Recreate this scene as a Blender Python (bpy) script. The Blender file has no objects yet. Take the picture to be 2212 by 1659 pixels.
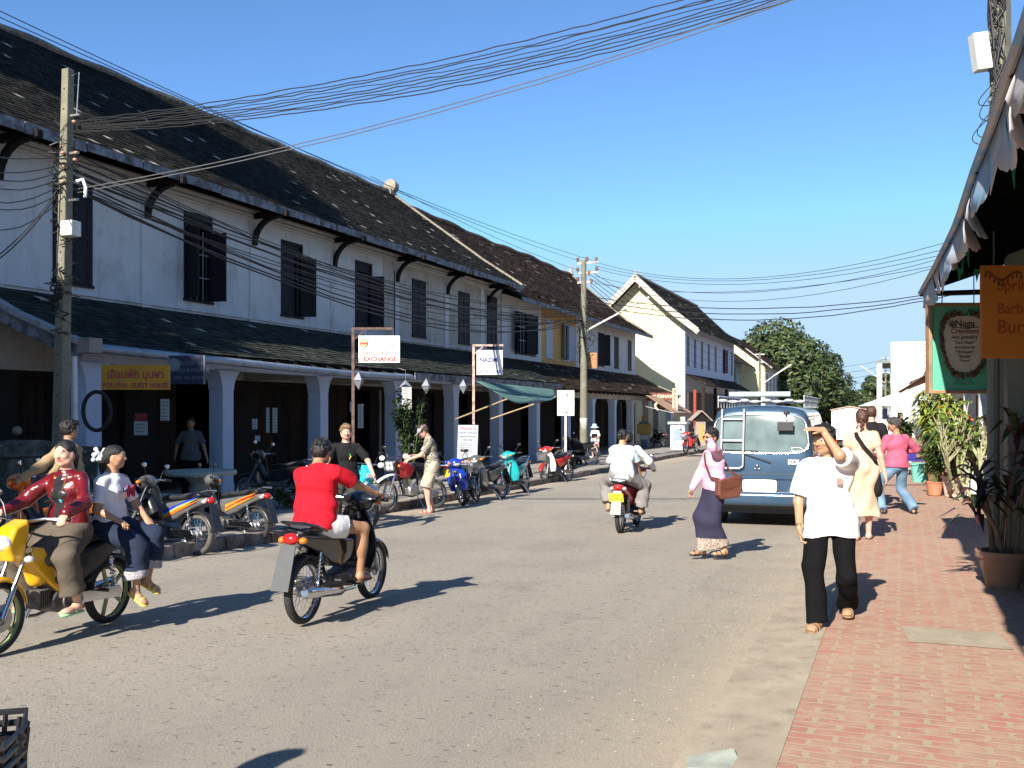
import bpy, math, random
import numpy as np
from mathutils import Vector, Matrix
random.seed(7)
C = bpy.context.scene.collection
PI = math.pi
R = math.radians
V = Vector
# ------------------------------------------------------------------ street frame
TH = R(21.43); SN, CS = math.sin(TH), math.cos(TH)
FX, HX, HY, CAMH = 2150.0, 1106.0, 888.0, 1.70       # photo (2212 px wide) focal, principal x, horizon y, eye height
def W(s, t, z=0.0):          # s metres along the street, t metres to the right of the eye line
    return V((s*SN + t*CS, s*CS - t*SN, z))
def ST(p): return (p[0]*SN + p[1]*CS, p[0]*CS - p[1]*SN)
STREET = PI/2 - TH           # world heading of the street direction (+X axis turned to it)
def road_z(y):               # the road falls gently away from the camera
    ys = [0, 7, 9, 16, 30, 50, 80, 900]; zs = [0, 0, -.03, -.24, -.36, -.5, -.58, -.58]
    return float(np.interp(y, ys, zs))
def at(px, py, z=None, Y=None):   # a point read off the photo: on the road, on a height or at a depth
    k = (px-HX)/FX
    if Y is not None: return V((k*Y, Y, CAMH + (HY-py)/FX*Y))
    if z is not None:
        Y = (CAMH-z)*FX/(py-HY); return V((k*Y, Y, z))
    Y = 8.0
    for _ in range(60): Y = Y*.5 + .5*(CAMH-road_z(Y))*FX/(py-HY)
    return V((k*Y, Y, road_z(Y)))
# ------------------------------------------------------------------ objects
def tag(o, label=None, cat=None, group=None, kind=None):
    if label: o['label'] = label
    if cat: o['category'] = cat
    if group: o['group'] = group
    if kind: o['kind'] = kind
    return o
def empty(name, loc=(0,0,0), rz=0, **kw):
    o = bpy.data.objects.new(name, None); C.objects.link(o)
    o.location = loc; o.rotation_euler = (0,0,rz); o.empty_display_size = .1
    return tag(o, **kw)
def link(name, me, parent=None, loc=None, rz=None, **kw):
    o = bpy.data.objects.new(name, me); C.objects.link(o)
    if parent is not None: o.parent = parent
    if loc is not None: o.location = loc
    if rz is not None: o.rotation_euler = (0,0,rz)
    return tag(o, **kw)
def copy_tree(o, parent=None, remap=None):
    c = o.copy(); C.objects.link(c); c.parent = parent
    for ch in list(o.children): copy_tree(ch, c)
    return c
# ------------------------------------------------------------------ materials
MATS = {}
def M(name, col, rough=.7, metal=0.0, var=.15, vs=6.0, bump=0.0, bs=60.0, coat=0.0, spec=.5, dark=None, dscale=1.5, dthr=.55, stretch=None, streak=None, trans=0.0):
    if name in MATS: return MATS[name]
    m = bpy.data.materials.new(name); m.use_nodes = True; nt = m.node_tree; N = nt.nodes; L = nt.links
    b = N['Principled BSDF']; b.inputs['Roughness'].default_value = rough; b.inputs['Metallic'].default_value = metal
    b.inputs['Coat Weight'].default_value = coat; b.inputs['Coat Roughness'].default_value = .06
    b.inputs['Specular IOR Level'].default_value = spec; b.inputs['Transmission Weight'].default_value = trans
    tc = N.new('ShaderNodeTexCoord'); src = tc.outputs['Object']
    if stretch:
        mp = N.new('ShaderNodeMapping'); mp.inputs['Scale'].default_value = stretch; L.new(src, mp.inputs[0]); src = mp.outputs[0]
    nz = N.new('ShaderNodeTexNoise'); nz.inputs['Scale'].default_value = vs; nz.inputs['Detail'].default_value = 5; L.new(src, nz.inputs['Vector'])
    cr = N.new('ShaderNodeValToRGB'); cr.color_ramp.elements[0].position = .3; cr.color_ramp.elements[1].position = .7
    cr.color_ramp.elements[0].color = tuple(max(0, c*(1-var)) for c in col[:3]) + (1,)
    cr.color_ramp.elements[1].color = tuple(min(1, c*(1+var)) for c in col[:3]) + (1,)
    L.new(nz.outputs['Fac'], cr.inputs[0]); out = cr.outputs[0]
    if dark:
        n2 = N.new('ShaderNodeTexNoise'); n2.inputs['Scale'].default_value = dscale; n2.inputs['Detail'].default_value = 8; n2.inputs['Roughness'].default_value = .7; L.new(src, n2.inputs['Vector'])
        c2 = N.new('ShaderNodeValToRGB'); c2.color_ramp.elements[0].position = dthr-.08; c2.color_ramp.elements[1].position = dthr+.1; L.new(n2.outputs['Fac'], c2.inputs[0])
        mx = N.new('ShaderNodeMix'); mx.data_type = 'RGBA'; L.new(c2.outputs[0], mx.inputs[0]); L.new(out, mx.inputs[6]); mx.inputs[7].default_value = tuple(dark)+(1,); out = mx.outputs[2]
    if streak:
        mp2 = N.new('ShaderNodeMapping'); mp2.inputs['Scale'].default_value = (3.2,3.2,.22); L.new(tc.outputs['Object'], mp2.inputs[0])
        n4 = N.new('ShaderNodeTexNoise'); n4.inputs['Scale'].default_value = 1.4; n4.inputs['Detail'].default_value = 7; n4.inputs['Roughness'].default_value = .7; L.new(mp2.outputs[0], n4.inputs['Vector'])
        c4 = N.new('ShaderNodeValToRGB'); c4.color_ramp.elements[0].position = .54; c4.color_ramp.elements[1].position = .72; c4.color_ramp.elements[1].color = (.6,.6,.6,1); L.new(n4.outputs['Fac'], c4.inputs[0])
        mx = N.new('ShaderNodeMix'); mx.data_type = 'RGBA'; L.new(c4.outputs[0], mx.inputs[0]); L.new(out, mx.inputs[6]); mx.inputs[7].default_value = tuple(streak)+(1,); out = mx.outputs[2]
    L.new(out, b.inputs['Base Color'])
    if bump:
        n3 = N.new('ShaderNodeTexNoise'); n3.inputs['Scale'].default_value = bs; n3.inputs['Detail'].default_value = 4; L.new(src, n3.inputs['Vector'])
        bp = N.new('ShaderNodeBump'); bp.inputs['Strength'].default_value = bump; bp.inputs['Distance'].default_value = .02; L.new(n3.outputs['Fac'], bp.inputs['Height']); L.new(bp.outputs[0], b.inputs['Normal'])
    MATS[name] = m; return m
# ------------------------------------------------------------------ mesh builder
class MB:
    def __init__(s): s.v = []; s.f = []; s.m = []; s.mi = 0; s.T = None
    def add(s, vs, fs):
        n = len(s.v)
        if s.T is not None: vs = [s.T @ V(p) for p in vs]
        s.v += [tuple(p) for p in vs]; s.f += [tuple(i+n for i in f) for f in fs]; s.m += [s.mi]*len(fs); return s
    def box(s, x0, x1, y0, y1, z0, z1):
        return s.add([(x0,y0,z0),(x1,y0,z0),(x1,y1,z0),(x0,y1,z0),(x0,y0,z1),(x1,y0,z1),(x1,y1,z1),(x0,y1,z1)],
                     [(0,3,2,1),(4,5,6,7),(0,1,5,4),(1,2,6,5),(2,3,7,6),(3,0,4,7)])
    def bar(s, a, b, w, h, up=(0,0,1)):      # box from a to b, w wide, h high
        a, b = V(a), V(b); d = (b-a).normalized(); u = V(up)
        if abs(d.dot(u)) > .98: u = V((1,0,0))
        sd = d.cross(u).normalized(); u = sd.cross(d)
        vs = [p + sd*i*w/2 + u*j*h/2 for p in (a,b) for i,j in ((-1,-1),(1,-1),(1,1),(-1,1))]
        return s.add(vs, [(0,1,2,3),(7,6,5,4),(0,4,5,1),(1,5,6,2),(2,6,7,3),(3,7,4,0)])
    def tube(s, pts, r, n=8, closed=False, cap=True):
        pts = [V(p) for p in pts]; k = len(pts); rs = r if hasattr(r, '__len__') else [r]*k
        base = []; prev = None
        for i, p in enumerate(pts):
            if closed: d = pts[(i+1) % k] - pts[i-1]
            else: d = pts[min(i+1,k-1)] - pts[max(i-1,0)]
            d = d.normalized() if d.length > 1e-9 else V((0,0,1))
            if prev is None:
                u = V((0,0,1)) if abs(d.z) < .9 else V((1,0,0)); u = (u - d*u.dot(d)).normalized()
            else:
                u = prev - d*prev.dot(d); u = u.normalized() if u.length > 1e-6 else d.orthogonal().normalized()
            prev = u; w = d.cross(u)
            for j in range(n):
                a = 2*PI*j/n; base.append(p + (u*math.cos(a) + w*math.sin(a))*rs[i])
        fs = []
        for i in range(k if closed else k-1):
            for j in range(n):
                a, b = i*n+j, i*n+(j+1)%n; c, d2 = ((i+1)%k)*n+(j+1)%n, ((i+1)%k)*n+j
                fs.append((a,b,c,d2))
        if cap and not closed: fs.append(tuple(range(n))[::-1]); fs.append(tuple((k-1)*n+j for j in range(n)))
        return s.add(base, fs)
    def cyl(s, a, b, r0, r1=None, n=16): return s.tube([a,b], [r0, r0 if r1 is None else r1], n)
    def lathe(s, prof, n=24, c=(0,0,0), axis='z'):
        vs = []
        for r, z in prof:
            for j in range(n):
                a = 2*PI*j/n; x, y = r*math.cos(a), r*math.sin(a)
                vs.append((c[0]+x, c[1]+y, c[2]+z) if axis == 'z' else (c[0]+x, c[1]+z, c[2]+y) if axis == 'y' else (c[0]+z, c[1]+x, c[2]+y))
        fs = [((i*n+j),(i*n+(j+1)%n),((i+1)*n+(j+1)%n),((i+1)*n+j)) for i in range(len(prof)-1) for j in range(n)]
        if axis == 'y': fs = [f[::-1] for f in fs]
        return s.add(vs, fs)
    def prism(s, poly, y0, y1, plane='xz'):
        n = len(poly)
        def p(q, y): return (q[0], y, q[1]) if plane == 'xz' else (y, q[0], q[1]) if plane == 'yz' else (q[0], q[1], y)
        vs = [p(q, y0) for q in poly] + [p(q, y1) for q in poly]
        return s.add(vs, [tuple(range(n)), tuple(range(2*n-1, n-1, -1))] + [(i, n+i, n+(i+1)%n, (i+1)%n) for i in range(n)])
    def grid(s, fn, nu, nv):
        vs = [fn(i/nu, j/nv) for i in range(nu+1) for j in range(nv+1)]
        return s.add(vs, [(i*(nv+1)+j, (i+1)*(nv+1)+j, (i+1)*(nv+1)+j+1, i*(nv+1)+j+1) for i in range(nu) for j in range(nv)])
    def ball(s, c, r, nu=14, nv=10):
        rx, ry, rz = r if hasattr(r, '__len__') else (r, r, r)
        vs = [(c[0], c[1], c[2]-rz)]; fs = []
        for i in range(1, nv):
            a = PI*i/nv - PI/2
            for j in range(nu): b = 2*PI*j/nu; vs.append((c[0]+rx*math.cos(a)*math.cos(b), c[1]+ry*math.cos(a)*math.sin(b), c[2]+rz*math.sin(a)))
        vs.append((c[0], c[1], c[2]+rz)); T = len(vs)-1
        for j in range(nu): fs.append((0, 1+(j+1)%nu, 1+j)); fs.append((T, T-nu+j, T-nu+(j+1)%nu))
        for i in range(nv-2):
            for j in range(nu): a = 1+i*nu; fs.append((a+j, a+(j+1)%nu, a+nu+(j+1)%nu, a+nu+j))
        return s.add(vs, fs)
    def mesh(s, name, mats, smooth=False, bevel=0, ang=40):
        me = bpy.data.meshes.new(name); me.from_pydata(s.v, [], s.f)
        for m in (mats if isinstance(mats, (list, tuple)) else [mats]): me.materials.append(m)
        if any(s.m): me.polygons.foreach_set('material_index', s.m)
        if smooth:
            me.polygons.foreach_set('use_smooth', [True]*len(s.f)); me.set_sharp_from_angle(angle=R(ang))
        me.update(); return me
    def build(s, name, mats, parent=None, smooth=False, bevel=0, loc=None, rz=None, solid=0, sub=0, **kw):
        o = link(name, s.mesh(name, mats, smooth), parent, loc, rz, **kw)
        if solid: md = o.modifiers.new('t', 'SOLIDIFY'); md.thickness = solid; md.offset = 0
        if bevel: md = o.modifiers.new('b', 'BEVEL'); md.width = bevel; md.segments = 2; md.limit_method = 'ANGLE'
        if sub: md = o.modifiers.new('s', 'SUBSURF'); md.levels = sub; md.render_levels = sub
        return o
def text(body, size, mat, parent, loc, rot, name='lettering', align='CENTER', ext=.002, sx=1.0, bold=0.0, fit=0):
    cu = bpy.data.curves.new(name, 'FONT'); cu.body = body; cu.size = size; cu.align_x = align; cu.align_y = 'CENTER'; cu.extrude = ext; cu.offset = bold
    cu.materials.append(mat); t_ = bpy.data.objects.new('t', cu); me = bpy.data.meshes.new_from_object(t_); bpy.data.objects.remove(t_)
    if not me.materials: me.materials.append(mat)
    xs_ = [v.co.x for v in me.vertices] or [0]; ww = max(xs_)-min(xs_)
    if fit and ww > fit: sx = fit/ww
    o = link(name, me, parent); o.location = loc; o.rotation_euler = rot; o.scale = (sx, 1, 1); return o
# ------------------------------------------------------------------ implicit surfaces (smooth blended solids)
def arr(p): return np.array([p[0], p[1], p[2]], dtype=np.float32)
class SDF:
    def __init__(s): s.ops = []; s.mats = []
    def _o(s, fn, lo, hi, k, mode, id): s.ops.append((fn, lo, hi, k, mode, id)); return s
    def cap(s, a, b, ra, rb=None, k=.02, id=0, flat=None, f=1.0, cut=False, mode='u'):
        a, b = arr(a), arr(b); rb = ra if rb is None else rb; ba = b-a; L2 = float(ba@ba)+1e-12; rm = max(ra, rb)*max(1.0, 1.0/f if f > 1 else 1.0, f)
        n = None if flat is None else arr(V(flat).normalized()); L = math.sqrt(L2)
        def fn(P):
            q = P-a; t = (q@ba)/L2; tc = np.clip(t, 0, 1); d = q - tc[..., None]*ba
            if n is not None: e = d@n; d = d + (e*(1.0/f-1))[..., None]*n
            r = np.sqrt((d*d).sum(-1)) - (ra + (rb-ra)*tc)
            if n is not None: r = r*min(1, f)
            if cut: r = np.maximum(r, np.maximum(-t, t-1)*L)
            return r
        return s._o(fn, np.minimum(a,b)-rm, np.maximum(a,b)+rm, k, mode, id)
    def ell(s, c, r, Rm=None, k=.02, id=0, mode='u'):
        c = arr(c); r = arr(r) if hasattr(r, '__len__') else arr((r,r,r)); A = None if Rm is None else np.array(Rm.to_3x3(), dtype=np.float32); m = float(r.max())
        def fn(P):
            q = P-c
            if A is not None: q = q@A
            a = q/r; k0 = np.sqrt((a*a).sum(-1)); b = a/r; k1 = np.sqrt((b*b).sum(-1))+1e-9
            return k0*(k0-1)/k1
        return s._o(fn, c-m, c+m, k, mode, id)
    def box(s, c, h, rad=.01, Rm=None, k=.02, id=0, mode='u'):
        c = arr(c); h = arr(h); A = None if Rm is None else np.array(Rm.to_3x3(), dtype=np.float32); m = float(np.sqrt((h*h).sum()))
        def fn(P):
            q = P-c
            if A is not None: q = q@A
            q = np.abs(q)-(h-rad); return np.sqrt((np.maximum(q,0)**2).sum(-1)) + np.minimum(q.max(-1), 0) - rad
        return s._o(fn, c-m, c+m, k, mode, id)
    def poly(s, pts, w, y=0.0, rad=.015, k=.02, id=0, mode='u', wfn=None):   # outline in x,z given thickness along y
        pts = np.array(pts, dtype=np.float32)
        lo = arr((pts[:,0].min(), y-w, pts[:,1].min())); hi = arr((pts[:,0].max(), y+w, pts[:,1].max()))
        def fn(P):
            x, z = P[...,0], P[...,2]; d = np.full(x.shape, 1e9, np.float32); sg = np.ones(x.shape, np.float32); n = len(pts)
            for i in range(n):
                ax, az = pts[i]; bx, bz = pts[i-1]; ex, ez = bx-ax, bz-az; wx, wz = x-ax, z-az
                t = np.clip((wx*ex+wz*ez)/(ex*ex+ez*ez+1e-12), 0, 1); qx, qz = wx-t*ex, wz-t*ez; d = np.minimum(d, qx*qx+qz*qz)
                c1 = z >= az; c2 = z < bz; c3 = (ex*wz - ez*wx) > 0; fl = (c1&c2&c3)|(~c1&~c2&~c3); sg = np.where(fl, -sg, sg)
            d2 = sg*np.sqrt(d); ww = w if wfn is None else wfn(x, z)
            a = d2+rad; b = np.abs(P[...,1]-y)-ww+rad
            return np.sqrt(np.maximum(a,0)**2+np.maximum(b,0)**2)+np.minimum(np.maximum(a,b),0)-rad
        return s._o(fn, lo, hi, k, mode, id)
    def plane(s, p, n, k=.005):           # keep only the side the normal points away from
        p, n = arr(p), arr(V(n).normalized())
        return s._o(lambda P: (P-p)@n, None, None, k, 'i', None)
    def mesh(s, name, res, mats, noise=None, smooth=True):
        us = [o for o in s.ops if o[4] == 'u']
        lo = np.min([o[1] for o in us], 0)-res*3; hi = np.max([o[2] for o in us], 0)+res*3
        n = np.ceil((hi-lo)/res).astype(int)+1
        ax = [lo[i]+res*np.arange(n[i], dtype=np.float32) for i in range(3)]
        D = np.full(n, 1.0, np.float32); I = np.zeros(n, np.uint8); many = len({o[5] for o in us}) > 1 or any(o[4] == 'p' for o in s.ops)
        for fn, a, b, k, mode, id in s.ops:
            if a is None: i0, i1 = np.zeros(3, int), n
            else:
                g = k+res*2.5; i0 = np.clip(np.floor((a-g-lo)/res).astype(int), 0, n-1); i1 = np.clip(np.ceil((b+g-lo)/res).astype(int)+1, 1, n)
            sl = tuple(slice(i0[q], i1[q]) for q in range(3))
            P = np.stack(np.meshgrid(ax[0][sl[0]], ax[1][sl[1]], ax[2][sl[2]], indexing='ij'), -1)
            d = fn(P).astype(np.float32); A = D[sl]
            if mode == 'u':
                if many: I[sl] = np.where(d < A, id, I[sl])
                h = np.maximum(k-np.abs(A-d), 0)/max(k,1e-6); D[sl] = np.minimum(A, d)-h*h*k*.25
            elif mode == 'p': I[sl] = np.where(d < 0, id, I[sl])
            elif mode == 's':
                d = -d; h = np.maximum(k-np.abs(A-d), 0)/max(k,1e-6); D[sl] = np.maximum(A, d)+h*h*k*.25
            else: D[sl] = np.maximum(A, d)
        if noise is not None:
            P = np.stack(np.meshgrid(*ax, indexing='ij'), -1); near = np.abs(D) < .06; D[near] += noise(P[near])
        ins = D < 0; c = ins[:-1,:-1,:-1].astype(np.uint8)
        cnt = sum(ins[i:n[0]-1+i, j:n[1]-1+j, k2:n[2]-1+k2].astype(np.uint8) for i in (0,1) for j in (0,1) for k2 in (0,1))
        act = np.argwhere((cnt > 0) & (cnt < 8))
        idx = -np.ones(np.array(n)-1, np.int64); idx[tuple(act.T)] = np.arange(len(act))
        cor = [(i,j,k2) for i in (0,1) for j in (0,1) for k2 in (0,1)]
        vals = np.stack([D[act[:,0]+i, act[:,1]+j, act[:,2]+k2] for i,j,k2 in cor], 1)
        pos = np.zeros((len(act),3)); num = np.zeros(len(act))
        for a in range(8):
            for b in range(a+1, 8):
                da = np.array(cor[b])-np.array(cor[a])
                if np.abs(da).sum() != 1: continue
                va, vb = vals[:,a], vals[:,b]; cr = (va < 0) != (vb < 0); t = np.where(cr, va/np.where(cr, va-vb, 1), 0)
                pos += np.where(cr[:,None], np.array(cor[a])+t[:,None]*da, 0); num += cr
        pos = (act + pos/np.maximum(num,1)[:,None])*res + lo
        fs = []
        for axx in range(3):
            o1, o2 = [(1,2),(2,0),(0,1)][axx]; e = [0,0,0]; e[axx] = 1
            A = ins[:n[0]-e[0], :n[1]-e[1], :n[2]-e[2]]; B = ins[e[0]:, e[1]:, e[2]:]; q = np.argwhere(A != B)
            q = q[(q[:,o1] > 0) & (q[:,o2] > 0) & (q[:,o1] < n[o1]-1) & (q[:,o2] < n[o2]-1)]
            up = A[tuple(q.T)]; u = np.zeros(3, int); u[o1] = 1; w = np.zeros(3, int); w[o2] = 1
            f = np.stack([idx[tuple((q-u-w).T)], idx[tuple((q-w).T)], idx[tuple(q.T)], idx[tuple((q-u).T)]], 1)
            f[~up] = f[~up][:, ::-1]; fs.append(f)
        f = np.concatenate(fs); f = f[(f >= 0).all(1)]
        me = bpy.data.meshes.new(name); me.vertices.add(len(pos)); me.vertices.foreach_set('co', pos.astype(np.float32).ravel())
        me.loops.add(f.size); me.loops.foreach_set('vertex_index', f.astype(np.int32).ravel())
        me.polygons.add(len(f)); me.polygons.foreach_set('loop_start', np.arange(0, f.size, 4, dtype=np.int32))
        try: me.polygons.foreach_set('loop_total', np.full(len(f), 4, np.int32))
        except Exception: pass
        mats = mats if isinstance(mats, (list, tuple)) else [mats]
        for m in mats: me.materials.append(m)
        if many:
            ce = pos[f].mean(1); gi = np.clip(np.round((ce-lo)/res).astype(int), 0, n-1); me.polygons.foreach_set('material_index', np.minimum(I[tuple(gi.T)], len(mats)-1).astype(np.int32))
        me.update(calc_edges=True); me.polygons.foreach_set('use_smooth', [smooth]*len(f)); me.update()
        return me
    def build(s, name, mats, parent=None, res=.01, noise=None, **kw): return link(name, s.mesh(name, res, mats, noise), parent, **kw)
def folds(amp, seed=0, sc=(9,9,22), n=5, lim=1.0):
    rg = np.random.RandomState(seed); ws = [(rg.randn(3)*np.array(sc), rg.rand()*6.28, rg.randn(3)*5, rg.rand()*6.28) for _ in range(n)]
    def fn(P):
        o = 0
        for w, p, w2, p2 in ws: o = o + np.sin(P@w.astype(np.float32)+p + 1.5*np.sin(P@w2.astype(np.float32)+p2))
        return np.minimum(o*amp/n**.5, lim).astype(np.float32)
    return fn
# ================================================================== camera, light, ground
cam = bpy.data.cameras.new('camera'); co = bpy.data.objects.new('camera', cam); C.objects.link(co)
co.location = (0,0,CAMH); co.rotation_euler = (PI/2,0,0); cam.sensor_width = 36; cam.lens = 36*FX/2212
cam.shift_y = (HY-829.5)/2212; cam.clip_end = 6000; cam.clip_start = .05
SC = bpy.context.scene; SC.camera = co
SC.view_settings.view_transform = 'Standard'; SC.view_settings.look = 'None'; SC.view_settings.exposure = 1.08; SC.view_settings.gamma = 1
SUN_AZ, SUN_EL = R(26), R(31)         # light travels towards azimuth 26 deg right of the view, 31 deg down
sl = bpy.data.lights.new('sun', 'SUN'); sl.energy = 5.0; sl.angle = R(.55); sl.color = (1, .93, .82)
so = bpy.data.objects.new('sun', sl); C.objects.link(so)
ld = V((math.sin(SUN_AZ)*math.cos(SUN_EL), math.cos(SUN_AZ)*math.cos(SUN_EL), -math.sin(SUN_EL)))
so.rotation_euler = ld.to_track_quat('-Z', 'Y').to_euler()
w = bpy.data.worlds.new('World'); SC.world = w; w.use_nodes = True
sk = w.node_tree.nodes.new('ShaderNodeTexSky'); sk.sky_type = 'NISHITA'; sk.sun_disc = False; sk.sun_elevation = SUN_EL
sk.sun_rotation = SUN_AZ + PI; sk.altitude = 300; sk.air_density = .7; sk.dust_density = 0; sk.ozone_density = 4.2
bg = w.node_tree.nodes['Background']; cap_n = w.node_tree.nodes.new('ShaderNodeVectorMath'); cap_n.operation = 'MINIMUM'; cap_n.inputs[1].default_value = (2.6,3.75,5.2)   # keeps the horizon glare of the sky within the film's range
tint = w.node_tree.nodes.new('ShaderNodeVectorMath'); tint.operation = 'MULTIPLY'; tint.inputs[1].default_value = (.84,1.01,1.08); w.node_tree.links.new(sk.outputs[0], tint.inputs[0])
w.node_tree.links.new(tint.outputs[0], cap_n.inputs[0]); w.node_tree.links.new(cap_n.outputs[0], bg.inputs[0]); bg.inputs[1].default_value = .10
SC.cycles.max_bounces = 6; SC.cycles.use_denoising = True; SC.cycles.sample_clamp_indirect = 6

def nodes(m): m.use_nodes = True; return m.node_tree.nodes, m.node_tree.links, m.node_tree.nodes['Principled BSDF']
def mk(N, t, **kw):
    n = N.new(t)
    for k, v in kw.items():
        if k.startswith('i_'): n.inputs[k[2:].replace('_', ' ')].default_value = v
        else: setattr(n, k, v)
    return n
def ramp(N, L, src, stops):
    c = N.new('ShaderNodeValToRGB'); e = c.color_ramp.elements
    while len(e) < len(stops): e.new(.5)
    for i, (p, col) in enumerate(stops): e[i].position = p; e[i].color = (col, col, col, 1) if not hasattr(col, '__len__') else tuple(col)+(1,)
    L.new(src, c.inputs[0]); return c.outputs[0]
def mixc(N, L, f, a, b, mode='MIX'):
    m = N.new('ShaderNodeMix'); m.data_type = 'RGBA'; m.blend_type = mode
    for i, x in ((0, f), (6, a), (7, b)):
        if hasattr(x, 'is_linked') or isinstance(x, bpy.types.NodeSocket): L.new(x, m.inputs[i])
        elif hasattr(x, '__len__'): m.inputs[i].default_value = tuple(x)+(1,)
        else: m.inputs[i].default_value = x
    return m.outputs[2]
def street_coords(N, L):
    g = mk(N, 'ShaderNodeNewGeometry'); mp = mk(N, 'ShaderNodeMapping'); mp.inputs['Rotation'].default_value = (0,0,TH-PI/2+0)
    L.new(g.outputs['Position'], mp.inputs[0]); return mp.outputs[0]     # x = s (along), y = -t (leftwards)
# asphalt
asph = bpy.data.materials.new('asphalt'); N, L, b = nodes(asph); sc_ = street_coords(N, L)
n1 = mk(N, 'ShaderNodeTexNoise', i_Scale=.35, i_Detail=6, i_Roughness=.6); L.new(sc_, n1.inputs['Vector'])
n2 = mk(N, 'ShaderNodeTexNoise', i_Scale=85, i_Detail=4, i_Roughness=.85); L.new(sc_, n2.inputs['Vector'])
v1 = mk(N, 'ShaderNodeTexVoronoi', i_Scale=60); L.new(sc_, v1.inputs['Vector'])
n3 = mk(N, 'ShaderNodeTexNoise', i_Scale=9, i_Detail=4, i_Roughness=.65); L.new(sc_, n3.inputs['Vector'])
mpw = mk(N, 'ShaderNodeMapping'); mpw.inputs['Scale'].default_value = (.12, 1.1, 1); L.new(sc_, mpw.inputs[0])
n4 = mk(N, 'ShaderNodeTexNoise', i_Scale=1.0, i_Detail=4); L.new(mpw.outputs[0], n4.inputs['Vector'])
base = ramp(N, L, n1.outputs['Fac'], [(.3,(.25,.225,.185)),(.7,(.335,.30,.245))])
c = mixc(N, L, ramp(N, L, n4.outputs['Fac'], [(.4,0),(.62,.45)]), base, (.37,.325,.26))
c = mixc(N, L, ramp(N, L, n2.outputs['Fac'], [(.36,.8),(.5,0)]), c, (.15,.13,.11))
c = mixc(N, L, ramp(N, L, n2.outputs['Fac'], [(.54,0),(.68,.8)]), c, (.52,.46,.37))
n5 = mk(N, 'ShaderNodeTexNoise', i_Scale=26, i_Detail=2, i_Roughness=.5); mp5 = mk(N, 'ShaderNodeMapping'); mp5.inputs['Scale'].default_value = (1,.55,1); L.new(sc_, mp5.inputs[0]); L.new(mp5.outputs[0], n5.inputs['Vector'])
c = mixc(N, L, ramp(N, L, n3.outputs['Fac'], [(.30,.7),(.38,0)]), c, (.15,.13,.105))
c = mixc(N, L, ramp(N, L, n5.outputs['Fac'], [(.30,.85),(.355,0)]), c, (.10,.087,.07))
n6 = mk(N, 'ShaderNodeTexNoise', i_Scale=.9, i_Detail=7, i_Roughness=.75); L.new(sc_, n6.inputs['Vector'])
c = mixc(N, L, ramp(N, L, n6.outputs['Fac'], [(.56,0),(.70,.45)]), c, (.17,.15,.125))
# dusty sand gathered along both edges
sx = mk(N, 'ShaderNodeSeparateXYZ'); L.new(sc_, sx.inputs[0])
def band(lo, hi, inv=False):
    mr = mk(N, 'ShaderNodeMapRange'); L.new(sx.outputs[1], mr.inputs[0]); mr.inputs[1].default_value = lo; mr.inputs[2].default_value = hi; return mr.outputs[0]
nd = mk(N, 'ShaderNodeTexNoise', i_Scale=1.6, i_Detail=5); L.new(sc_, nd.inputs['Vector'])
def madd(a, b_, op='MULTIPLY'):
    m_ = mk(N, 'ShaderNodeMath', operation=op)
    for i, x in enumerate((a, b_)):
        if isinstance(x, bpy.types.NodeSocket): L.new(x, m_.inputs[i])
        else: m_.inputs[i].default_value = x
    m_.use_clamp = True; return m_.outputs[0]
dn = ramp(N, L, nd.outputs['Fac'], [(.3,.35),(.65,1)])
right = madd(band(1.9, 1.0), dn); left = madd(band(8.4, 9.2), dn)
c = mixc(N, L, madd(madd(right, left, 'MAXIMUM'), .62), c, (.47,.375,.26))
L.new(c, b.inputs['Base Color']); b.inputs['Roughness'].default_value = .92
bp = mk(N, 'ShaderNodeBump', i_Strength=.8, i_Distance=.014); ad = mixc(N, L, .5, n2.outputs['Fac'], n3.outputs['Fac']); L.new(ad, bp.inputs['Height']); L.new(bp.outputs[0], b.inputs['Normal'])
# bricks
brk = bpy.data.materials.new('brick_paving'); N, L, b = nodes(brk); sc_ = street_coords(N, L)
rot0 = mk(N, 'ShaderNodeMapping'); rot0.inputs['Rotation'].default_value = (0,0,PI/2); L.new(sc_, rot0.inputs[0]); rot = mk(N, 'ShaderNodeMapping'); rot.inputs['Scale'].default_value = (.42,1,1); L.new(rot0.outputs[0], rot.inputs[0])
wob = mk(N, 'ShaderNodeTexNoise', i_Scale=11, i_Detail=3); L.new(sc_, wob.inputs['Vector'])
va = mk(N, 'ShaderNodeVectorMath', operation='MULTIPLY_ADD'); L.new(wob.outputs['Color'], va.inputs[0]); va.inputs[1].default_value = (.03,.028,0); L.new(rot.outputs[0], va.inputs[2])
bt = mk(N, 'ShaderNodeTexBrick', i_Scale=1.0, i_Mortar_Size=.0088, i_Mortar_Smooth=.25, i_Bias=-.1, i_Brick_Width=.118, i_Row_Height=.096)
bt.inputs['Color1'].default_value = (.385,.165,.12,1); bt.inputs['Color2'].default_value = (.32,.165,.125,1); bt.inputs['Mortar'].default_value = (.36,.285,.195,1); bt.offset = .45
L.new(va.outputs[0], bt.inputs['Vector'])
bw = mk(N, 'ShaderNodeTexNoise', i_Scale=5, i_Detail=7, i_Roughness=.7); L.new(sc_, bw.inputs['Vector'])
c = mixc(N, L, ramp(N, L, bw.outputs['Fac'], [(.42,0),(.6,.85)]), bt.outputs['Color'], (.385,.27,.19))
bl = mk(N, 'ShaderNodeTexNoise', i_Scale=.8, i_Detail=4); L.new(sc_, bl.inputs['Vector'])
c = mixc(N, L, ramp(N, L, bl.outputs['Fac'], [(.45,0),(.7,.6)]), c, (.38,.285,.20))
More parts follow.
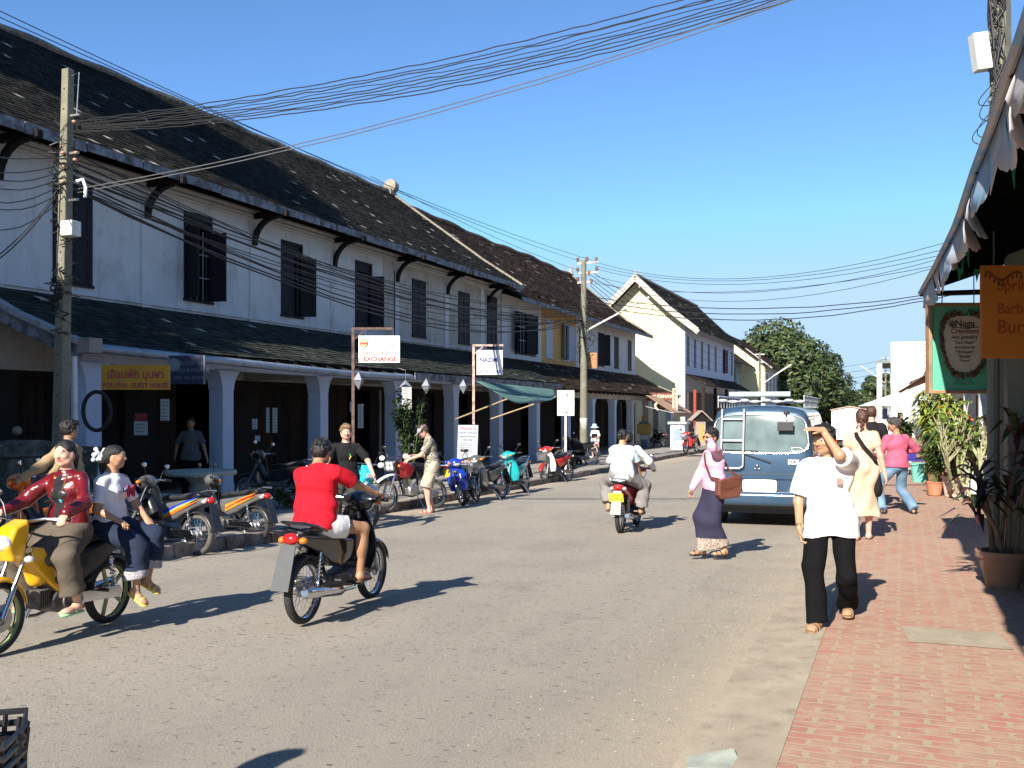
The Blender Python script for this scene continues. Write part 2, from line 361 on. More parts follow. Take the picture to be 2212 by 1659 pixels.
gr = mk(N, 'ShaderNodeTexNoise', i_Scale=34, i_Detail=4, i_Roughness=.7); L.new(sc_, gr.inputs['Vector'])
c = mixc(N, L, ramp(N, L, gr.outputs['Fac'], [(.3,.5),(.42,0)]), c, (.24,.15,.11))
L.new(c, b.inputs['Base Color']); b.inputs['Roughness'].default_value = .9
bp = mk(N, 'ShaderNodeBump', i_Strength=.5, i_Distance=.008); L.new(mixc(N, L, .35, bt.outputs['Fac'], gr.outputs['Fac']), bp.inputs['Height']); bp.invert = True; L.new(bp.outputs[0], b.inputs['Normal'])

CONC = M('concrete_strip', (.345,.292,.22), .93, var=.14, vs=3, bump=.22, bs=70, dark=(.25,.205,.15), dscale=5, dthr=.58)
CONC2 = M('pavement_concrete', (.30,.27,.235), .9, var=.2, vs=2, bump=.4, bs=30, dark=(.14,.125,.11), dscale=1.2, dthr=.56)
KERB = M('kerb_stone', (.24,.20,.17), .9, var=.25, vs=5, bump=.6, bs=20, dark=(.09,.07,.06), dscale=3, dthr=.5)
SOIL = M('soil', (.2,.16,.11), .95, var=.3, vs=1, bump=.4)
# land to the horizon
mb = MB()
for r0, r1 in ((0, 3000),): mb.add([(-r1,-300,-.75),(r1,-300,-.75),(r1,3500,-.75),(-r1,3500,-.75)], [(0,1,2,3)])
mb.build('ground', SOIL, kind='structure', label='bare soil under and beyond the street')
SS = [-6,0,3,6,7,8,9,10,12,14,16,18,21,25,30,35,40,45,50,60,70,85,100,130,170,260]
KT = lambda s: float(np.interp(s, [-6,9,12,17,30,44,60,100,260], [-8.45,-8.45,-8.4,-9.25,-9.35,-9.9,-9.8,-9.6,-9.6]))
def strip(name, t0, t1, zf, mat, label, ss=SS, nt=1, kind='structure', thick=0):
    mb = MB(); T0 = t0 if callable(t0) else (lambda s: t0); T1 = t1 if callable(t1) else (lambda s: t1)
    vs = []
    for s in ss:
        for j in range(nt+1):
            t = T0(s)+(T1(s)-T0(s))*j/nt; p = W(s, t); p.z = zf(s, t, p.y); vs.append(p)
    n = nt+1
    mb.add(vs, [(i*n+j, i*n+j+1, (i+1)*n+j+1, (i+1)*n+j)[::-1] for i in range(len(ss)-1) for j in range(nt)])
    return mb.build(name, mat, kind=kind, label=label)
strip('road', lambda s: KT(s)-.3, -.9, lambda s,t,y: road_z(y), asph, 'worn grey asphalt street running between shophouses', nt=12)
KH = .15
def rwz(y): return float(np.interp(y, [0,8,16,40,80,400],[.0,.0,0,-.1,-.25,-.3]))
strip('gutter', -1.02, -.74, lambda s,t,y: road_z(y)+.006 + (.012 if t > -.9 else 0), CONC, 'pale concrete gutter strip at the right edge of the road')
strip('kerb_strip', -.745, -.55, lambda s,t,y: (road_z(y)+.03 if t < -.7 else rwz(y)+.034), CONC, 'pale concrete kerb strip beside the brick sidewalk')
strip('sidewalk', -.575, 14, lambda s,t,y: rwz(y)+.03, brk, 'brick sidewalk in worn red bricks with sandy joints', nt=3)
p = [W(7.75,.05),W(7.75,.72),W(8.3,.66),W(8.3,-.02)]
MB().add([(q.x,q.y,.034) for q in p], [(0,1,2,3)]).build('concrete_patch', CONC, kind='structure', label='square concrete patch set in the brick sidewalk')
# left pavement and its kerb
strip('pavement', -60, lambda s: KT(s)-.16, lambda s,t,y: road_z(y)+KH, CONC2, 'shaded concrete pavement in front of the shophouses', nt=6)
mb = MB(); vs = []; ss2 = [x*.0+x for x in np.arange(-6, 110, 1.0)]
rg = random.Random(3)
for i in range(len(ss2)-1):
    s0, s1 = ss2[i]+.012, ss2[i+1]-.012; j = rg.uniform(-.012,.012); jz = rg.uniform(-.012,.012)
    q = []
    for s in (s0, s1):
        for t, dz in ((KT(s)+j, -.08), (KT(s)-.18+j, -.08), (KT(s)-.18+j, KH+.006+jz), (KT(s)-.01+j, KH+.006+jz)):
            p = W(s, t); p.z = road_z(p.y)+dz; q.append(p)
    mb.add(q, [(0,1,2,3),(7,6,5,4),(3,2,6,7),(0,3,7,4),(1,0,4,5),(2,1,5,6)])
mb.build('kerb', KERB, kind='structure', label='old stone kerb of the left pavement', bevel=.012)
# loose grit
GRIT = M('grit', (.36,.31,.25), .9, var=.5, vs=30)
mb = MB(); rg = random.Random(5)
def grit(n, s0, s1, t0, t1, r0, r1, zf):
    for _ in range(n):
        s = s0+(s1-s0)*rg.random()**1.3; t = rg.uniform(t0, t1); r = rg.uniform(r0, r1); p = W(s, t); p.z = zf(p.y, t)
        mb.add([p+V((r,0,0)), p+V((0,r,0)), p+V((-r,0,0)), p+V((0,-r,0)), p+V((0,0,r*.8))], [(0,1,4),(1,2,4),(2,3,4),(3,0,4)])
grit(600, 3, 16, -2.1, -.95, .002, .007, lambda y,t: road_z(y))
grit(200, 3, 16, -1.0, -.6, .002, .006, lambda y,t: .03 if t > -.7 else .018)
grit(150, 3, 14, -.5, 3, .002, .006, lambda y,t: .03)
mb.build('grit', GRIT, kind='stuff', label='small pale stones and grit scattered along the road edge', )
# ================================================================== shophouses on the left
def tile_mat(name, a, bcol, moss, lite):
    m = bpy.data.materials.new(name); N, L, b = nodes(m)
    g = mk(N, 'ShaderNodeNewGeometry'); tc = mk(N, 'ShaderNodeTexCoord')
    n1 = mk(N, 'ShaderNodeTexNoise', i_Scale=.45, i_Detail=7, i_Roughness=.65); L.new(tc.outputs['Object'], n1.inputs['Vector'])
    n2 = mk(N, 'ShaderNodeTexNoise', i_Scale=7, i_Detail=5, i_Roughness=.7); L.new(tc.outputs['Object'], n2.inputs['Vector'])
    c = ramp(N, L, n1.outputs['Fac'], [(.36, a), (.6, bcol)])
    c = mixc(N, L, ramp(N, L, n2.outputs['Fac'], [(.5,0),(.66,.8)]), c, moss)
    c = mixc(N, L, ramp(N, L, n2.outputs['Fac'], [(.24,.9),(.33,0)]), c, lite)
    ri = mixc(N, L, ramp(N, L, g.outputs['Random Per Island'], [(0,0),(1,1)]), (.55,.55,.55), (1.5,1.5,1.5)); c = mixc(N, L, 1.0, c, ri, 'MULTIPLY')
    L.new(c, b.inputs['Base Color']); b.inputs['Roughness'].default_value = .92; b.inputs['Specular IOR Level'].default_value = .12
    bp = mk(N, 'ShaderNodeBump', i_Strength=.5, i_Distance=.02); L.new(n2.outputs['Fac'], bp.inputs['Height']); L.new(bp.outputs[0], b.inputs['Normal'])
    return m
T_DARK = tile_mat('roof_tile_dark', (.008,.0078,.007), (.020,.019,.015), (.038,.034,.024), (.075,.066,.05))
T_GREEN = tile_mat('roof_tile_mossy', (.020,.023,.020), (.040,.045,.040), (.06,.06,.045), (.10,.10,.085))
T_BROWN = tile_mat('roof_tile_brown', (.022,.015,.012), (.045,.027,.020), (.09,.06,.04), (.17,.12,.09))
T_LITE = M('roof_tile_fresh', (.34,.30,.24), .85, var=.3)
WHITE = M('white_plaster', (.58,.58,.58), .85, var=.05, vs=2, bump=.15, bs=12, dark=(.40,.37,.33), dscale=.7, dthr=.60, streak=(.26,.235,.20))
WHITE2 = M('old_white_plaster', (.46,.42,.37), .88, var=.08, vs=2, bump=.2, bs=12, dark=(.30,.24,.17), dscale=.8, dthr=.58, streak=(.20,.165,.13))
BLUEW = M('pale_blue_plaster', (.48,.54,.66), .8, var=.05, vs=3, bump=.1, bs=15, dark=(.40,.43,.47), dscale=1.5, dthr=.62)
OCHRE = M('ochre_plaster', (.55,.33,.09), .85, var=.1, vs=2, dark=(.32,.19,.07), dscale=1.2, dthr=.6)
CREAM = M('cream_plaster', (.74,.66,.42), .85, var=.04, vs=2, bump=.15, bs=8, dark=(.62,.52,.32), dscale=.5, dthr=.63, streak=(.55,.46,.28))
DWOOD = M('dark_wood', (.015,.012,.013), .75, spec=.15, var=.4, vs=14, stretch=(1,1,.15), bump=.3, bs=40)
BWOOD = M('brown_wood', (.028,.016,.011), .75, spec=.15, var=.35, vs=14, stretch=(1,1,.15), bump=.3, bs=40)
SHUT = M('shutter_paint', (.018,.015,.021), .65, spec=.2, var=.3, vs=12, stretch=(1,1,.2))
FASC = M('peeling_fascia', (.21,.22,.25), .85, var=.25, vs=5, dark=(.05,.045,.04), dscale=3.2, dthr=.52)
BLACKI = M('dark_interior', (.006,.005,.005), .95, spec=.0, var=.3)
BARM = M('window_bar', (.35,.34,.36), .5)
GUT = M('zinc_gutter', (.26,.31,.38), .42, metal=.35, var=.2, vs=3, dark=(.14,.12,.10), dscale=2, dthr=.6)

def slope(name, root, prof, x0, x1, mats, tw=.21, th=.19, seed=1, pl=.02, lift=.018):
    """tiles laid in courses over the profile prof [(y,z),...] from eave up to ridge, x0..x1 along"""
    rg = random.Random(seed); seg = [0]
    for a, b in zip(prof, prof[1:]): seg.append(seg[-1]+math.dist(a, b))
    def pt(d):
        d = min(max(d, 0), seg[-1])
        for i in range(len(prof)-1):
            if d <= seg[i+1]+1e-9:
                u = (d-seg[i])/(seg[i+1]-seg[i]); a, b = prof[i], prof[i+1]; return a[0]+(b[0]-a[0])*u, a[1]+(b[1]-a[1])*u
        return prof[-1]
    mb = MB(); nr = int(seg[-1]/th)+1; nc = int(abs(x1-x0)/tw)+1
    sgy = 1 if prof[-1][0] > prof[0][0] else -1
    for i in range(nr):
        d0 = i*th-.02; ya, za = pt(d0); yb, zb = pt(d0+th*1.25); off = (i % 2)*.5*tw
        sy, sz = yb-ya, zb-za; ln = math.hypot(sy, sz) or 1; ny, nz = -sz/ln*sgy, sy/ln*sgy
        for j in range(nc):
            a = x0+j*tw-off; b = a+tw-.008; a = max(a, x0); b = min(b, x1)
            if b-a < .03: continue
            r = rg.random(); mb.mi = 1 if (r < pl and len(mats) > 1) else 0
            h0 = lift+rg.uniform(-.006,.010); h1 = rg.uniform(-.003,.004); tl = rg.uniform(-.006,.006); sh = rg.uniform(-.012,.012)
            A = (a, ya+ny*(h0+tl)+sy/ln*sh, za+nz*(h0+tl)+sz/ln*sh); B = (b, ya+ny*(h0-tl)+sy/ln*sh, za+nz*(h0-tl)+sz/ln*sh)
            D = (a, yb+ny*h1, zb+nz*h1); E = (b, yb+ny*h1, zb+nz*h1)
            A2 = (a, A[1]-ny*.014, A[2]-nz*.014); B2 = (b, B[1]-ny*.014, B[2]-nz*.014)
            fs = [(0,1,2,3),(4,5,1,0)] if sgy > 0 else [(3,2,1,0),(0,1,5,4)]
            mb.add([A,B,E,D,A2,B2], fs)
    mb.mi = 0
    for a, b in zip(prof, prof[1:]):
        f = [(x0,a[0],a[1]-.03),(x1,a[0],a[1]-.03),(x1,b[0],b[1]-.03),(x0,b[0],b[1]-.03)]; mb.add(f, [(0,1,2,3) if sgy > 0 else (3,2,1,0)])
    return mb.build(name, mats, root)
def wall_holes(mb, x0, x1, z0, z1, y0, y1, holes):
    xs = sorted({x0, x1} | {h[0] for h in holes} | {h[1] for h in holes})
    for a, b in zip(xs, xs[1:]):
        hs = sorted([h for h in holes if h[0] <= a+1e-6 and h[1] >= b-1e-6], key=lambda h: h[2]); z = z0
        for h in hs:
            if h[2] > z+1e-6: mb.box(a, b, y0, y1, z, h[2])
            z = h[3]
        if z < z1-1e-6: mb.box(a, b, y0, y1, z, z1)
def window(root, xc, z0, z1, w=1.02, aL=0, aR=0, mat=None, fm=None, bars=False, pane=True, y=0.0, ft=.30, sh=True, tr=.0):
    """window with frame, two shutters (angle 0 shut .. 180 flat open), bars, recessed dark pane"""
    mat = mat or SHUT; fm = fm or mat; mb = MB(); f = .07; x0, x1 = xc-w/2, xc+w/2
    mb.box(x0-.01, x0+f, y-.035, y+.10, z0, z1); mb.box(x1-f, x1+.01, y-.035, y+.10, z0, z1)
    mb.box(x0+f, x1-f, y-.035, y+.10, z1-f, z1); mb.box(x0-.04, x1+.04, y-.06, y+.10, z0-.06, z0)
    if tr: mb.box(x0+f, x1-f, y-.03, y+.08, z1-tr-.05, z1-tr)
    o = mb.build('window', fm, root, bevel=.006)
    if pane: MB().box(x0+f, x1-f, y+.12, y+.14, z0, z1-f).build('pane', BLACKI, o)
    top = z1-f-(tr+.05 if tr else 0)
    if tr: MB().box(x0+f, x1-f, y+.02, y+.04, z1-tr, z1-f).build('transom', mat, o)
    if bars:
        b = MB()
        for i in range(1, 4): xx = x0+f+(x1-x0-2*f)*i/4; b.cyl((xx, y+.03, z0), (xx, y+.03, top), .012, n=6)
        for i in range(1, 3): zz = z0+(top-z0)*i/3; b.box(x0+f, x1-f, y+.02, y+.04, zz-.012, zz+.012)
        b.build('window_bars', BARM, o)
    if sh:
        hw = (x1-x0-2*f)/2-.005
        for sgn, ang, hx in ((1, aL, x0+f), (-1, aR, x1-f)):
            b = MB(); b.T = Matrix.Translation((hx, y-.012, 0)) @ Matrix.Rotation(-sgn*R(ang), 4, 'Z')
            def bx(u0, u1, v0, v1, a, c): b.box(min(sgn*u0, sgn*u1), max(sgn*u0, sgn*u1), v0, v1, a, c)
            bx(0, .07, -.02, .02, z0+.01, top); bx(hw-.07, hw, -.02, .02, z0+.01, top)
            for zz in (z0+.01, (z0+top)/2-.05, top-.09): bx(.07, hw-.07, -.02, .02, zz, zz+.09)
            bx(.07, hw-.07, -.008, .008, z0+.1, top-.09)
            b.build('shutter', mat, o, bevel=.004)
    return o
def column(root, x, y, z0, z1, w=.37, mat=None, flare=.17):
    mb = MB(); h = w/2
    prof = [(z0, h+.02), (z0+.35, h+.02), (z0+.36, h), (z1-.42, h), (z1-.40, h+.02), (z1-.36, h+.015), (z1-.22, h+.05), (z1-.10, h+flare*.6), (z1-.04, h+flare), (z1, h+flare)]
    vs = []
    for z, hx in prof:
        hy = h+(hx-h)*.15; vs += [(x-hx,y-hy,z),(x+hx,y-hy,z),(x+hx,y+hy,z),(x-hx,y+hy,z)]
    fs = [(i*4+j, i*4+(j+1)%4, i*4+4+(j+1)%4, i*4+4+j) for i in range(len(prof)-1) for j in range(4)]
    mb.add(vs, fs+[(0,3,2,1)]); return mb.build('column', mat or BLUEW, root, bevel=.01)
def rafters(mb, xs, prof, w=.07, h=.10, dz=-.10):
    for x in xs:
        for a, b in zip(prof, prof[1:]): mb.bar((x, a[0], a[1]+dz), (x, b[0], b[1]+dz), w, h)
def bracket(mb, x, zb, zt, yo):
    pts = []
    for i in range(8):
        u = i/7; pts.append((x, -.05-(yo-.05)*(1-math.cos(u*PI/2)), zb+(zt-zb)*math.sin(u*PI/2)**1.0))
    for a, b in zip(pts, pts[1:]): mb.bar(a, b, .11, .15, up=(1,0,0))
    mb.box(x-.07, x+.07, -yo-.35, 0, zt-.02, zt+.13)

def roof_edge(root, x, prof, mat, name='verge', w=.16):
    mb = MB()
    for a, b in zip(prof, prof[1:]):
        mb.bar((x, a[0], a[1]+.03), (x, b[0], b[1]+.03), w, .11)
    mb.build(name, mat, root, bevel=.02)

# ------------------------------------------------------------------ the long first shophouse
def FZ(s): return road_z(W(s,-14).y)+KH
B1 = empty('shophouse', W(0,-16,-.3), STREET, label='long two-storey white shophouse with dark tiled roof and curved eave struts, nearest on the left', cat='building')
ZO = .3    # root sits .3 below datum
def z_(z): return z+ZO
X1 = 39.4
wins = [(11.9,4.35,6.4,0,0),(15.86,4.35,6.42,0,0),(19.8,4.40,6.5,100,100),(23.8,4.38,6.45,8,118),(27.8,4.38,6.45,14,120),(31.7,4.36,6.35,0,0),(35.6,4.36,6.35,0,0),(38.45,4.36,6.5,0,0)]
mb = MB(); holes = [(x-.51, x+.51, z_(a), z_(b)) for x, a, b, _, _ in wins]
doors = [(4.2,6.6,0,2.5),(8.6,10.2,0,2.35),(11.2,12.6,0,2.25)]+[(c-1.45, c+1.45, 0, 2.45) for c in (15.9,19.8,23.7,27.6,31.5,35.4)]
doors = [(a,b,z_(-.25),z_(h)) for a,b,_,h in doors]
wall_holes(mb, 2, 28.9, z_(-1), z_(7.05), 0, .28, [h for h in holes+doors if h[0] < 28.9 and h[1] <= 28.9]+[h for h in holes+doors if h[0] < 28.9 < h[1]])
w1 = mb.build('wall', WHITE, B1)
mb = MB(); wall_holes(mb, 28.9, X1, z_(-1), z_(7.05), 0.004, .284, [h for h in holes+doors if h[0] >= 28.9]+[])
w1b = mb.build('wall', WHITE2, B1); w1b['label'] = 'older greyish part of the upper wall'
mb = MB(); mb.box(X1-.28, X1-.001, .285, 10.5, z_(-1), z_(7)); mb.box(2, X1, 10.5, 10.8, z_(-1), z_(7)); mb.box(2.0, 2.28, .285, 10.49, z_(-1), z_(7))
mb.prism([(.0,z_(7.05)),(10.6,z_(7.05)),(5.3,z_(11.2))], X1-.27, X1-.02, 'yz')
mb.build('gable_wall', WHITE2, B1)
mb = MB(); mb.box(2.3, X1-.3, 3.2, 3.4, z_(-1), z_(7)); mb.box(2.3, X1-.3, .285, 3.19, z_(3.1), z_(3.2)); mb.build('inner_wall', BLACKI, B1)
# pilasters and mouldings
mb = MB()
for s in [6,10,14,18,22,26,30,34,37.4]: mb.box(s-.16, s+.16, -.03, 0, z_(3.9), z_(6.72))
for i, (za, d) in enumerate(((6.72,.05),(6.80,.09),(6.90,.14))): mb.box(2, X1, -d, -.002 if i else 0, z_(za), z_(za)+.07)
mb.box(2, X1-.02, -.05, 0, z_(4.12), z_(4.17))
mb.build('moulding', WHITE, B1)
for x, a, b, l, r in wins: window(B1, x, z_(a), z_(b), aL=l, aR=r, bars=(19 < x < 20), tr=.28 if l > 0 else 0)
# roof
profF = [(-.95,z_(7.02)),(.9,z_(8.22)),(5.3,z_(11.4))]; profB = [(11.5,z_(7.02)),(9.7,z_(8.22)),(5.3,z_(11.4))]
slope('roof', B1, profF, 1.6, X1+.25, [T_DARK, T_LITE], seed=2, pl=.012)
slope('roof', B1, profB, 1.6, X1+.25, [T_DARK], tw=.6, th=.4, seed=3)
mb = MB(); mb.tube([(x, 5.3, z_(11.45)+.03*math.sin(x*2.3)) for x in np.arange(1.6, X1+.3, .42)], .11, 7); mb.build('ridge', M('ridge_mortar',(.20,.175,.14),.9,var=.5,vs=4), B1)
roof_edge(B1, X1+.22, profF, M('verge_mortar',(.26,.235,.18),.9,var=.3,vs=3,dark=(.12,.1,.08),dscale=3), w=.22); roof_edge(B1, X1+.22, profB, MATS['verge_mortar'], w=.22)
mb = MB(); mb.cyl((X1-.1,5.3,z_(11.75)),(X1+.28,5.3,z_(11.75)),.30,n=20); mb.cyl((X1+.28,5.3,z_(11.75)),(X1+.34,5.3,z_(11.75)),.15,n=14); mb.box(X1-.25,X1+.2,5.15,5.45,z_(11.35),z_(11.6)); mb.bar((X1+.2,5.3,z_(11.62)),(X1+.5,5.3,z_(11.3)),.2,.14); mb.build('finial', M('finial_plaster',(.30,.26,.21),.9,var=.3), B1, bevel=.02)
mb = MB()   # fascia boards, broken lengths
x = 1.6; rg = random.Random(4)
while x < X1: l = rg.uniform(1.2,2.9); mb.box(x, min(x+l, X1+.2)-.03, -1.0, -.965, z_(6.83)+rg.uniform(-.02,.02), z_(7.02)); x += l
mb.build('fascia', FASC, B1)
mb = MB(); rafters(mb, np.arange(2, X1, .6), [profF[0], profF[1]]); mb.build('rafter', DWOOD, B1, )
mb = MB()
for s in (10,14,18,22,26,30,34,38): bracket(mb, s, z_(6.1), z_(6.86), .75)
# each strut is its own part
for s in (10,14,18,22,26,30,34,38): b_ = MB(); bracket(b_, s, z_(6.08), z_(6.80), .75); b_.build('strut', DWOOD, B1, bevel=.01)
# verandah
XV = 13.3
vp = [(-2.8,z_(2.86)),(-1.3,z_(3.42)),(0,z_(4.06))]
slope('verandah_roof', B1, vp, XV, X1-.1, [T_GREEN, T_LITE], tw=.24, th=.2, seed=5, pl=.008)
roof_edge(B1, XV-.02, vp, M('verge_stone',(.36,.37,.38),.85,var=.25,vs=4,dark=(.16,.14,.11),dscale=4), w=.2)
mb = MB()
for a, b in zip(vp, vp[1:]): mb.bar((XV+.01, a[0], a[1]-.16), (XV+.01, b[0], b[1]-.16), .04, .24)
mb.build('bargeboard', FASC, B1)
mb = MB(); rafters(mb, np.arange(XV+.1, X1-.3, .7), vp, dz=-.09); mb.build('rafter', BWOOD, B1)
mb = MB(); mb.tube([(x, -2.9, z_(2.80)-.018*(x-XV)*(1 if x < 22 else 0)-(.018*(22-XV) if x >= 22 else 0)+ (x-22)*.008*(x > 22)) for x in np.arange(XV+.15, 26, .8)], .085, 10); mb.build('gutter', GUT, B1, smooth=True)
MB().box(XV-.1, XV+.2, -3.06, -2.78, z_(2.70), z_(2.96)).build('gutter_box', M('gutter_box_plaster',(.30,.24,.22),.8), B1, bevel=.01)
mb = MB(); mb.box(25.8, X1-.2, -2.87, -2.84, z_(2.6), z_(2.82)); mb.build('fascia', FASC, B1)
cols = [14.0,17.85,21.7,25.7,29.7,33.6,37.6]
MB().box(XV+.1, X1-.1, -2.36, -2.06, z_(2.58), z_(2.84)).build('beam', BLUEW, B1, bevel=.01)
for s in cols: column(B1, s, -2.2, z_(FZ(s))-.1, z_(2.578))
for s in cols[1:]: MB().box(s-.12, s+.12, -2.05, -.035, z_(2.5), z_(2.8)).build('beam', WHITE2, B1)
mb = MB(); mb.box(XV, X1, -.03, -.003, z_(2.5), z_(4.0)); mb.build('spandrel', WHITE2, B1)
ARC = M('arcade_shade_wall', (.030,.027,.026), .85, spec=.1, var=.3, vs=2, dark=(.03,.028,.025), dscale=1.1, dthr=.5)  # near-black plaster carries the deep verandah shade in its colour
mb = MB(); wall_holes(mb, XV, X1, z_(-1), z_(2.495), -.03, -.003, [h for h in doors if h[0] > XV]); mb.build('arcade_shade_wall', ARC, B1)
# doors: folding wooden leaves, some standing open
for i, (a, b, za, zb) in enumerate(doors):
    if i < 1: continue
    mb = MB(); n = 4 if b-a > 2 else 2; pw = (b-a-.12)/n
    mb.box(a, a+.06, -.04, .2, za, zb); mb.box(b-.06, b, -.04, .2, za, zb); mb.box(a+.06, b-.06, -.04, .2, zb-.08, zb)
    d = mb.build('door_frame', BWOOD, B1)
    for j in range(n):
        if n == 4 and j in (1, 2) and i % 2 == 0: continue
        x = a+.06+j*pw; m2 = MB(); m2.box(x+.01, x+pw-.01, .06, .10, za, zb-.09)
        for zz in (za+.15, za+.95, za+1.7): m2.box(x+.1, x+pw-.1, .045, .06, zz, min(zz+.6, zb-.15))
        m2.build('door_leaf', DWOOD if j % 2 else BWOOD, d, bevel=.005)

# ------------------------------------------------------------------ second shophouse
B2 = empty('shophouse', W(39.6,-16,-.6), STREET, label='two-storey shophouse with rusty brown roof and a yellow middle bay, beyond the long white one', cat='building')
zz = lambda z: z+.6
def xs(s): return s-39.6
w2 = [(41.9,1.5,150,150,None,True),(43.3,.85,0,0,None,False),(45.7,.95,0,0,'w',False),(48.3,1.0,150,150,'w',False),(51,.9,0,0,None,False),(54.6,1.1,30,140,None,False),(57.9,.9,0,0,None,False),(61.0,.8,0,0,None,False)]
PALE = M('pale_shutter', (.42,.45,.50), .6, var=.1)
LX = 22.9
for nm, a, b, mt in (('wall', 0, xs(44.6), WHITE), ('wall', xs(44.6), xs(50.0), OCHRE), ('wall', xs(50.0), LX, WHITE)):
    mb = MB(); hs = [(xs(s)-w_/2, xs(s)+w_/2, zz(4.3), zz(6.15)) for s, w_, *_ in w2]
    ds = [(c-1.5, c+1.5, zz(-.5), zz(2.3)) for c in (3.0,7.6,12.2,16.4,20.4)]
    if mt is OCHRE: ds = [(5.9,9.5,zz(-.5),zz(2.3))]
    hs = [h for h in hs if a <= h[0] and h[1] <= b]+[d for d in ds if a <= d[0] and d[1] <= b]
    wall_holes(mb, a+(.002 if a else 0), b, zz(-1), zz(6.75), 0, .28, hs); o = mb.build(nm, mt, B2)
    if mt is OCHRE: o['label'] = 'yellow ochre middle bay of the wall'
for s, w_, l, r, mt, br in w2:
    window(B2, xs(s), zz(4.3), zz(6.15), w=w_, aL=l, aR=r, mat=PALE if mt else SHUT, bars=br)
mb = MB(); mb.box(LX-.28, LX, .285, 9, zz(-1), zz(6.7)); mb.box(0, LX, 9, 9.3, zz(-1), zz(6.7)); mb.prism([(0,zz(6.7)),(9.2,zz(6.7)),(4.6,zz(10.4))], LX-.27, LX-.02, 'yz'); mb.build('gable_wall', CREAM, B2)
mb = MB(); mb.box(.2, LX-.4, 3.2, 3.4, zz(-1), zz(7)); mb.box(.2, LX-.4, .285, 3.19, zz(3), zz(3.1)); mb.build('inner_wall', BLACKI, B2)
p2 = [(-.9,zz(6.55)),(.8,zz(7.6)),(4.6,zz(10.75))]; p2b = [(10.1,zz(6.55)),(8.4,zz(7.6)),(4.6,zz(10.75))]
slope('roof', B2, p2, -.15, LX+.8, [T_BROWN, T_LITE], tw=.22, th=.2, seed=8, pl=.02, lift=.03); slope('roof', B2, p2b, -.15, LX+.8, [T_BROWN], tw=.6, th=.4, seed=9)
roof_edge(B2, LX+.8, p2, MATS['verge_mortar'], w=.3); roof_edge(B2, LX+.8, p2b, MATS['verge_mortar'], w=.3)
mb = MB(); mb.tube([(x, 4.6, zz(10.8)+.04*math.sin(x*1.7)+.05*math.sin(x*.5)) for x in np.arange(-.1, LX+.8, .5)], .12, 7); mb.build('ridge', M('ridge_brown',(.13,.09,.07),.9,var=.5,vs=4), B2)
mb = MB(); mb.lathe([(.001,.7),(.05,.5),(.12,.3),(.2,.1),(.22,0)], 8, (LX+.7,4.6,zz(10.8))); mb.build('finial', MATS['finial_plaster'], B2)
mb = MB(); mb.box(-.1, LX+.7, -.98, -.94, zz(6.38), zz(6.56)); mb.build('fascia', FASC, B2)
mb = MB(); rafters(mb, np.arange(.2, LX, .7), [p2[0], p2[1]]); mb.build('rafter', DWOOD, B2)
v2 = [(-2.9,zz(2.62)),(-1.3,zz(3.3)),(0,zz(4.0))]
slope('verandah_roof', B2, v2, -.05, LX+.3, [T_BROWN, T_LITE], tw=.24, th=.2, seed=10, pl=.03, lift=.028)
roof_edge(B2, LX+.3, v2, MATS['verge_mortar'], w=.2)
mb = MB(); rafters(mb, np.arange(.2, LX, .7), v2, dz=-.09); mb.build('rafter', BWOOD, B2)
MB().box(.05, LX-.1, -2.4, -2.1, zz(2.3), zz(2.6)).build('beam', WHITE2, B2)
for s in (41.5,45.2,49,52.6,56.2,58.7,62.2): column(B2, xs(s), -2.25, zz(FZ(s))-.1, zz(2.298), w=.34, mat=WHITE if s > 50 else BLUEW)
for i, c in enumerate((3.0,7.7,12.2,16.4,20.4)):
    if i == 0: m2 = MB(); wall_holes(m2, .05, LX-.1, zz(-1), zz(2.6), -.02, -.003, [(c_-1.5, c_+1.5, zz(-.5), zz(2.3)) for c_ in (3.0,7.7,12.2,16.4,20.4)]); m2.build('arcade_shade_wall', ARC, B2)
    d = MB().box(c-1.5, c-1.42, -.03, .2, zz(-.5), zz(2.3)).build('door_frame', BWOOD, B2)
    for k in (0, 2): m2 = MB(); m2.box(c-1.4+k*.9, c-.55+k*.9, .06, .1, zz(-.5), zz(2.25)); m2.build('door_leaf', DWOOD, d)

# ------------------------------------------------------------------ cream gabled house
B3 = empty('gabled_house', W(68.4,-14,-.8), STREET, label='cream two-storey house showing its sunlit gable end, past the brown roof', cat='building')
q = lambda z: z+.8; L3 = 21.5
w3 = [69.4,71.9,74.6,77.4,80.4,84.6,88.6]
mb = MB(); wall_holes(mb, 0, L3, q(-1), q(7.7), 0, .28, [(s-68.4-.32, s-68.4+.32, q(4.9), q(6.9)) for s in w3 if s < 83 or s > 86]+[(84.6-68.4-.45,84.6-68.4+.45,q(4.9),q(6.9))]+[(3,6,q(-.6),q(2.6)),(8,11,q(-.6),q(2.6)),(13,16,q(-.6),q(2.6))])
mb.build('wall', BLUEW, B3)
mb = MB(); mb.box(-.004,.28,.282,6.6,q(-1),q(7.7)); mb.prism([(.0,q(7.7)),(6.6,q(7.7)),(3.3,q(10.9))], -.004, .28, 'yz'); mb.box(0, L3, 6.6, 6.9, q(-1), q(7.7)); mb.box(L3-.28,L3,.285,6.59,q(-1),q(7.7)); o = mb.build('gable_wall', CREAM, B3)
for s in w3:
    if s == 84.6: window(B3, s-68.4, q(4.9), q(6.9), w=.9, aL=150, aR=150, mat=M('plum_shutter',(.10,.04,.055),.6))
    else: window(B3, s-68.4, q(4.9), q(6.9), w=.64, mat=M('grey_shutter',(.10,.10,.115),.6))
p3 = [(-1.1,q(7.25)),(.9,q(8.85)),(3.3,q(11.15))]; p3b = [(7.7,q(7.25)),(5.7,q(8.85)),(3.3,q(11.15))]
